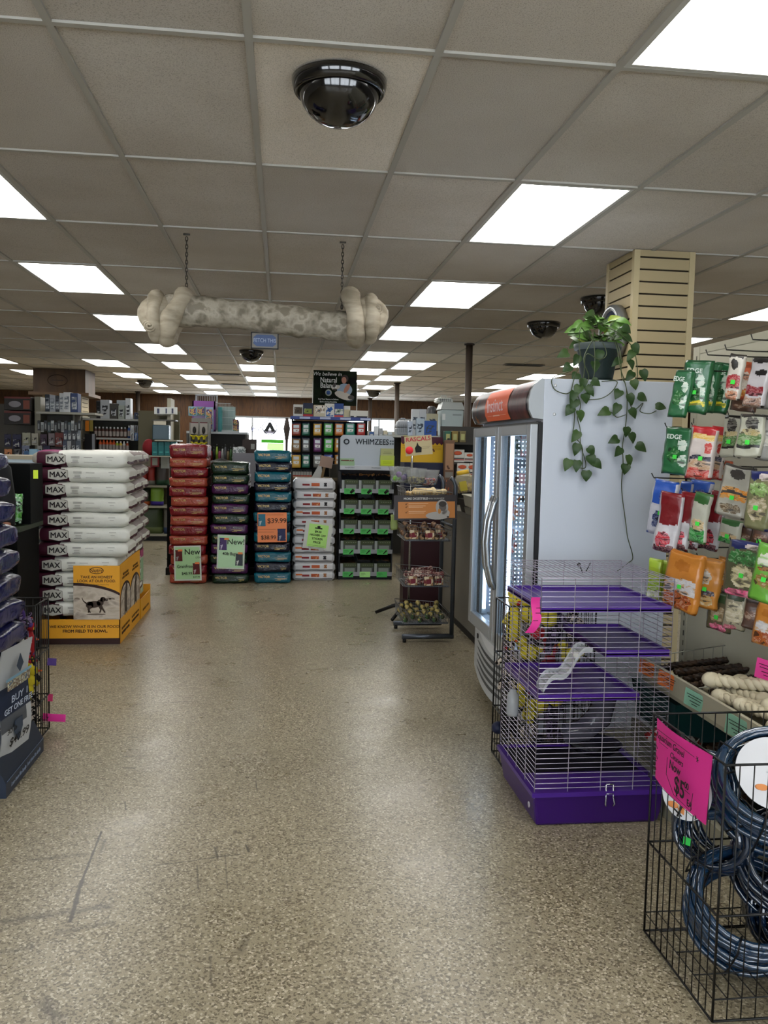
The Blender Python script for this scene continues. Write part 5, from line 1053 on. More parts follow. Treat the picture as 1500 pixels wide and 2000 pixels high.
lo = MB().box(-w2, w2, -.25, .02, zb-.25, zb).build('navy_base_box', mat('14182e', .5), yb); MB().box(-w2+.02, w2-.02, -.2, .0, 0, zb-.25).build('dark_base', mat('2a0c12', .5), yb)
# spinner with clear bowls and the cream name card
SX, SY = 1.14, 7.35
spn = thing('spinner_rack', 'spinning rack on black star base, clear bowls of toys at the top', 'display rack', (SX, SY, 0))
MB().tube([(0, 0, .04), (0, 0, 1.5)], .010, 10).build('pole', mat('a7a9aa', .25, .9), spn)
for k in range(5):
    a = k*2*math.pi/5+.3; MB().tube([(0, 0, .12), (math.cos(a)*.14, math.sin(a)*.14, .09), (math.cos(a)*.30, math.sin(a)*.30, .02)], [.02, .018, .014], 8).build('base_leg', mat('0a0a0a', .4), spn)
def bowl(lab, dx, dy, z, fill):
    t = thing('clear_bowl', lab, 'bowl', (SX+dx, SY+dy, z)); b = MB(); b.lathe([(0, 0), (.06, 0), (.075, .02), (.085, .10), (.095, .135), (.099, .137)], 24); b.build('bowl', glassy('d9dcdc', .25, .1), t)
    MB().tube([(dx*-1*0, 0, -.003), (-dx, -dy, -.003)], .004, 5).build('support_arm', mat('a7a9aa', .3, .8), t)
    if fill == 'balls':
        for q, (x, y, z2, c_, cn) in enumerate(((-.035, -.04, .035, '6fae2a', 'lime'), (-.01, -.05, .07, '7a4a94', 'purple'), (.035, -.035, .04, '6a4a80', 'violet'), (.0, .03, .04, '7fb83a', 'green'), (.06, .0, .05, '2c2460', 'dark blue'))):
            s4 = thing('ball_toy', '%s ball toy in the left clear bowl on the spinner' % cn, 'ball', (SX+dx+x, SY+dy+y, z+z2)); MB().ball((0, 0, 0), .026, 12).build('ball', mat(c_, .6), s4)
    else:
        s5 = rnd.random()*9; b = MB(); b.grid(lambda u, v: ((lambda a_, r_: (math.cos(a_)*r_, math.sin(a_)*r_, .055+.02*noise.noise(Vector((u*9, v*7, s5)))))(u*6.2832, .078*v)), 24, 6); b.lathe([(0, .004), (.058, .004), (.078, .055)], 20); tag(b.build('small_toys', fill, t), kind='stuff')
bowl('left clear bowl of purple and lime balls on the spinner', -.115, -.02, 1.20, 'balls'); bowl('front clear bowl of yellow and brown toys on the spinner', .02, -.13, 1.19, ramp_mat(['8a7a2a', '2a2418', 'a89a4a', '14120f'], 30, .5)); bowl('back clear bowl of dark green toys on the spinner', -.03, .12, 1.19, ramp_mat(['1a2a18', '3a4a2a', '0f140f'], 30, .5)); bowl('right clear bowl of pink and orange toys on the spinner', .155, .0, 1.175, ramp_mat(['b42a50', 'c4582c', 'd0b8b8', '8a1a3c', '2a5a9a'], 28, .5))
t, W_, H_ = paper('name_card', 'cream card with red hand lettering on the spinner pole', (791, 851, 844, 889), 7.28, mat('b9ad88', .65), roty=R(-6), curl=.002); txt('RASCALS', .052, mat('b02a44', .6), t, (0, -.004, .055), bold=.002, sx=1.05)
b = MB(); b.lathe([(0, 0), (.034, 0), (.034, .003), (0, .003)], 16, M=Matrix.Rotation(R(90), 4, 'X')); b.build('red_sticker', mat('e0303c', .6), t, (-.085, -.003, -.035)); b = MB(); b.prism([(-.03, -.06), (.02, -.06), (.025, -.02), (0, .0), (-.01, .03), (-.02, 0), (-.035, -.02)], -.006, -.004); b.build('black_mascot_print', ink, t); lines_mesh([(.02, .10, -.015), (.02, .09, -.028)], mat('7a725c', .6), t, (0, -.004, 0), (0, 0, 0))
for k, (z, sx_) in enumerate(((.93, 1), )):
    pass
for k, (px, py, w_, c_, nm) in enumerate(((775, 993, .05, 'b9bcc0', 'white crumpled bag hanging from the left of the chew basket rack'), (770, 1020, .05, '8a9a5a', 'pale green striped bag hanging from the left of the chew basket rack'))):
    p = onY(px, py, 6.75); t = thing('hanging_bag', nm, 'bag', p); b = softbox(.13, .06, .03, 6, 3, 2, 3, .6, .2, 0, .015, k, upright=True); b.build('bag', mat(c_, .5), t); MB().tube([(0, 0, .06), (.03, -.03, .075), (.09, -.12, .07)], .003, 5).build('tie', mat('8a8a8a', .4, .6), t)
# grey wire basket stand
RX0, RX1, RY0, RY1 = .94, 1.335, 6.36, 6.86; gmet = mat('4f545c', .35, .7)
rs = thing('basket_stand', 'grey metal stand with four tilted wire baskets beside the counter', 'display rack', (1.14, 6.6, 0))
for y, nm in ((RY0-6.6, 'near'), (RY1-6.6, 'far')):
    MB().tube([(.19, y, .03), (.19, y, 1.22), (.175, y, 1.26), (.15, y, 1.28)], .017, 10).build('upright', gmet, rs); MB().tube([(-.20, y, .045), (.205, y, .045)], .02, 10).build('base_bar', gmet, rs); MB().tube([(-.18, y, 0), (-.18, y, .03)], .014, 8).build('glide_foot', blkm, rs)
MB().tube([(.19, RY0-6.6, .9), (.19, RY1-6.6, .9)], .012, 8).build('cross_bar', gmet, rs)
chr_ = mat('8b8e92', .3, .8)
tw1 = ramp_mat(['b9a888', 'c9bca0', '8a6a4a', '6a2430', 'c4b8a0'], 34, .6, 'voronoi'); tw2 = ramp_mat(['3a2418', '6a4a34', '8a6a50', '2a1810', 'a08a6a'], 38, .6, 'voronoi'); tw3 = ramp_mat(['4a4a2c', '7a6a3c', 'a8985c', '2c3020', '3c5a34'], 36, .6, 'voronoi'); tw4 = ramp_mat(['c9b083', 'd6c39a', 'b0925c'], 26, .6, 'voronoi')
def stick(nm, lab, p0, p1, r_, m, grp, bend=.0, cat='dog chew', ends=True):
    p0, p1 = Vector(p0), Vector(p1); c = (p0+p1)/2; t = thing(nm, lab, cat, c, 0, grp); d = p1-p0
    pts = [p0-c+d*k/6+Vector((0, 0, bend*math.sin(math.pi*k/6))) for k in range(7)]; b = MB(); b.tube(pts, [r_*.9, r_, r_*1.02, r_, r_*.98, r_, r_*.9], 9)
    if ends: b.ball(pts[0], r_*1.35, 9); b.ball(pts[-1], r_*1.35, 9)
    b.build('chew', m, t); return t
for k, (z, m1, cn, row) in enumerate(((1.08, tw4, 'cream rawhide stick', 'top'), (.79, tw2, 'brown chew roll', 'second'), (.43, ramp_mat(['7a4a44', 'b9a89c', '5a2a2c', 'a08078'], 30, .6), 'pinkish wrapped chew', 'third'), (.14, tw3, 'olive wrapped chew', 'bottom'))):
    b = MB(); x0, x1, y0, y1 = -.2, .17, RY0-6.6+.02, RY1-6.6-.02; hh = .085
    for zz, f_ in ((z, .9), (z+hh*.5, .95), (z+hh, 1)):
        b.tube([(x0*f_, y0*f_, zz+.03*(zz > z)), (x1, y0*f_, zz), (x1, y1*f_, zz), (x0*f_, y1*f_, zz+.03*(zz > z))], .003, 5, closed=True)
    for q in range(18): x = x0*.95+(x1-x0*.95)*q/17; b.tube([(x, y0, z+hh+.0), (x, y0*.9, z), (x, y1*.9, z), (x, y1, z+hh)], .0018, 4)
    for q in range(12): y = y0*.9+(y1-y0)*.9*q/11; b.tube([(x0, y, z+hh+.03), (x0*.9, y, z), (x1, y, z)], .0018, 4)
    bk_ = b.build('wire_basket', chr_, rs); MB().box(x0*.9, x1, y0*.9, y0*.9+.004, z-.006, z+.006).build('basket_lip', gmet, bk_)
    gk = {0: 'cream sticks in the top basket', 1: 'brown rolls in the second basket', 2: 'wrapped chews in the third basket', 3: 'olive chews in the bottom basket'}[k]
    n = 18
    for q in range(n):
        u = (q % 6)/5; lay = q//6
        if k in (0, 2): p0 = (1.14-.16+lay*.02+u*.10, 6.42+.11*((q*5) % 4)+.0, z+.028+lay*.026); p1 = (p0[0]+.15, p0[1]+(rnd.random()-.5)*.08, p0[2]+.015*rnd.random())
        else: p0 = (1.14-.17+u*.29, 6.40+lay*.13, z+.028+((q*3) % 2)*.024+lay*.01); p1 = (p0[0]+(rnd.random()-.5)*.05, p0[1]+.12, p0[2]+.02)
        stick('dog_chew', '%s, %s row from the front, in the %s basket of the grey stand' % (cn, ('first', 'second', 'third')[lay], row), p0, p1, (.017, .018, .015, .015)[k], m1, gk)
    for q, (x, y) in enumerate(((-.12, -.22), (.0, -.24), (.09, -.2))):
        if k in (1, 2): t = thing('chew_pack', '%s red and white labelled chew pack at the front of the %s basket' % (('left', 'middle', 'right')[q], row), 'chew pack', (1.14+x, 6.6+y, z+.012), rnd.random()*.2); MB().box(-.035, .035, 0, .02, 0, .07).build('pack', tw1, t, bevel=.004); MB().box(-.02, .02, -.002, 0, .015, .05).build('label_print', mat('6a1f2c', .5), t)
Ysg = 6.30; a = onY(770, 990, Ysg); c2 = onY(892, 990, Ysg); zt = onY(830, 967, Ysg).z; zb = onY(830, 1015, Ysg).z; w2 = (c2.x-a.x)/2; h2 = (zt-zb)/2
sg = thing('basket_sign', 'orange and grey cardboard sign with white dog across the basket stand', 'sign', ((a.x+c2.x)/2, Ysg, (zt+zb)/2)); sg.rotation_euler = (R(-4), R(-1.5), R(-2))
bd = MB().box(-w2, w2, 0, .008, -h2, h2).build('board', mat('2f2a2b', .5), sg); MB().box(-w2+.03, w2-.015, -.001, 0, -h2+.012, h2-.05).build('orange_panel', mat('b07238', .5), bd)
txt('MORE DIGESTIBLE', .024, mat('b9b7b4', .5), bd, (-.075, -.003, h2-.027), bold=.0006, sx=.95); txt('THAN RAWHIDE', .019, mat('a09e9b', .5), bd, (.075, -.003, h2-.027), sx=.95)
lines_mesh([(-.13, .02, .03), (-.13, .0, .012), (-.13, -.02, .002), (-.13, .0, -.03), (-.13, -.01, -.042)], mat('d6b088', .5), bd, (0, -.002, 0), (0, 0, 0), th=.004)
b = MB()
for z in (.028, .006, -.034): b.tube([(-.155, -.003, z), (-.150, -.003, z-.008), (-.140, -.003, z+.006)], .0018, 4)
b.build('tick_mark', ink, bd)
b = MB(); flat_ell(b, .125, -.0, .048, .058, -.0035, 0); flat_ell(b, .09, -h2+.03, .09, .03, -.003, 0); flat_ell(b, .13, .025, .03, .022, -.005, 1); flat_ell(b, .13, .0, .028, .03, -.0045, 2); flat_ell(b, .105, -.03, .012, .02, -.0055, 3); flat_ell(b, .155, -h2+.05, .03, .025, -.0035, 0); flat_ell(b, .17, -h2+.02, .009, .007, -.005, 1)
b.build('white_dog_print', [mat('9b9894', .6), mat('35322f', .6), mat('5a5552', .6), mat('a8753f', .6)], bd)
# ============================================================= tall grooming / kennel shelf behind the counter (white cases on top)
ks = thing('kennel_shelf', 'white topped shelf with kennels and boxes, behind the yellow board', 'shelf unit', (2.3, 11.0, 0)); b = MB(); b.box(-.95, .9, .0, .9, 1.64, 1.67); b.build('top_shelf', mat('9fa39c', .5), ks, (0, 0, 0), (0, 0, 0)); MB().box(-.93, .9, .85, .9, 0, 1.64).box(.86, .9, 0, .85, 0, 1.64).box(-.95, .9, .05, .85, 1.2, 1.22).box(-.95, .9, .05, .85, .7, .72).build('back_panel', mat('3c3a34', .6), ks)
for k, x in enumerate((-.72, -.45, -.2)): MB().box(x, x+.06, -.004, 0, 1.61, 1.665).build('shelf_tag', mat('b8b060', .6), ks)
def kennel(lab, x, y, z, w_, d_, h_, c_, name='pet_carrier'):
    t = thing(name, lab, 'pet carrier', (x, y, z)); b = MB(); b.taper(0, 0, 0, h_*.52, w_*.92, d_*.92, w_, d_); b.build('lower_shell', mat(c_, .4), t, bevel=.02); b = MB(); b.taper(0, 0, h_*.53, h_, w_, d_, w_*.8, d_*.8); b.build('upper_shell', mat(c_, .4), t, bevel=.03)
    b = MB()
    for q in range(6): b.box(-w_*.3+q*w_*.12, -w_*.27+q*w_*.12, -d_*.5-.004, -d_*.46, h_*.2, h_*.75)
    b.build('door_bars', mat('6a6e70', .4, .6), t); MB().tube([(-w_*.15, 0, h_), (-w_*.12, 0, h_+.03), (w_*.12, 0, h_+.03), (w_*.15, 0, h_)], .01, 6).build('handle', mat(c_, .4), t)
p0 = onY(862, 830, 11.2)
t = thing('storage_bin', 'large pale grey lidded plastic food bin on the white shelf', 'storage bin', (onY(881, 800, 11.3).x, 11.35, 1.67)); b = MB(); b.taper(0, 0, 0, .36, .28, .30, .31, .34); b.build('bin', mat('9aa6a6', .4), t, bevel=.02); MB().taper(0, 0, .36, .46, .33, .36, .26, .28).build('lid', mat('a8adab', .4), t); MB().box(.0, .12, -.175, -.168, .28, .30).build('handle_slot', mat('7b8484', .4), t); MB().box(-.14, -.10, -.172, -.165, .22, .3).build('latch', mat('c4c8c6', .4), t)
kennel('white wire-fronted kennel on top of the grey food bin', onY(872, 770, 11.4).x-.02, 11.5, 2.13, .24, .26, .07, 'b3b5b0')
kennel('grey domed pet carrier beside the brown post on the white shelf', onY(788, 820, 11.3).x, 11.35, 1.67, .2, .26, .2, '8b9096')
for k, (bx, c_, lb_) in enumerate((((797, 823, 806, 835), 'aab4c4', 'small pale blue box left on the white shelf'), ((805, 799, 819, 834), 'b4b8ba', 'tall white box in the middle of the white shelf'), ((819, 799, 833, 832), 'a9adb2', 'second tall white box on the white shelf'), ((813, 817, 829, 834), 'a2b0bc', 'low white and blue box in front of the tall ones'), ((829, 822, 853, 832), '2b4f94', 'flat blue box on the white shelf'), ((833, 808, 856, 822), 'a39f86', 'cream box lying above the flat blue box'))):
    carton(lb_, bx, 11.15+.05*(k in (1, 2, 5)), 1.67 if k != 5 else 1.74, mat(c_, .5), dep=.1, pic_=(.15, .85, .2, .7, ramp_mat([c_, '3a4450', c_, 'c8ccd0'], 12, .5)), grp=None)
t = thing('food_dispenser', 'dark and cream food dispenser between the white boxes and grey bin', 'dispenser', (onY(843, 800, 11.5).x, 11.5, 1.67)); MB().tube([(0, 0, 0), (0, 0, .25)], .05, 12).build('base', mat('6a6450', .5), t); MB().lathe([(.05, 0), (.06, .02), (.06, .14), (.04, .16), (0, .165)], 16, c=(0, 0, .25)).build('hopper', mat('4c4c4e', .3), t)
# colourful wire display with boxes under the white shelf edge, near the aisle
for k in range(10):
    p = onY(726+(k % 5)*9, 845, 12.5); 
    t = thing('shelf_box', '%s pale box, %s from the left, on the shelf glimpsed right of the black gondola' % (('blue', 'white', 'grey', 'cream', 'white')[k % 5], nth(k % 5)) if k < 5 else 'lower pale box, %s from the left, glimpsed right of the black gondola' % nth(k % 5), 'box', (p.x, 12.5+(.2 if k > 4 else 0), 1.62 if k < 5 else 1.3)); MB().box(-.03, .03, 0, .1, 0, .11+.03*((k*3) % 4)).build('carton', mat(('34568c', 'b8bcc0', '8a8e90', 'b0a890', 'a8b4bc')[k % 5], .5), t); MB().box(-.022, .022, -.003, 0, .03, .08).build('picture', ramp_mat(['2a3038', 'a8acb0', '6a7480'], 30), t)
t = thing('shelf_unit', 'pale shelf unit glimpsed between the black gondola and brown post', 'shelf unit', (onY(748, 850, 12.6).x, 12.5, 0)); MB().box(-.35, .3, .0, .4, 1.6, 1.62).box(-.35, .3, 0, .4, 1.28, 1.3).box(-.35, .3, .38, .4, 0, 1.75).box(-.35, -.33, 0, .4, 0, 1.75).build('shelf_frame', mat('8a8880', .5), t)
# ============================================================= purple pet cage
cg = thing('pet_cage', 'three-level wire small-animal cage with purple trays and base', 'pet cage', (1.285, 3.42, 0)); ax, ay = .272, .265
CT = 1.005
pr_ = mat('33105f', .35, coat=.2); prt = mat('43207e', .35, coat=.2); wire = mat('a9a4b4', .3, .6); clear = glassy('c4ccd2', .35, .1)
b = MB(); b.taper(0, 0, 0, .135, 2*ax-.03, 2*ay-.03, 2*ax+.012, 2*ay+.012); b.build('base_tray', pr_, cg, bevel=.012)
b = MB()
for x0, x1, y0, y1 in ((-ax-.012, ax+.012, -ay-.012, -ay+.012), (-ax-.012, ax+.012, ay-.012, ay+.012), (-ax-.012, -ax+.012, -ay+.012, ay-.012), (ax-.012, ax+.012, -ay+.012, ay-.012)): b.box(x0, x1, y0, y1, .128, .146)
b.box(-ax+.012, ax-.012, -ay+.012, -.05, .136, .14); b.build('base_rim', prt, cg); MB().box(-ax+.012, ax-.012, -.05, ay-.012, .134, .139).build('inner_floor', mat('0d0818', .6), cg)
def wires(axis, at_, lo, hi, z0, z1, dz, nv):
    b = MB(); z = z0
    P = (lambda u, z: (u, at_, z)) if axis == 'y' else (lambda u, z: (at_, u, z))
    while z <= z1+1e-6: b.tube([P(lo, z), P(hi, z)], .00125, 4); z += dz
    for k in range(nv+1):
        u = lo+(hi-lo)*k/nv; b.tube([P(u, z0-.02), P(u, z1)], .0019, 4)
    return b
wires('y', -ay, -ax, ax, .14, CT, .0203, 4).build('front_wires', wire, cg); wires('y', ay, -ax, ax, .14, CT, .0203, 4).build('back_wires', wire, cg)
wires('x', -ax, -ay, ay, .14, CT, .0203, 4).build('side_wires', wire, cg); wires('x', ax, -ay, ay, .14, CT, .0203, 4).build('side_wires', wire, cg)
b = MB()
for k in range(25): x = -ax+2*ax*k/24; b.tube([(x, -ay, CT), (x, ay, CT)], .00125, 4)
for k in range(4): y = -ay+2*ay*k/3; b.tube([(-ax, y, CT), (ax, y, CT)], .0019, 4)
b.build('top_wires', wire, cg)
def ctray(nm, x0, x1, y0, y1, z):
    b = MB(); b.box(x0, x1, y0, y1, z-.006, z); b.box(x0, x1, y0, y0+.012, z-.012, z+.014); b.box(x0, x1, y1-.012, y1, z-.012, z+.014); b.box(x0, x0+.012, y0+.012, y1-.012, z-.012, z+.014); b.box(x1-.012, x1, y0+.012, y1-.012, z-.012, z+.014); b.build(nm, prt, cg)
ctray('shelf_tray', -ax+.004, ax-.004, -ay+.005, ay-.02, .880); ctray('shelf_tray', .0, ax-.004, -ay+.005, ay-.02, .702); ctray('shelf_tray', -ax+.004, .15, -ay+.005, ay-.02, .525)
b = MB(); f = lambda u, v: (-.235+.17*u+.02*math.sin(u*6.28), -ay+.05+.11*v, .53+.185*u+.035*math.sin(u*9.4))
rp = [(-.235+.20*u, .535+.175*u+.020*math.sin(u*10)) for u in [k/24 for k in range(25)]]
for i in range(24):
    (x0, z0), (x1, z1) = rp[i], rp[i+1]
    for y in (-.215, -.125): b.add([(x0, y, z0-.004), (x1, y, z1-.004), (x1, y, z1+.018), (x0, y, z0+.018)], [(0, 1, 2, 3)])
    b.add([(x0, -.215, z0), (x1, -.215, z1), (x1, -.125, z1), (x0, -.125, z0)], [(0, 1, 2, 3)])
    if i % 2 == 0: b.box(x0, x0+.004, -.215, -.125, z0, z0+.010)
b.build('ramp', glassy('d4d8da', .55, .15), cg)
b = MB(); b.tube([(.05, -.02, .50), (.10, -.02, .44), (.09, -.0, .36), (.02, .0, .30), (-.06, 0, .29)], [.05, .055, .055, .05, .045], 16, cap=False); b.build('tube_slide', glassy('6a6a78', .45, .08), cg)
b = MB(); b.lathe([(.0, 0), (.09, .02), (.12, .05)], 24, c=(.08, .02, .19)); b.build('running_saucer', glassy('30303a', .8, .1), cg)
b = MB(); b.lathe([(0, 0), (.024, 0), (.026, .01), (.026, .09), (.018, .10), (.01, .115)], 16, c=(-ax-.03, -.02, .38)); b.build('water_bottle', glassy('c9ccd0', .4, .1), cg)
b = MB()
for x in (.022, .052): b.tube([(x, -ay-.006, .17), (x, -ay-.010, .12), (x-.004 if x < .03 else x+.004, -ay-.016, .095), (x, -ay-.012, .085)], .0035, 6)
b.tube([(.022, -ay-.01, .135), (.052, -ay-.01, .135)], .003, 6); b.tube([(.022, -ay-.006, .172), (.052, -ay-.006, .172)], .003, 6); b.build('door_latch', mat('b9bcc4', .2, .9), cg)
b = MB(); b.tube([(.07, ay, .99), (.085, ay-.01, .95), (.1, ay-.01, .955), (.125, ay, .995)], .003, 5); b.ball((.07, ay, .985), .01, 6); b.build('cage_hook', mat('22251f', .5), cg)
b = MB(); b.lathe([(0, 0), (.012, 0), (.012, .003), (0, .003)], 14, M=Matrix.Translation((-ax-.004, -ay+.05, .075))@Matrix.Rotation(R(-90), 4, 'Y')); b.build('side_badge', mat('b4b0b8', .5), cg)
p = onY(1003, 1180, 3.16); t = thing('price_tag', 'curled pink tag hanging at the upper left of the purple cage', 'price tag', (1.0, 3.155, .86)); b = MB(); b.grid(lambda u, v: (-.018+.036*u-.03*(1-v)**2+.008*math.sin(v*5), -.008*math.sin(v*6), -.07+.14*v), 4, 12); b.grid(lambda u, v: (.018-.036*u-.03*(1-v)**2+.008*math.sin(v*5), -.008*math.sin(v*6)+.001, -.07+.14*v), 4, 12); b.build('sheet', mat('d4348c', .6), t); lines_mesh([(-.01, .012, .03), (-.012, .01, .01), (-.02, .0, -.02)], ink, t, (0, -.012, 0), (0, 0, 0))
# wire bin of plush behind the cage
wire_bin('wire_bin', 'black wire bin of plush toys between the purple cage and the freezer', 1.045, 1.46, 3.72, 3.955, .02, .785, .045, wb, (.25, .52))
G2 = 'plush toys behind the cage'
spec_ = [(1.10, .60, 'yellow', .75, 'yellow plush with red snout, upper left behind the cage'), (1.20, .60, 'leopard', .8, 'spotted plush, upper middle behind the cage'), (1.30, .58, 'lepurple', .8, 'purple spotted plush, upper right behind the cage'), (1.40, .58, 'leopard', .7, 'spotted plush at the right end behind the cage'),
         (1.08, .40, 'leopard', .7, 'spotted plush at the left, middle height behind the cage'), (1.18, .38, 'lepurple', .75, 'purple spotted plush, middle of the bin behind the cage'), (1.29, .36, 'red', .75, 'red and yellow plush, middle right behind the cage'), (1.39, .38, 'lepurple', .7, 'purple spotted plush, right middle behind the cage'),
         (1.10, .16, 'skunk', .75, 'black plush low at the left behind the cage'), (1.20, .18, 'leopard', .7, 'spotted plush low in the middle behind the cage'), (1.31, .16, 'lepurple', .75, 'purple spotted plush low at the right behind the cage')]
for x, z, k_, s4, lb_ in spec_: plush('plush_toy', lb_, (x, 3.82+rnd.random()*.04, z), k_, s4, (rnd.random()-.5)*1.2)
for x, z, lb_ in ((1.15, .70, 'yellow duck on top at the left of the bin behind the cage'), (1.25, .68, 'yellow duck near the top middle of the bin behind the cage'), (1.16, .52, 'yellow duck above the red plush behind the cage'), (1.36, .50, 'yellow duck at right behind the clear ramp of the cage'), (1.12, .30, 'yellow duck lower left behind the cage'), (1.22, .27, 'yellow duck lower middle behind the tube slide'), (1.30, .30, 'yellow duck lower right behind the tube slide'), (1.17, .22, 'lowest yellow duck behind the cage')):
    plush('plush_toy', lb_, (x, 3.765, z), 'duck', .8, rnd.random()*3)
t = thing('toy_ball', 'red and white squeaky ball in the bin behind the purple cage', 'ball', (1.19, 3.745, .66)); MB().ball((0, 0, 0), .035, 14).build('ball', ramp_mat(['b4242a', 'c9c0b8', 'b4242a', '8a1a20'], 14, .5), t)
t = thing('toy_ball', 'dark blue ball at the floor on the left of the bin behind the cage', 'ball', (1.03, 3.80, .19)); MB().ball((0, 0, 0), .03, 14).build('ball', mat('141a34', .5), t)
# ============================================================= front wire bin with coiled blue tubing
BX0, BX1, BY0, BY1 = 1.142, 1.62, 1.985, 2.405
wire_bin('wire_bin', 'tall black wire bin at the lower right with coiled blue tubing', BX0, BX1, BY0, BY1, .012, .705, .038, wb, (.30,), .0017, .0036)
tub = mat('12304c', .12, trans=.1, spec=.7, coat=.6); tub2 = mat('0b1e34', .12, trans=.1, spec=.7, coat=.6); wcard = mat('c6c8cc', .45)
def coil(lab, c, n_loop, r_, tilt, yaw, cardpos=None, seed=0, m=tub, cr=.085, sticker=None):
    t = thing('tubing_coil', lab, 'aquarium tubing', c, 0); t.rotation_euler = (tilt, 0, yaw); rd = random.Random(seed); pts = []
    for k in range(n_loop*26):
        a = 2*math.pi*k/26; lp = k/26; rr = r_*(1+.05*math.sin(lp*2.3+seed)+.02*math.sin(a*2+lp)); pts.append((rr*math.cos(a)+.008*math.sin(lp*1.7), (lp-n_loop/2)*.0155+.006*math.sin(a+lp*2), rr*.92*math.sin(a)+.01*math.sin(lp)))
    MB().tube(pts, .0095, 8).build('tubing', m, t)
    for a in (.6, 2.6, 4.4):
        b = MB()
        x, z = r_*math.cos(a), r_*.92*math.sin(a); w_ = n_loop*.0155/2+.012; dx, dz = math.cos(a)*.024, math.sin(a)*.024; b.tube([(x-dx, -w_, z-dz), (x+dx, -w_, z+dz), (x+dx, w_, z+dz), (x-dx, w_, z-dz)], .0028, 5, closed=True)
        b.build('tie', blkm, t)
    if cardpos:
        b = MB(); cx, cy, cz = cardpos; pts = [(cx+math.cos(q)*cr, cz+math.sin(q)*cr*1.05) for q in [2*math.pi*k/40 for k in range(40)]]
        b.prism(pts, cy, cy+.002); cd = b.build('round_card', wcard, t); b = MB(); b.ball((cx-.035, cy-.001, cz-.045), .012, 10, sc=(1.5, .1, .8)); b.prism([(cx-.02, cz-.05), (cx-.0, cz-.04), (cx+.002, cz-.065), (cx-.012, cz-.06)], cy-.002, cy); b.build('goldfish_picture', mat('c9824a', .5), cd)
        lines_mesh([(cx-.0, cx+.07, cz-.02), (cx+.02, cx+.07, cz-.03), (cx-.02, cx+.05, cz+.0)], mat('9a9ca4', .5), cd, (0, cy-.001, 0), (0, 0, 0)); MB().box(cx+.035, cx+.06, cy-.002, cy, cz-.062, cz-.048).build('dark_print', mat('4a4c40', .5), cd)
    if sticker: MB().box(sticker[0]-.011, sticker[0]+.011, sticker[1]-.002, sticker[1], sticker[2]-.011, sticker[2]+.011).build('green_sticker', mat('38c050', .6), t)
    return t
coil('topmost blue tubing coil with large white round goldfish card, in the front bin', (1.395, 2.17, .555), 12, .15, R(-42), R(-22), (-.01, -.085, .015), 1, tub, .10, (.03, -.088, -.12))
coil('blue tubing coil with white card, middle right of the front bin', (1.46, 2.17, .335), 12, .14, R(-35), R(-18), (.05, -.075, .0), 2, tub2, .085, (-.12, -.07, .1))
coil('large blue tubing coil lying lowest in the front bin', (1.34, 2.18, .20), 13, .15, R(-45), R(-20), None, 3, tub)
coil('dark blue tubing coil at the lower right of the front bin', (1.50, 2.2, .17), 10, .12, R(-15), R(-10), None, 8, tub2)
coil('dark blue tubing coil at the middle left of the front bin', (1.275, 2.25, .40), 9, .105, R(-5), R(-55), None, 4, tub2, .085, (-.06, -.05, -.04))
coil('blue tubing coil at the back left behind the pink sign, edge-on white card', (1.25, 2.29, .53), 7, .09, R(-12), R(-52), (-.02, -.06, -.03), 5, tub, .075)
t = thing('pill_bottle', 'dark tube with green ring cap behind the coils in the front bin', 'bottle', (1.66, 2.66, .33), 0); t.scale = (1.15, 1.15, 2.3); MB().lathe([(0, -.05), (.022, -.05), (.022, .04), (0, .04)], 18).build('body', mat('151815', .3), t); MB().lathe([(.023, .02), (.025, .02), (.025, .035), (.023, .035)], 18).build('green_ring', mat('38b048', .4), t)
# pink sign clipped on the bin's aisle side
A, B_ = Vector((BX0-.006, 2.36, .0)), Vector((BX0-.03, 2.075, 0))
sgn = thing('price_sign', 'large hot pink handwritten price sign clipped on the front wire bin', 'sign', (BX0-.012, (2.37+2.03)/2, .615), 0); sgn.rotation_euler = (R(0), R(-2), R(-90-3)) 
w2, h2 = .175, .092
b = MB(); fs_p = lambda u, v: ((u-.5)*2*w2, -.010*math.sin(u*4)-.012*(1-v)*u, (v-.5)*2*h2)
b.grid(fs_p, 14, 8); b.grid(lambda u, v: (lambda p: (p[0], p[1]+.001, p[2]))(fs_p(1-u, v)), 14, 8); b.build('sheet', mat('d9308f', .6), sgn)
PKO = -.026
txt('Aquarium Gravel', .028, ink, sgn, (-.02, PKO, .062), shear=.2); txt('Cleaners', .024, ink, sgn, (.03, PKO, .034), shear=.2); txt('Now', .036, ink, sgn, (.02, PKO, .006), shear=.1, bold=.001); txt('$5', .068, ink, sgn, (.055, PKO, -.038), bold=.002); txt('00', .026, ink, sgn, (.10, PKO, -.016), bold=.001); txt('EA', .026, ink, sgn, (.12, PKO, -.058), bold=.001)
b = MB()
for x0, z0, x1, z1 in ((-.14, .078, .14, .078), (-.14, -.082, .14, -.082), (-.09, .045, -.03, .045), (.09, -.03, .12, -.03)): b.tube([(x0, PKO, z0), (x1, PKO, z1)], .0009, 4)
for x, z in ((-.16, .078), (.16, .078), (-.16, -.078), (.16, -.078)):
    for a in (0, 1.05, 2.1): b.tube([(x-math.cos(a)*.008, PKO, z-math.sin(a)*.008), (x+math.cos(a)*.008, PKO, z+math.sin(a)*.008)], .0009, 4)
for cx, cz, r_ in ((-.125, .02, .018), (-.12, -.01, .016), (-.13, -.045, .018)): b.tube([(cx+math.cos(a)*r_*1.2, PKO, cz+math.sin(a)*r_*.6) for a in [k*.7 for k in range(9)]], .0008, 4)
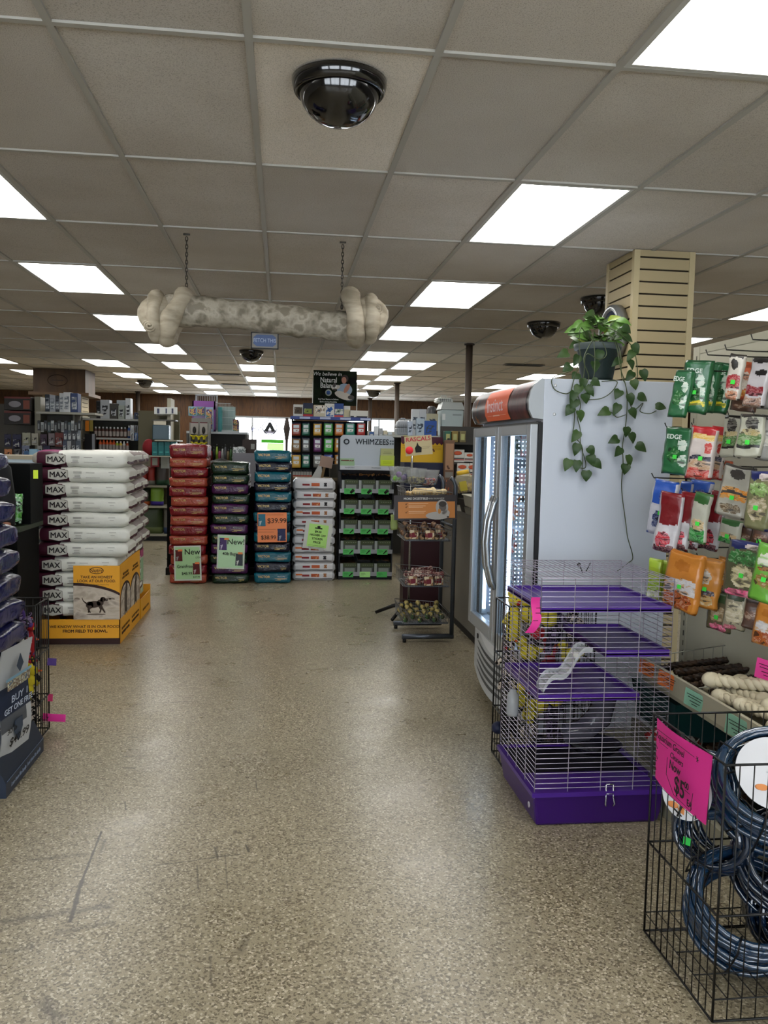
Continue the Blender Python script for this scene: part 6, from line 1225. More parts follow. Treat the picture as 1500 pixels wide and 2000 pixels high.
b.tube([(-.03, PKO, .02), (-.035, PKO, -.03), (.02, PKO, -.07), (.13, PKO, -.072), (.14, PKO, -.02)], .0008, 4); b.build('pen_drawing', ink, sgn)
b = MB(); b.box(-.008, .008, -.006, .006, .088, .10); b.build('clip', blkm, sgn)

# ============================================================= right-hand peg gondola
cream = mat('a39f8c', .5); creamd = mat('8d8a78', .55)
def peg_mat():
    m = bpy.data.materials.new('pegboard'); m.use_nodes = True; nt = m.node_tree; b = nt.nodes['Principled BSDF']; L = nt.links.new; N = nt.nodes.new
    tc = N('ShaderNodeTexCoord'); mp = N('ShaderNodeMapping'); mp.inputs['Location'].default_value = (.5, 0, 0); L(tc.outputs['Object'], mp.inputs[0]); v = N('ShaderNodeTexVoronoi'); v.inputs['Scale'].default_value = 1/.0254; v.inputs['Randomness'].default_value = 0; mp.inputs['Scale'].default_value = (0, 1, 1); L(mp.outputs[0], v.inputs['Vector'])
    r = N('ShaderNodeValToRGB'); r.color_ramp.interpolation = 'CONSTANT'; r.color_ramp.elements[0].color = lin('2a2822'); r.color_ramp.elements[1].position = .17; r.color_ramp.elements[1].color = lin('a8a491'); L(v.outputs['Distance'], r.inputs[0]); L(r.outputs[0], b.inputs['Base Color']); b.inputs['Roughness'].default_value = .6
    return m
GXp = 2.0; pg = thing('pegboard_gondola', 'cream pegboard gondola with hooks and two tray shelves at the right edge', 'display rack', (GXp, 2.4, 0))
MB().box(.0, .012, -1.9, 1.50, .15, 1.985).build('pegboard', peg_mat(), pg)
b = MB(); b.box(-.004, .03, 1.50, 1.56, 0, 2.02); b.box(-.002, .02, -1.9, 1.50, 1.985, 2.02); b.build('end_post', cream, pg)
b = MB()
for k in range(38): b.box(-.0055, -.004, 1.52, 1.527, .1+k*.05, .125+k*.05)
b.build('post_slot', mat('3a382f', .6), pg)
b = MB(); b.box(-.42, .0, -1.9, 1.45, .12, .15); b.box(-.41, -.39, -1.9, 1.45, 0, .12); b.build('base_deck', creamd, pg)
b = MB(); b.box(-.40, .0, -1.9, 1.1, .50, .515); b.build('tray_shelf', creamd, pg); MB().box(-.40, -.385, -1.9, 1.1, .515, .595).build('shelf_lip', cream, pg)
MB().box(-.40, 0, -1.9, 1.2, .20, .215).box(-.40, -.385, -1.9, 1.2, .215, .30).build('lower_tray_shelf', mat('6d6a5c', .6), pg)
for y in (1.1, .62, .14, -.34, -.8):
    b = MB()
    for z0, z1 in ((.515, .60), ): 
        for q in range(9): b.tube([(-.39+q*.045, y, z0), (-.39+q*.045, y, z1+.05*(q/8))], .0016, 4)
        b.tube([(-.39, y, z1), (-.02, y, z1+.05)], .0028, 5); b.tube([(-.39, y, z0+.05), (-.02, y, z0+.08)], .0018, 4)
    b.build('wire_divider', mat('8a8a80', .4, .6), pg)
hookm = mat('1a1916', .4)
def zones_default(top, mid, bot): return [(.78, 1, -1, 1, 1), (-.05, .45, -.8, .8, 2), (-.75, -.3, -.7, .7, 3)]
STY = {
 'green': (['1f5a35', '174428', 'b9c8bc', '1a5a24'], [(.1, .5, .1, .7, 2), (-.45, .15, -.6, .3, 3), (-.6, -.1, .2, .9, 2)]),
 'greeny': (['1f5a35', '174428', 'b9c8bc', '123f18', 'c9b822'], [(.0, .5, 0, .6, 2), (-.5, .0, -.7, .4, 3), (-.72, -.56, -1, 1, 4), (-.5, 0, .4, .9, 2)]),
 'whitered': (['b9b4aa', '26221f', '8f1c24', 'a86a4a'], [(.82, 1, -1, 1, 1), (.3, .7, -.5, .3, 1), (-.5, .05, -1, 1, 2), (-1, -.6, -.8, .8, 3)]),
 'orange': (['b4502a', '8a3a1c', 'b9b2a8', 'c48a3a'], [(.7, 1, -1, 1, 1), (-.4, .4, -.8, .3, 2), (-.8, -.5, -.6, .6, 3)]),
 'blackwhite': (['a8a5a8', '1a1818', '7a1c26', '8a6a5a'], [(.78, 1, -1, 1, 1), (.3, .5, -.2, .9, 1), (-.5, -.1, -1, 1, 2), (-1, -.6, -1, 1, 3)]),
 'jerky': (['b8aeaa', 'a01a22', 'c4a048', '1c1a30', 'a8281f', 'a8886a'], [(.72, 1, -1, 1, 1), (.5, .72, -1, 1, 2), (-.28, -.12, -1, 1, 3), (-.6, -.28, -1, 1, 5), (-1, -.6, -1, 1, 4), (.0, .4, .2, .8, 4)]),
 'clearg': (['a5a596', '22201e', '4a6a38', 'a8986a', '2c2a28'], [(.86, 1, -1, 1, 1), (.3, .8, -.4, .5, 4), (-.4, .1, -1, 1, 2), (.05, .3, -.7, .7, 3), (-.55, -.4, -1, 1, 1)]),
 'grey': (['7a7a76', '2a2a2a', '9a9a94', '5a5a54'], [(.8, 1, -1, 1, 1), (-.3, .3, -.7, .7, 2)]),
 'blue': (['b4b6c0', '2450a8', '1c2a5c', '2a3c8c'], [(.1, 1, -1, 1, 1), (-.75, -.15, -.5, .6, 2), (.3, .6, -.3, .4, 3)]),
 'cran': (['b2b0b4', '6a1018', 'b01c2c', '3a0c14'], [(-.05, 1, -1, 1, 1), (-.8, -.35, -.8, .4, 2), (-1, -.8, -1, 1, 3)]),
 'sgreen': (['a8a89a', '2f5a2c', '1a7a2c', 'b89c74'], [(.6, 1, -1, 1, 1), (-1, -.5, -1, 1, 2), (-.5, -.1, -.8, .8, 3)]),
 'corange': (['9a988e', '3a3634', 'c47a22', '5a4a34'], [(.5, .85, -.4, .4, 1), (-.3, .15, -1, 1, 2), (-.1, 0, -1, 1, 1), (-.8, -.5, -.7, .7, 3)]),
 'flag': (['6a6a4a', '1c2456', 'b4a8a8', '7a9a5a', 'a89a80'], [(.7, 1, -1, 0, 1), (.7, 1, 0, 1, 2), (.2, .6, -.8, .8, 3), (-.6, .1, -.7, .7, 4)]),
 'flag2': (['4a4a34', '1c2456', 'b4a8a8', '2f6a34', 'b9b08c', 'd45a84'], [(.72, 1, -1, .1, 1), (.72, 1, .1, 1, 2), (.2, .65, -.9, .9, 3), (-.6, .15, -.5, .5, 4), (-1, -.7, -.8, .8, 5)]),
 'brown': (['4a3228', '2a1a14', '6a4a38', '7a5a44'], [(.7, 1, -1, 1, 1), (-.4, .2, -.7, .7, 2)]),
 'lime': (['9ab02c', 'a4c038', '7a9a24', 'b0b4a4'], [(.6, 1, -1, 1, 1), (-.6, .0, -.8, .8, 2), (-1, -.5, -1, 1, 3)]),
 'obag': (['b4732a', 'a4641f', 'b4b2b4', '8a3f1c'], [(-.4, .05, -1, 1, 2), (.35, .7, -.4, .4, 1), (-.9, -.4, -.9, .6, 3)]),
 'oyell': (['b2762c', '8a5a24', 'aaa69c', '2a2838', 'a8926a'], [(.0, .5, -.7, .2, 2), (-.5, -.25, -.7, .7, 3), (-.85, -.5, -.7, .7, 4)]),
 'lgreen': (['5f9a34', '4f8a2c', 'b4b8a8', '8a6a3a', 'a0342c'], [(.2, .65, -.8, .8, 2), (.05, .2, -.7, .7, 4), (-.5, -.1, -.8, .8, 3)]),
 'pinkt': (['5a5038', '33462a', 'a08a6a', 'd45a84'], [(.5, 1, -1, 1, 1), (-.5, .2, -.5, .7, 2), (-1, -.65, -.5, .7, 3)]),
 'chewb': (['8a8470', '28341f', 'b4ab90', 'b04a64'], [(.6, 1, -1, 1, 1), (-.6, .4, -.8, .8, 2), (-1, -.7, -.8, .2, 3)]),
}
_pm = {}
def art_mat(c_, base, q):
    """printed area: mostly one ink with flecks of others, like busy packaging"""
    if q == 0: return mat(c_, .32, bump=(22, .35), spec=.5)
    def mixc(a, b_, f): a = [int(a[i:i+2], 16) for i in (0, 2, 4)]; b_ = [int(b_[i:i+2], 16) for i in (0, 2, 4)]; return '%02x%02x%02x' % tuple(int(x*(1-f)+y*f) for x, y in zip(a, b_))
    return ramp_mat([mixc(c_, '101010', .55), mixc(c_, base, .45), c_, mixc(c_, 'd8d4c8', .4), c_], 42 if q == 2 else 22, .32, 'noise', 3, .6, (1, 1, 1.2 if q == 2 else 2.4), spec=.5, bump=.1)
def art_pouch(w_, h_, ms, zones, seed):
    rd = random.Random(seed); ph = rd.random()*6
    def mf(tg, a, b_):
        if tg not in 'tb': return 0 if abs(a) < .9 else 1
        if abs(a) > .93 and a > 0: return 1
        r_ = 0
        for z0, z1, x0, x1, mi in zones:
            w2 = .03*math.sin(b_*3.2+ph)
            if x0 <= -1 and x1 >= 1:
                if z0+w2 <= a <= z1+w2: r_ = mi
            else:
                cz, cx, rz, rx = (z0+z1)/2, (x0+x1)/2, (z1-z0)/2*1.12, (x1-x0)/2*1.12
                q = abs((a-cz)/rz)**2.2+abs((b_-cx)/rx)**2.2+.22*math.sin(a*17+b_*11+ph)
                if q < 1: r_ = mi
        return r_
    return softbox(h_, w_, .034, 46, 26, 2, 3, .8, .13, 0, .008, seed, mf, upright=True).mesh('pouch', ms)
items = [
 # (x0,y0,x1,y1 px, X depth, style, label)
 (1314, 723, 1346, 816, 1.62, 'green', 'green dog chew bag, leftmost on the top peg row'), (1337, 705, 1385, 807, 1.68, 'greeny', 'largest green bag on the top peg row, yellow band, second from left'), (1372, 707, 1402, 808, 1.78, 'greeny', 'green bag on the top peg row, third from left'), (1394, 709, 1427, 808, 1.86, 'greeny', 'green bag on the top peg row, fourth from left, yellow band'),
 (1424, 690, 1451, 781, 1.74, 'whitered', 'white and dark red bag with black header on the top peg row'), (1448, 706, 1476, 784, 1.84, 'orange', 'orange bag between the two black-header bags on the top peg row'), (1463, 699, 1499, 796, 1.78, 'blackwhite', 'shiny white and red bag with black header near the frame edge, top row'), (1430, 778, 1472, 804, 1.92, 'brown', 'dark orange clear bag low behind the black-header bags, top row'), (1490, 700, 1530, 800, 1.84, 'grey', 'grey clear bag cut by the frame on the top peg row'),
 (1298, 835, 1350, 929, 1.62, 'green', 'green bag at the left end of the second peg row'), (1338, 842, 1366, 930, 1.72, 'green', 'darker green bag second from left on the second peg row'), (1349, 834, 1396, 935, 1.68, 'jerky', 'red and yellow jerky bag, left one on the second peg row'), (1382, 834, 1416, 935, 1.78, 'jerky', 'red and yellow jerky bag, right one on the second peg row'), (1408, 900, 1428, 940, 1.88, 'orange', 'red bag end showing low behind the jerky bags'),
 (1414, 810, 1447, 894, 1.78, 'clearg', 'clear bag with black oval and green band, left one on the second row'), (1443, 810, 1487, 895, 1.74, 'clearg', 'wider clear bag with black oval and green band, second row'), (1484, 812, 1525, 900, 1.8, 'grey', 'grey bag at the frame edge on the second peg row'),
 (1273, 938, 1318, 1046, 1.60, 'blue', 'blue and white blueberry treat bag at the left of the third row'), (1322, 940, 1346, 1020, 1.75, 'blue', 'blue bag top showing behind the cranberry bags, left one'), (1346, 938, 1386, 1020, 1.85, 'blue', 'blue bag top showing behind the cranberry bags, right one'),
 (1285, 961, 1328, 1079, 1.58, 'cran', 'cranberry red and white bag, front one of the third row'), (1323, 960, 1353, 1077, 1.64, 'cran', 'cranberry red and white bag, second one of the third row'), (1350, 958, 1368, 1076, 1.74, 'cran', 'cranberry red bag squeezed in the middle of the third row'), (1380, 958, 1413, 1076, 1.80, 'cran', 'cranberry red bag right of the small green one'), (1354, 961, 1384, 1063, 1.66, 'sgreen', 'small bag with green foot hanging before the cranberry bags'),
 (1411, 909, 1463, 1013, 1.74, 'corange', 'clear bag with orange band and black oval on the third row'), (1463, 922, 1506, 1038, 1.72, 'flag', 'bag with starry navy header at the frame edge, third row'), (1408, 1013, 1443, 1060, 1.80, 'sgreen', 'small clear and green bag below the orange-band bag'), (1442, 1026, 1470, 1064, 1.86, 'brown', 'brown bag with green dot, left of two below the starry header bag'), (1468, 1026, 1502, 1066, 1.86, 'brown', 'brown bag with green dot at the frame edge below the starry bag'),
 (1266, 1093, 1291, 1173, 1.58, 'lime', 'lime green bag above the purple cage, left one'), (1289, 1096, 1313, 1176, 1.64, 'lime', 'lime green bag above the purple cage, right one'), (1304, 1077, 1366, 1194, 1.62, 'obag', 'large orange and white pumpkin bag on the fourth peg row'), (1359, 1088, 1406, 1191, 1.70, 'oyell', 'amber bag with white splash right of the pumpkin bag'), (1399, 1088, 1428, 1176, 1.78, 'oyell', 'dim amber bag half hidden in the fourth row'),
 (1424, 1057, 1488, 1168, 1.70, 'flag2', 'bag with stars and stripes header and cream chew, fourth row'), (1476, 1061, 1522, 1178, 1.66, 'lgreen', 'light green bag at the frame edge on the fourth row'),
 (1385, 1158, 1426, 1231, 1.76, 'pinkt', 'clear brown chew bag with pink tag on the lowest peg row'), (1419, 1158, 1456, 1232, 1.78, 'chewb', 'clear bag of white chews with pink tag on the lowest row'), (1453, 1168, 1480, 1230, 1.82, 'brown', 'dark brown bag right of the white chews on the lowest row'), (1478, 1176, 1520, 1262, 1.72, 'obag', 'orange-brown bag at the frame edge on the lowest row'),
]
grs = mat('43d046', .6, key='grs')
yaw0 = R(-52)
for k, (x0, y0, x1, y1, X, sty, lb_) in enumerate(items):
    ptop = onX((x0+x1)/2+2, y0, X); pbot = onX((x0+x1)/2, y1, X); h_ = ptop.z-pbot.z; Yc = ptop.y
    rz = yaw0+(rnd.random()-.5)*.35; dist = (Vector((X, Yc, 1.3))-EYE).length; vdir = math.atan2(X, Yc); fac = abs(math.cos(-rz-vdir))
    w_ = (x1-x0)/F*dist/max(.5, fac)*1.02
    cols, zn = STY[sty]; key = (sty, round(w_, 2), round(h_, 2))
    if key not in _pm:
        ms = [mat(cols[0], .3, bump=(22, .4), spec=.6)]+[art_mat(c_, cols[0], q) for q, c_ in enumerate(cols[1:])]
        _pm[key] = art_pouch(w_, h_, ms, zn, k)
    t = thing('treat_bag', lb_, 'treat bag', (X, Yc, (ptop.z+pbot.z)/2), rz, 'hanging treat bags on the pegboard'); t.rotation_euler = (0, (rnd.random()-.5)*.10+.13, rz)
    inst('pouch', _pm[key], t)
    if sty in ('green', 'greeny'): txt('EDGE', .026, mat('c4d0c8', .5), t, (-.01, -.026, h_*.30), sx=min(1, w_/.11), bold=.0015)
    if k in (1, 4, 9, 11, 14, 15, 17, 24, 25, 26, 27, 28, 29, 32, 33, 35, 36, 37): MB().box(-.008, .008, -.024, -.021, -.03, -.014).build('green_sticker', grs, t)
# hooks: along the peg rows
hk = MB(); hk.tube([(-.36, 0, .02), (-.35, 0, .0), (-.2, 0, -.002), (0, 0, 0)], .0028, 5); hkme = hk.mesh('peg_hook', hookm)
for (px, py, X) in ((1378, 693, 1.66), (1415, 683, 1.7), (1466, 663, 1.7), (1345, 722, 1.66), (1298, 835, 1.64), (1350, 835, 1.68), (1420, 812, 1.72), (1470, 812, 1.72), (1272, 933, 1.58), (1330, 962, 1.66), (1412, 910, 1.72), (1470, 922, 1.72), (1284, 1068, 1.6), (1310, 1095, 1.6), (1360, 1090, 1.68), (1425, 1060, 1.7), (1478, 1062, 1.68), (1390, 1160, 1.72), (1440, 1160, 1.76), (1480, 1178, 1.74)):
    p = onX(px, py, X); inst('peg_hook', hkme, pg, (0, p.y-2.4, p.z), scale=((GXp-X)/.36, 1, 1))
# rawhide braids and chews in the trays
rawm = ramp_mat(['a89e84', 'b8af96', 'c4bca4'], 20, .55, const=False, bump=.2); rawd = ramp_mat(['2a1c12', '3c2a1a', '1c120c'], 26, .5, const=False)
def braid(lab, p0, p1, r_, m, grp, knots=True, amp=1.0, cat='rawhide chew'):
    p0, p1 = Vector(p0), Vector(p1); c = (p0+p1)/2; L_ = (p1-p0).length; t = thing('braided_chew', lab, cat, c, 0, grp); d = (p1-p0).normalized(); u = d.cross(Vector((0, 0, 1))).normalized(); v = u.cross(d)
    b = MB(); n = 34
    for s4 in range(3):
        pts = []
        for k in range(n): a = 2*math.pi*(k/n*L_/.085+s4/3); pts.append(p0-c+d*L_*k/(n-1)+u*math.sin(a)*r_*.62*amp+v*math.sin(2*a)*r_*.34)
        b.tube(pts, r_*.52, 7)
    b.build('braid', m, t)
    if knots: MB().ball(p0-c, r_*1.25, 10, sc=(1, 1, .8)).build('knot', m, t); MB().ball(p1-c, r_*1.25, 10, sc=(1, 1, .8)).build('knot', m, t)
    return t
GR = 'braided rawhides on the upper tray'
TZ = .582
brs = [((1.70, 3.10, TZ+.0), (1.78, 2.86, TZ+.02), .026, 'short braided rawhide at the far front of the upper tray'), ((1.86, 2.98, TZ+.02), (1.95, 2.72, TZ+.03), .028, 'braided rawhide lying under the red-banded one'), ((1.76, 2.84, TZ+.0), (1.90, 2.66, TZ+.01), .027, 'low braided rawhide in the heap centre'), ((1.66, 2.80, TZ+.02), (1.74, 2.52, TZ+.03), .026, 'braided rawhide lying over the front lip'), ((1.78, 2.44, TZ), (1.95, 2.36, TZ+.02), .028, 'crosswise braided rawhide nearest the frame edge'), ((1.66, 3.02, TZ+.05), (1.90, 2.86, TZ+.06), .030, 'white rawhide end at the far corner of the upper tray'), ((1.67, 2.97, TZ), (1.82, 2.62, TZ+.01), .028, 'braided rawhide along the front lip of the upper tray'), ((1.80, 3.05, TZ+.03), (1.97, 2.60, TZ+.09), .032, 'thick braided rawhide with red band at the back of the upper tray'),
       ((1.72, 2.72, TZ+.04), (1.93, 2.50, TZ+.05), .028, 'braided rawhide in the middle of the upper tray'), ((1.68, 2.62, TZ), (1.86, 2.36, TZ+.03), .026, 'braided rawhide ahead of the middle one on the upper tray'), ((1.66, 2.50, TZ+.01), (1.75, 2.22, TZ+.03), .027, 'nearest braided rawhide against the lip, by the frame edge'),
       ((1.82, 2.48, TZ+.08), (1.95, 2.25, TZ+.10), .028, 'braided rawhide cut by the frame edge, upper tray'), ((1.84, 2.80, TZ), (1.96, 2.66, TZ+.02), .026, 'knotted rawhide tucked between the braids')]
for p0, p1, r_, lb_ in brs: t_ = braid(lb_, p0, p1, r_, rawm, GR)
t = thing('rawhide_band', 'dark red band around the thick rawhide on the upper tray', 'band', (1.90, 2.79, TZ+.066)); MB().tube([(-.008, .022, 0), (.008, -.022, 0)], .037, 14).build('band', mat('6a1420', .4), t)
for k in range(4): braid('white rawhide bone hanging above the tray by the pink tag, %s of four' % ('first', 'second', 'third', 'last')[k], (1.86+.01*k, 2.50-.05*k, .83), (1.88+.01*k, 2.46-.05*k, .73), .022, rawm, 'hanging rawhide bones', True)
for k in range(9):
    y = 3.42-.045*k; braid('dark brown chew, %s from the far end of the upper tray' % nth(k), (1.64+.02*(k % 3), y, TZ-.01+.02*(k % 2)), (1.90, y-.06+.02*(k % 3), TZ+.015+.03*(k % 2)), .018, rawd, 'dark chews at the far end of the upper tray', False, .6)
for k in range(8):
    y = 3.5-.12*k; braid('dim brown chew in the lower tray, %s from the far end' % nth(k), (1.66, y, .25+.015*(k % 2)), (1.92, y-.08, .27+.02*(k % 3)), .03, rawd, 'dim chews in the lower tray', False)
t = thing('bagged_chews', 'clear bag of red and white chews at the far end of the lower tray', 'treat bag', (1.66, 3.30, .30), R(-60)); b = softbox(.2, .14, .08, 8, 5, 3, 3, .5, .2, 0, .015, 3); b.build('bag', ramp_mat(['6a625c', '8a2a2a', 'b4aea6', '3a302a'], 20, .15, spec=.9), t)
t = thing('plastic_bin', 'dark teal plastic bin on the shelf under the dark chews', 'bin', (1.78, 3.42, .305), 0); b = MB(); b.taper(0, 0, 0, .17, .30, .38, .34, .44); b.build('bin', mat('0c3434', .5), t)
def tagp(px0, py0, px1, py1, X, c_, lb_, rz=R(-75), skew=0):
    p = onX((px0+px1)/2, (py0+py1)/2, X); a = onX((px0+px1)/2, py0, X); q = onX((px0+px1)/2, py1, X); hh = a.z-q.z; y0 = onX(px0, (py0+py1)/2, X).y; y1 = onX(px1, (py0+py1)/2, X).y
    t = thing('price_tag', lb_, 'price tag', p, 0); t.rotation_euler = (0, R(6), rz); w_ = min(.12, abs(y0-y1)); card('sheet', w_, hh, mat(c_, .65), t, curl=.003); lines_mesh([(-w_*.35, w_*.35, hh*.25), (-w_*.3, w_*.3, hh*.1), (-w_*.2, w_*.25, -hh*.1), (-w_*.1, w_*.15, -hh*.25)], ink, t, (0, -.004, 0), (0, 0, 0), 'handwriting', .0025)
tagp(1252, 1294, 1283, 1322, 1.59, 'd4713a', 'orange price tag, left one on the far tray lip', R(-70)); tagp(1285, 1316, 1326, 1346, 1.59, 'd4713a', 'orange price tag, right one on the far tray lip', R(-70)); tagp(1340, 1352, 1375, 1386, 1.59, '7fae98', 'mint price tag, upper one on the rawhide tray lip', R(-75)); tagp(1418, 1402, 1464, 1444, 1.59, '7fae98', 'mint price tag, lower one on the rawhide tray lip', R(-75)); tagp(1484, 1290, 1512, 1330, 1.82, 'd63f8e', 'pink price tag at the frame edge above the rawhides', R(-60))
t = thing('white_container', 'white rounded plastic container on top of the pegboard gondola', 'container', (2.16, 3.26, 2.02)); b = MB(); b.lathe([(0, 0), (.11, 0), (.11, .04), (.095, .2), (.07, .25), (0, .26)], 24); b.build('container', mat('b4b6bc', .4), t); MB().box(-.03, .06, -.11, -.09, .20, .235).build('grey_grip', mat('7a7c84', .5), t)
b = MB(); b.box(2.02, 2.42, .5, 3.93, 2.0, 2.02); o = b.build('gondola_cap', cream); tag(o, 'cream flat top board behind the pegboard, carrying the white container', 'shelf board')
# ============================================================= left background: wall of pet products and gondolas
lg = thing('shelf_gondola', 'cream shelf gondola with clock boxes and hanging packs at the far left', 'display rack', (-3.6, 12.6, 0))
dkp = mat('4a4742', .7)
xr_ = onY(153, 850, 12.9).x+3.6; b = MB(); b.box(-1.1, xr_, .30, .34, 0, 2.02); b.build('back_panel', dkp, lg); MB().box(xr_, xr_+.03, -.02, .34, 0, 1.9).build('end_panel', mat('6a675c', .6), lg); MB().box(-1.1, xr_, -.02, .3, 1.24, 1.275).box(-1.1, xr_, 0, .3, 0, .2).build('lower_shelf', mat('8a8676', .5), lg); MB().box(.18, .98, -.25, .3, 1.875, 1.905).build('upper_shelf', mat('8d8c82', .5), lg); MB().box(.10, .18, -.03, .34, 1.30, 2.12).build('post', mat('807c6c', .5), lg)
for k, (y0, y1) in enumerate(((775, 801), (803, 829))):
    t, w_, h_ = carton('%s wide black and rust box with grey oval picture at the far left' % ('upper' if k == 0 else 'lower'), (8, y0, 60, y1), 12.45, None, mat('17120f', .5), dep=.3, bands=[('rust_band', .86, 1, mat('5a2420', .5))], name='product_carton')
    b = MB(); b.ball((-w_*.1, -.003, h_*.45), h_*.28, 16, sc=(1.6, .05, .85)); b.build('oval_picture', mat('77747a', .5), t); MB().box(w_*.22, w_*.46, -.004, 0, h_*.1, h_*.75).build('rust_panel', mat('6a3424', .5), t)
hp_ = [(8, 848, 22, 872, '22223c', 'navy'), (24, 848, 42, 876, '1c1c38', 'dark blue'), (43, 845, 60, 870, '8a8a7a', 'pale grey'), (61, 846, 75, 869, '8f8c80', 'cream'), (78, 848, 92, 870, '3a2a3a', 'plum'), (94, 846, 107, 870, '6a6064', 'grey and white'), (107, 845, 125, 872, '5a2420', 'rust red'), (8, 877, 24, 893, 'b47850', 'peach'), (27, 874, 40, 890, '4a4a4c', 'grey'), (42, 870, 58, 888, '6a7084', 'blue grey'), (72, 870, 83, 890, '8a8884', 'white'), (84, 870, 98, 894, '1a1a34', 'navy'), (98, 873, 122, 896, '2a1c1c', 'dark brown'), (124, 866, 138, 894, '6a6c6a', 'silver'), (140, 858, 158, 890, '5a6478', 'pale blue')]
for k, (x0, y0, x1, y1, c_, cn) in enumerate(hp_):
    Yp = 12.42; a = onY(x0, (y0+y1)/2, Yp); c2 = onY(x1, (y0+y1)/2, Yp); zt = onY(x0, y0, Yp).z; zb = onY(x0, y1, Yp).z; w_, h_ = (c2.x-a.x), zt-zb
    t = thing('hanging_pack', '%s hanging pack, %s from left, %s far-left row' % (cn, nth(k if k < 7 else k-7), 'upper' if k < 7 else 'lower'), 'blister pack', ((a.x+c2.x)/2, Yp, (zt+zb)/2), 0, 'hanging packs at the far left')
    MB().box(-w_*.46, w_*.46, 0, .012, -h_/2, h_/2).build('card', mat(c_, .5), t); MB().box(-w_*.33, w_*.33, -.03, 0, -h_*.38, h_*.15).build('blister', ramp_mat([c_, '8a8c8c', c_, '1a1a1e'], 16, .25), t, bevel=.01); MB().tube([(0, .4, h_/2), (0, -.05, h_/2)], .003, 4).build('hook', blkm, t)
for k in range(13):
    x0 = 76+k*6.6; up = k % 2; Yp = 12.40; a = onY(x0, 830, Yp); zt = onY(x0, 820+3*up, Yp).z; cl_ = ('1a1c20', '8a8e90', '22262c', '3a4a50', 'a0a4a6', '14161a')[k % 6]
    t = thing('clip_pack', '%s small clip pack, %s along the strip under the upper far-left shelf' % (('black', 'silver', 'charcoal', 'slate', 'white', 'black')[k % 6], nth(k)), 'blister pack', (a.x, Yp, zt-.08), 0, 'clip packs under the far-left shelf'); MB().box(-.02, .02, 0, .012, -.07, .07).build('card', mat(cl_, .4), t); MB().box(-.012, .012, -.02, 0, -.05, .03).build('blister', mat('6a6e70', .25), t, bevel=.004); MB().tube([(0, .4, .07), (0, -.03, .07)], .0025, 4).build('hook', blkm, t)
for k in range(8):
    Yp = 12.41; c_ = ('2a3448', '4a4c50', '1a1c22', '6a7078', '30384c', '8a8c8e', '22242a', '3c4450')[k]; a = onY(128+(k % 4)*8.5, 850 if k < 4 else 873, Yp)
    t = thing('hanging_pack', '%s narrow pack, %s of four in the %s group beside the far-left column' % (('navy', 'grey', 'black', 'silver', 'blue', 'pale', 'dark', 'slate')[k], nth(k % 4), 'upper' if k < 4 else 'lower'), 'blister pack', (a.x, Yp-.04*(k > 3), a.z), 0, 'narrow packs by the column'); MB().box(-.028, .028, 0, .012, -.085, .085).build('card', mat(c_, .4), t); MB().box(-.018, .018, -.02, 0, -.06, .02).build('blister', ramp_mat([c_, '9a9ea0', c_], 18, .3), t, bevel=.004); MB().tube([(0, .4, .085), (0, -.03, .085)], .0025, 4).build('hook', blkm, t)
for k, (x0, y0, x1, y1, c_, cn) in enumerate(((47, 881, 57, 898, '3a5c84', 'blue banded tin boxes left'), (57, 877, 72, 898, '8ab0c8', 'pale blue box with black ring'), (72, 879, 79, 898, '6a96b8', 'narrow pale blue box'))):
    carton('%s on the far left shelf above the glass tank' % cn, (x0, y0, x1, y1), 12.35, None, mat(c_, .5), dep=.12, pic_=(.2, .8, .1, .35, mat('c4ccd0', .5)))
for k, (x0, y0, x1, y1, c_, cn) in enumerate(((88, 770, 97, 801, '1e2630', 'black and blue'), (97, 772, 108, 801, '8a8f96', 'silver grey'), (108, 773, 116, 801, '2c3038', 'dark'), (116, 768, 124, 802, 'a9acae', 'white'), (124, 766, 137, 803, 'b9bcbe', 'tall white'), (138, 768, 152, 805, '26365c', 'navy blue'))):
    carton('%s appliance box in the row on the upper far-left shelf' % cn, (x0, y0, x1, y1), 12.36, 1.905, mat(c_, .5), dep=.2, pic_=(.15, .85, .15, .8, ramp_mat([c_, '6a7078', 'a8acb0', c_], 9)), name='product_carton')
# second gondola: shelf row left of centre, facing the aisle
sg2 = thing('shelf_gondola', 'grey three-shelf gondola with white boxes and orange bottles at left back', 'display rack', (-2.75, 13.9, 0))
b = MB(); b.box(-.4, .75, .4, .44, 0, 1.95); b.build('back_panel', mat('4d4b44', .7), sg2)
shz = [onY(215, y, 13.9).z for y in (818, 855, 882)]
for z in shz: MB().box(-.4, .75, -.1, .4, z-.03, z).build('shelf', mat('9a9c98', .45), sg2)
MB().box(-.4, -.37, -.1, .44, 0, 1.9).box(.72, .75, -.1, .44, 0, shz[0]).build('post', mat('7a786c', .5), sg2)
for k, (x0, y0, x1, c_, cn) in enumerate(((188, 783, 196, '101014', 'narrow black box'), (196, 781, 214, 'a4a9ae', 'white and grey box with lamp picture'), (214, 788, 230, '3c3a34', 'dark grey box with white corner'), (231, 792, 243, '8a9088', 'stacked pale cartons'), (228, 782, 246, '8a9194', 'grey box with black hat-shaped print'), (245, 778, 255, 'b6babd', 'tall thin white box'), (262, 806, 282, '1c2a44', 'long navy box'), (282, 805, 298, '24344c', 'blue grey box'))):
    carton('%s on top of the grey gondola, left back' % cn, (x0, y0, x1, 812), 13.82+.1*(k == 4), shz[0], mat(c_, .5), dep=.2, pic_=(.2, .8, .2, .7, ramp_mat([c_, '2a2c30', 'a8acb0', c_], 9)), name='product_carton')
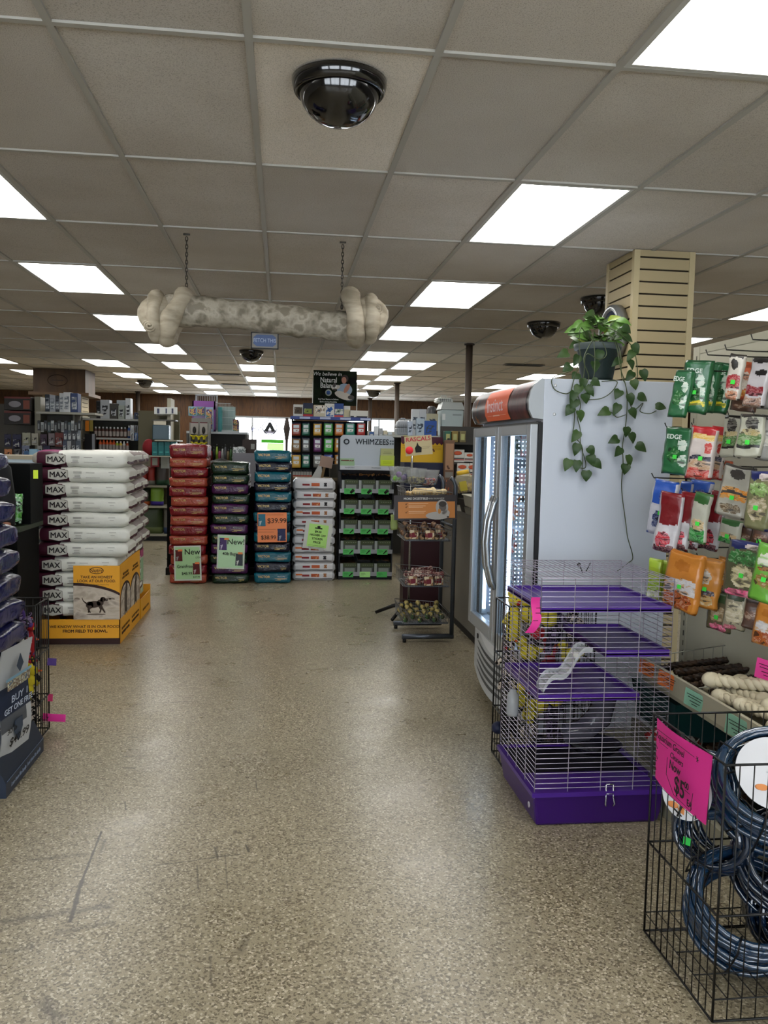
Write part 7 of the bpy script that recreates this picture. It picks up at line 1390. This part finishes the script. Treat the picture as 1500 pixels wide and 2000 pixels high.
def bottle(lab, x, y, z, h_, r_, c_, cap, grp, name='bottle', cat='bottle'):
    t = thing(name, lab, cat, (x, y, z), 0, grp); MB().lathe([(0, 0), (r_, 0), (r_, h_*.72), (r_*.5, h_*.84), (r_*.45, h_*.86)], 12).build('body', mat(c_, .4), t); MB().lathe([(r_*.5, h_*.84), (r_*.5, h_), (0, h_)], 10).build('cap', mat(cap, .4), t); MB().lathe([(r_*1.02, h_*.15), (r_*1.02, h_*.6)], 12).build('wrap_label', mat('8c8480', .5), t)
for k in range(9):
    bottle('brown supplement jar with silver lid, %s from the left, middle shelf of the grey gondola' % nth(k), onY(187+k*7.2, 850, 13.85).x, 13.85, shz[1], .17, .026, '4a2c26', 'b4b6b8', 'brown jars on the middle shelf', 'supplement_jar', 'jar')
for k in range(6):
    bottle('%s bottle right of the brown jars on the middle gondola shelf, %s of six' % (('blue', 'amber', 'red', 'green', 'white', 'purple')[k], nth(k)), onY(252+k*6.5, 850, 13.85).x, 13.85, shz[1], .2, .024, ('2c4a84', 'b48a3a', '8a2a28', '2c5a34', 'a8aaac', '4a3468')[k], 'a8a8a8', 'mixed bottles on the middle shelf')
for k in range(9):
    bottle('orange spray bottle, %s from the left on the low shelf of the grey gondola' % nth(k) if k < 5 else '%s bottle beside the orange ones on the low gondola shelf, %s of four' % (('lime', 'yellow', 'white', 'rust')[k-5], nth(k-5)), onY(196+k*6.6, 880, 13.85).x, 13.85, shz[2], .19-.02*(k > 4), .025, ('c4501c', 'b8481a', 'c4501c', 'c4501c', 'b8481a', '8a9a2c', 'c4a43c', 'b0b2b0', '9a4a2a')[k], 'c0562a' if k < 5 else 'c9c9c9', 'bottles on the low shelf')
for k in range(10):
    x0 = 222+k*8; p = onY(x0, 845 if k < 5 else 828, 13.7); t = thing('hanging_tool', '%s hanging grooming tool, %s along the gondola end at left back' % (('white', 'blue', 'black', 'green', 'orange', 'white', 'grey', 'dark blue', 'white', 'black')[k], nth(k)), 'grooming tool', (onY(258+(k % 5)*8, 840, 13.7).x, 13.7, 1.62 if k < 5 else 1.74), 0, 'hanging grooming tools')
    MB().box(-.025, .025, 0, .01, -.09, .03).build('card', mat(('b0b2b4', '3a5a8a', '1a1a1c', '3a6a3a', 'b0583a', 'a9acb0', '6a6c70', '24304c', 'b4b6b8', '151517')[k], .4), t); MB().tube([(0, -.012, -.08), (0, -.015, 0), (.01, -.012, .02)], .008, 6).build('tool', mat(('24262a', 'a8acb0')[k % 2], .3), t)
t = thing('tall_box', 'tall black box with white side lettering at the left end of the grey gondola', 'box', (onY(176, 870, 13.6).x, 13.6, 0)); MB().box(-.08, .07, 0, .1, 0, 1.62).build('carton', mat('101014', .5), t); MB().box(.03, .07, -.003, 0, 1.0, 1.62).build('white_strip', mat('8c9098', .5), t)
t = thing('hanging_tag', 'bright orange hanging tag on the slatted column at left', 'tag', (onY(171, 822, 13.5).x, 13.5, 1.74)); MB().box(-.035, .02, 0, .01, -.08, .08).build('card', mat('c4741c', .5), t); MB().box(.03, .08, .0, .01, -.08, .09).build('card', mat('8a7a3a', .5), t)
# end-cap with packaged food, between white stack and red stack
ec = thing('endcap_shelf', 'cream end-cap shelves of pet food left of the red bag stack', 'display rack', (onY(298, 900, 13.2).x, 13.2, 0))
YE = 13.2; ecx = onY(298, 900, YE).x; L_, Rr = onY(262, 950, YE).x-ecx, onY(345, 950, YE).x-ecx
ez = [onY(298, y, YE).z for y in (1043, 988, 948)]
MB().box(L_, Rr, .38, .42, 0, 2.0).build('back_panel', mat('56523f', .7), ec)
for z in ez: MB().box(L_, Rr, -.03, .4, z-.03, z).build('shelf', mat('8f8c7c', .5), ec)
MB().box(L_, Rr, .0, .38, 0, ez[0]-.03).build('kick_base', mat('0b0b0b', .6), ec)
tp = onY(298, 788+42, YE).z; MB().box(onY(327, 830, YE).x-ecx, onY(334, 830, YE).x-ecx, -.03, .42, 1.30, onY(330, 778, YE).z).box(L_+.33, onY(330, 830, YE).x-ecx, 0, .4, onY(315, 812, YE).z, onY(315, 809, YE).z).build('side_post', mat('8e8a78', .5), ec)
for k, (x0, y0, x1, y1, c_, lb_, pc) in enumerate(((270, 911, 286, 945, '8a2a22', 'red and tan pouch, left of the pair on the end-cap middle shelf', ['8a2a22', 'b4a88a', '7a7068']), (287, 911, 302, 945, 'a8a83c', 'red and yellow pouch, right of the pair on the end-cap middle shelf', ['8a2a22', 'c4c06a', '7a7a70']),
        (303, 905, 330, 946, '3a302a', 'dark mixed pouches at the right of the end-cap middle shelf', ['3a302a', '6a6058', '2a4a34']), (268, 955, 292, 987, '242a1c', 'dark bag with orange label on the end-cap lower shelf', ['242a1c', '5a5a4a', '9a4a24']), (292, 952, 318, 985, '6a8a2c', 'lime and purple bag on the end-cap lower shelf', ['6a8a2c', '7a1c34', '3c2c84']),
        (266, 990, 317, 1041, '2c381c', 'large olive bag lying on the bottom end-cap shelf', ['2c381c', '3c4a26', '55603a']), (318, 993, 334, 1040, '5a5850', 'pale sack at the right of the bottom end-cap shelf', ['5a5850', '8a8a80', '2a3a5a']))):
    a = onY(x0, y1, YE); c2 = onY(x1, y1, YE); zt = onY(x0, y0, YE).z; zb = ez[2] if y1 < 950 else (ez[1] if y1 < 990 else ez[0]); w_, h_ = c2.x-a.x, zt-zb
    t = thing('pet_food_bag', lb_, 'pet food bag', ((a.x+c2.x)/2, YE+.10, zb+h_/2)); b = softbox(h_, w_, .14, 8, 5, 3, 3, .5, .2, 0, .008, k, lambda tg, a_, b_: 1 if tg == 't' and -.5 < a_ < .1 and abs(b_) < .6 else (2 if a_ < -.6 else 0), upright=True); b.build('bag', [mat(q, .4) for q in pc], t)
for k, (x0, y0, x1, y1, c_, lb_) in enumerate(((271, 891, 294, 910, '8a8270', 'tan card with dotted rows above the end-cap pouches'), (294, 891, 311, 912, '8a2028', 'red card with white bottle picture above the end-cap pouches'), (314, 890, 330, 915, 'a8aca8', 'white card above the end-cap pouches'))):
    t, w_, h_ = carton(lb_, (x0, y0, x1, y1), YE, None, mat(c_, .5), dep=.03, pic_=(.2, .8, .15, .85, mat('a8aaa0' if k != 0 else '7a7262', .5)), name='display_card', cat='sign')
for k in range(4):
    p0, p1 = 297+k*12, 308+k*12; t, w_, h_ = carton('teal food carton, %s of four side by side above the end-cap' % nth(k), (p0, 863, p1, 890), 12.9, None, mat('0c5a5c', .45), dep=.15, name='teal_carton', grp='teal cartons in a row'); MB().box(-w_*.3, w_*.3, -.003, 0, h_*.2, h_*.3).build('print', mat('3a8a84', .5), t); lines_mesh([(-w_*.3, w_*.3, h_*.66)], mat('3a8a84', .5), t, (0, -.002, 0), (0, 0, 0))
t = thing('red_cushion', 'round red cushion left of the teal cartons', 'cushion', (onY(291, 876, 13).x, 13, onY(291, 890, 13).z+.12)); MB().ball((0, 0, 0), .14, 16, sc=(.7, .6, .95)).build('cushion', mat('6a1218', .8), t)
t = thing('storage_tub', 'dark blue clear tub with cream label on the high shelf left of centre', 'storage bin', (onY(323, 840, 12.9).x-.05, 12.9, onY(323, 859, 12.9).z)); MB().box(-.14, .10, 0, .25, 0, .22).build('tub', mat('14323c', .25), t, bevel=.01); MB().box(-.12, .06, -.003, .0, .22, .28).build('cream_label', mat('a8a290', .5), t); MB().box(-.15, .2, -.01, .28, .28, .30).build('lid', mat('3a3830', .4), t)
for k, (x0, x1, cn) in enumerate(((301, 320, 'with spray bottle print'), (320, 331, 'with dark stripe'), (331, 345, 'plain'))):
    carton('low white box %s on the high shelf left of centre' % cn, (x0, 795, x1, 809), 13.1, None, mat('b4b6b2', .5), dep=.1, pic_=(.3, .55, .1, .8, mat('2a3048', .5)))
zz = onY(320, 890, 12.9).z; MB().box(onY(286, 890, 12.9).x-ecx, onY(346, 890, 12.9).x-ecx, -.42, .42, zz-.02, zz-.002).build('shelf', mat('8f8c7c', .5), ec)
zz = onY(323, 859, 12.9).z; MB().box(onY(303, 859, 12.9).x-ecx, onY(346, 859, 12.9).x-ecx, -.34, .42, zz-.02, zz-.002).build('shelf', mat('8f8c7c', .5), ec)
# coloured bird-cage boxes and cages by the window
cs = thing('cage_shelf', 'white shelf carrying coloured cages before the back window', 'shelf unit', (-.9, 12.0, 0)); MB().box(-.42, .42, 0, .6, 1.645, 1.675).build('top_shelf', mat('a8aeb0', .45), cs); MB().box(-.42, .42, .56, .6, 0, 1.645).box(-.42, -.39, 0, .56, 0, 1.645).box(.39, .42, 0, .56, 0, 1.645).box(-.4, .4, 0, .56, 1.25, 1.27).build('side_panel', mat('4a4844', .6), cs)
t = thing('bird_cage_carton', 'tall pink-purple framed cage box on the white shelf', 'cage', (onY(398, 820, 12.2).x, 12.2, 1.675)); zt = onY(398, 783, 12.2).z-1.675; b = MB(); b.box(-.16, .16, 0, .28, 0, .03); b.box(-.16, .16, 0, .01, zt-.12, zt); b.box(-.16, .16, .27, .28, 0, zt); b.box(-.16, -.14, 0, .28, 0, zt); b.box(.14, .16, 0, .28, 0, zt); b.build('frame', mat('7a4488', .45), t); MB().box(-.14, .14, .004, .01, .03, zt-.12).build('mesh_front', mat('8a7a94', .5), t)
t = thing('wire_cage', 'tall clear wire cage standing behind the purple framed one', 'cage', (onY(402, 820, 12.6).x, 12.6, 1.675)); zt = onY(402, 771, 12.6).z-1.675; b = MB()
for k in range(13): x = -.15+.3*k/12; b.tube([(x, 0, 0), (x, 0, zt)], .002, 4); b.tube([(x, .26, 0), (x, .26, zt)], .002, 4); b.tube([(-.15, .26*k/12, 0), (-.15, .26*k/12, zt)], .002, 4); b.tube([(.15, .26*k/12, 0), (.15, .26*k/12, zt)], .002, 4)
for z in (0, zt*.33, zt*.66, zt): b.tube([(-.15, 0, z), (.15, 0, z), (.15, .26, z), (-.15, .26, z)], .004, 4, closed=True)
b.build('wire_frame', mat('a8acb0', .4), t); MB().box(-.15, .15, 0, .26, 0, .04).build('tray', mat('b4b8bc', .4), t); MB().box(-.15, .15, 0, .26, zt-.004, zt).build('roof', mat('9aa0a4', .5), t)
t = thing('wire_cage', 'white dome-cornered cage with teal side before the back window', 'cage', (onY(440, 820, 12.3).x, 12.3, 1.675)); zt = onY(440, 787, 12.3).z-1.675; b = MB()
for k in range(15):
    x = -.13+.26*k/14; b.tube([(x, 0, 0), (x, 0, zt-.06*(k > 10)*(k-10)/4)], .002, 4)
for z in (0, zt*.25, zt*.5, zt*.75, zt-.005): b.tube([(-.13, 0, z), (.13 if z < zt*.9 else .08, 0, z)], .003, 4)
b.build('wire_frame', mat('a4b0b0', .4), t); MB().box(-.13, .13, .24, .25, 0, zt*.9).build('back_panel', mat('7f9490', .5), t); MB().box(-.10, -.05, -.01, .2, 0, zt*.85).build('teal_panel', mat('2c8a8a', .4), t); MB().box(-.13, .13, 0, .24, 0, .03).build('tray', mat('b0b8b8', .4), t)
for k, (x0, y0, x1, y1, c_, lb_) in enumerate(((368, 794, 384, 812, '7aa0b0', 'pastel bird-print box, left one above the yellow plush'), (384, 794, 400, 812, '6a7a8a', 'pastel bird-print box, right one above the yellow plush'), (401, 795, 416, 845, '8a9ab4', 'pale blue and orange tall toy box beside the purple cage'), (454, 822, 467, 850, 'a8aeb0', 'white small cage box at the shelf end by the window'), (455, 819, 465, 831, '5a2430', 'dark red small box on the cage shelf end'))):
    carton(lb_, (x0, y0, x1, y1), 12.02 if k != 3 else 12.1, None if k in (0, 1, 4) else 1.675, mat(c_, .5), dep=.1, pic_=(.1, .9, .1, .9, ramp_mat([c_, '3a6a5a', 'b08a5a', '4a3a6a', 'c0c4c0'], 13, .5)))
yr = thing('plush_rack', 'narrow white rack of yellow-collared toys above the red stack', 'display rack', (onY(389, 850, 11.5).x, 11.5, 0)); MB().box(-.13, -.115, 0, .3, 0, 1.78).box(.115, .13, 0, .3, 0, 1.78).box(-.13, .13, .28, .3, 0, 1.85).build('frame', mat('7c7a74', .5), yr)
for k, (dx, z, c_, cn) in enumerate(((-.06, 1.70, '1a1512', 'left dark bird'), (.06, 1.70, '1c1814', 'right dark bird'))):
    t = thing('toy_card', '%s picture card with dark red top above the red stack' % cn, 'toy pack', (yr.location.x+dx, 11.48, z)); MB().box(-.05, .05, 0, .02, -.07, .09).build('card', mat('9a948c', .5), t); MB().box(-.05, .05, -.002, 0, .075, .09).build('red_header', mat('5a1a20', .5), t); MB().ball((0, -.01, -.02), .03, 10, sc=(.8, .5, 1.6)).build('toy', mat(c_, .6), t)
for k, (dx, z) in enumerate(((-.07, 1.58), (0, 1.575), (.07, 1.58), (-.06, 1.49), (.0, 1.485), (.065, 1.49))):
    t = thing('yellow_plush', 'bright yellow winged plush, %s of the %s three above the red stack' % (('left', 'middle', 'right')[k % 3], 'upper' if k < 3 else 'lower'), 'plush toy', (yr.location.x+dx, 11.46, z), 0, 'yellow winged plush toys'); b = MB(); b.ball((0, 0, 0), .022, 10, sc=(.9, .8, 1.5)); b.tube([(0, 0, .01), (-.045, -.01, .035)], [.018, .005], 7); b.tube([(0, 0, .01), (.045, -.01, .035)], [.018, .005], 7); b.build('body', mat('b4a81c', .7), t); MB().ball((0, -.0, -.045), .02, 8, sc=(.8, .8, 1.6)).build('tail', mat('1a1612', .7), t); MB().tube([(0, 0, .02), (0, .32, .02)], .002, 4).build('hook', blkm, t)
for k in range(9):
    t = thing('small_product', '%s small product, %s along the dark shelf under the cages' % (('red', 'black', 'lime', 'pink', 'white', 'grey', 'tan', 'green', 'silver')[k], nth(k)), 'product', (onY(412+k*5.5, 870, 11.9).x, 11.98, 1.27), 0, 'small products under the cages'); MB().tube([(0, 0, 0), (0, 0, .10), (0, 0, .14+.03*(k % 3))], [.022, .022, .01], 8).build('body', mat(('8a2a2c', '1a1a1c', '8aa83c', 'a04a6a', 'a8aaa8', '5a5c60', '7a6a4a', '3a5a34', '9a9ca0')[k], .4), t); MB().tube([(0, 0, .14+.03*(k % 3)), (0, 0, .17+.03*(k % 3))], .012, 8).build('cap', mat('303030', .4), t)
t = thing('grey_panel_display', 'plain grey low partition behind the green and purple bags', 'partition', (onY(476, 900, 10.6).x, 10.6, 0)); zz_ = onY(475, 885, 10.6).z; MB().box(-.13, .16, 0, .04, .02, zz_).build('panel', mat('74747a', .6), t); MB().box(-.13, .16, -.02, .06, 0, .02).build('foot', mat('333333', .6), t)
t = thing('dark_cabinet', 'dark brown cabinet with white notice before the back window', 'cabinet', (onY(487, 870, 11.3).x, 11.3, 0)); zt = onY(487, 858, 11.3).z; MB().box(-.09, .09, 0, .3, 0, zt).build('body', mat('2a1c15', .5), t); MB().box(.02, .07, -.003, 0, zt-.13, zt-.06).build('notice', mat('8a8a86', .5), t)
t = thing('dark_basket', 'dark curved basket behind the red and green stacks', 'basket', (onY(432, 888, 10.3).x, 10.3, 1.10)); MB().lathe([(0, 0), (.14, .0), (.2, .14), (.12, .20), (0, .235)], 18).build('basket', mat('1a1512', .7), t)
t = thing('dark_basket', 'support table under the dark curved basket', 'table', (onY(432, 888, 10.3).x, 10.3, 0)); MB().box(-.2, .2, -.18, .18, 1.06, 1.10).build('top', mat('2a2622', .6), t)
for x in (-.17, .17):
    for y in (-.15, .15): MB().box(x-.02, x+.02, y-.02, y+.02, 0, 1.06).build('leg', mat('2a2622', .6), t)
t = thing('clear_bag_pile', 'clear wrapped white bundle beside the dark cabinet', 'bundle', (onY(467, 868, 11.2).x, 11.2, 1.37)); b = softbox(.16, .12, .20, 6, 4, 5, 3, .2, .3, 0, .02, 4); b.build('bundle', ramp_mat(['8a9090', 'b4babc', '6a7474', 'a0a6a8'], 16, .2), t); 
t = thing('bundle_stand', 'dark stand under the clear wrapped bundle', 'stand', (onY(467, 868, 11.2).x, 11.2, 0)); MB().box(-.09, .09, -.07, .07, 0, 1.27).build('body', mat('1c1c1c', .6), t)
# window signs
wsg = thing('window_sign', 'round black letter sign on the back window', 'sign', (onY(527, 835, YB-.1).x, YB-.06, onY(527, 835, YB-.1).z)); b = MB(); b.tube([(math.cos(a)*.19, 0, math.sin(a)*.19) for a in [2*math.pi*k/36 for k in range(36)]], .012, 6, closed=True); b.build('ring', mat('101418', .5), wsg); b = MB(); b.prism([(-.15, -.09), (-.05, -.11), (0, .0), (.05, -.11), (.15, -.09), (.03, .14), (-.03, .14)], 0, .01); b.build('letter', mat('0c1014', .5), wsg); MB().prism([(-.14, -.16), (.14, -.16), (.17, -.07), (-.17, -.07)], .01, .014).build('base', mat('8a8a9c', .6), wsg)
ws2 = thing('window_lettering', 'outlined coloured lettering strip on the back window, left of the round sign', 'sign', (onY(496, 837, YB-.1).x, YB-.06, onY(496, 837, YB-.1).z))
b = MB(); 
for x0, x1, z0, z1 in ((-.27, .24, .075, .083), (-.27, .24, -.083, -.075), (-.27, -.26, -.083, .083)): b.box(x0, x1, 0, .006, z0, z1)
b.build('outline', mat('202a2a', .6), ws2); txt('N A', .17, mat('20288c', .5), ws2, (.08, -.002, 0), bold=.004).scale = (-.9, 1, 1); txt('E V', .15, mat('5a5a60', .5), ws2, (-.15, -.002, 0)).scale = (-.9, 1, 1)
ws3 = thing('window_banner', 'bright green strip banner low on the back window', 'banner', (onY(532, 862, YB-.1).x, YB-.07, onY(532, 862, YB-.1).z)); MB().box(-.30, .30, 0, .006, -.045, .045).build('strip', mat('3c9a20', .6), ws3); MB().box(-.14, .30, 0, .004, -.26, -.05).build('pale_poster', glassy('b8e0a0', .5, .6), ws3)
t = thing('parasol_plant', 'thin dark stalk standing at the right side of the back window', 'decoration', (onY(560, 850, 20).x, 20, 0)); MB().tube([(0, 0, 0), (0, 0, 1.6), (0, 0, 1.9), (.0, 0, 2.15)], [.03, .03, .08, .03], 8).build('stalk', mat('241c18', .7), t)
# tan cards, pail beside the white stack (standing on a table behind)
tb2 = thing('side_table', 'plain table with card and metal pail behind the white bag stack', 'table', (.42, 9.95, 0)); MB().box(-.28, .26, 0, .35, 1.10, 1.13).build('top', mat('6a5c42', .6), tb2)
for x in (-.25, .23):
    for y in (.03, .32): MB().box(x-.02, x+.02, y-.02, y+.02, 0, 1.10).build('leg', mat('4a4030', .6), tb2)
t = thing('metal_pail', 'small galvanised pail left of the white header board', 'pail', (onY(655, 925, 10.05).x, 10.1, 1.13)); MB().lathe([(0, 0), (.07, 0), (.08, .16), (.083, .16)], 20).build('pail', mat('7f8488', .3, .8), t); MB().tube([(math.cos(a)*.08, 0, .16+math.sin(a)*.05) for a in [math.pi*k/12 for k in range(13)]], .003, 5).build('handle', mat('7f8488', .3, .8), t)
t = thing('tan_card', 'tan card on a wooden clip beside the metal pail', 'sign', (onY(636, 902, 10.0).x, 10.0, onY(636, 902, 10).z)); t.rotation_euler = (0, R(12), 0); card('sheet', .15, .13, mat('957c6c', .6), t, (.01, 0, .0)); MB().box(-.015, .015, .004, .02, -.22, -.02).build('clip', mat('6a5230', .6), t)
t = thing('paper_cone', 'white folded paper standing on the table left of the pail', 'paper', (onY(622, 930, 10.0).x, 10.02, 1.13)); MB().add([(-.08, 0, 0), (.05, 0, 0), (.03, .03, .2), (.0, .08, 0)], [(0, 1, 2), (1, 3, 2), (3, 0, 2), (0, 3, 1)]).build('sheet', mat('a8a8a4', .6), t)
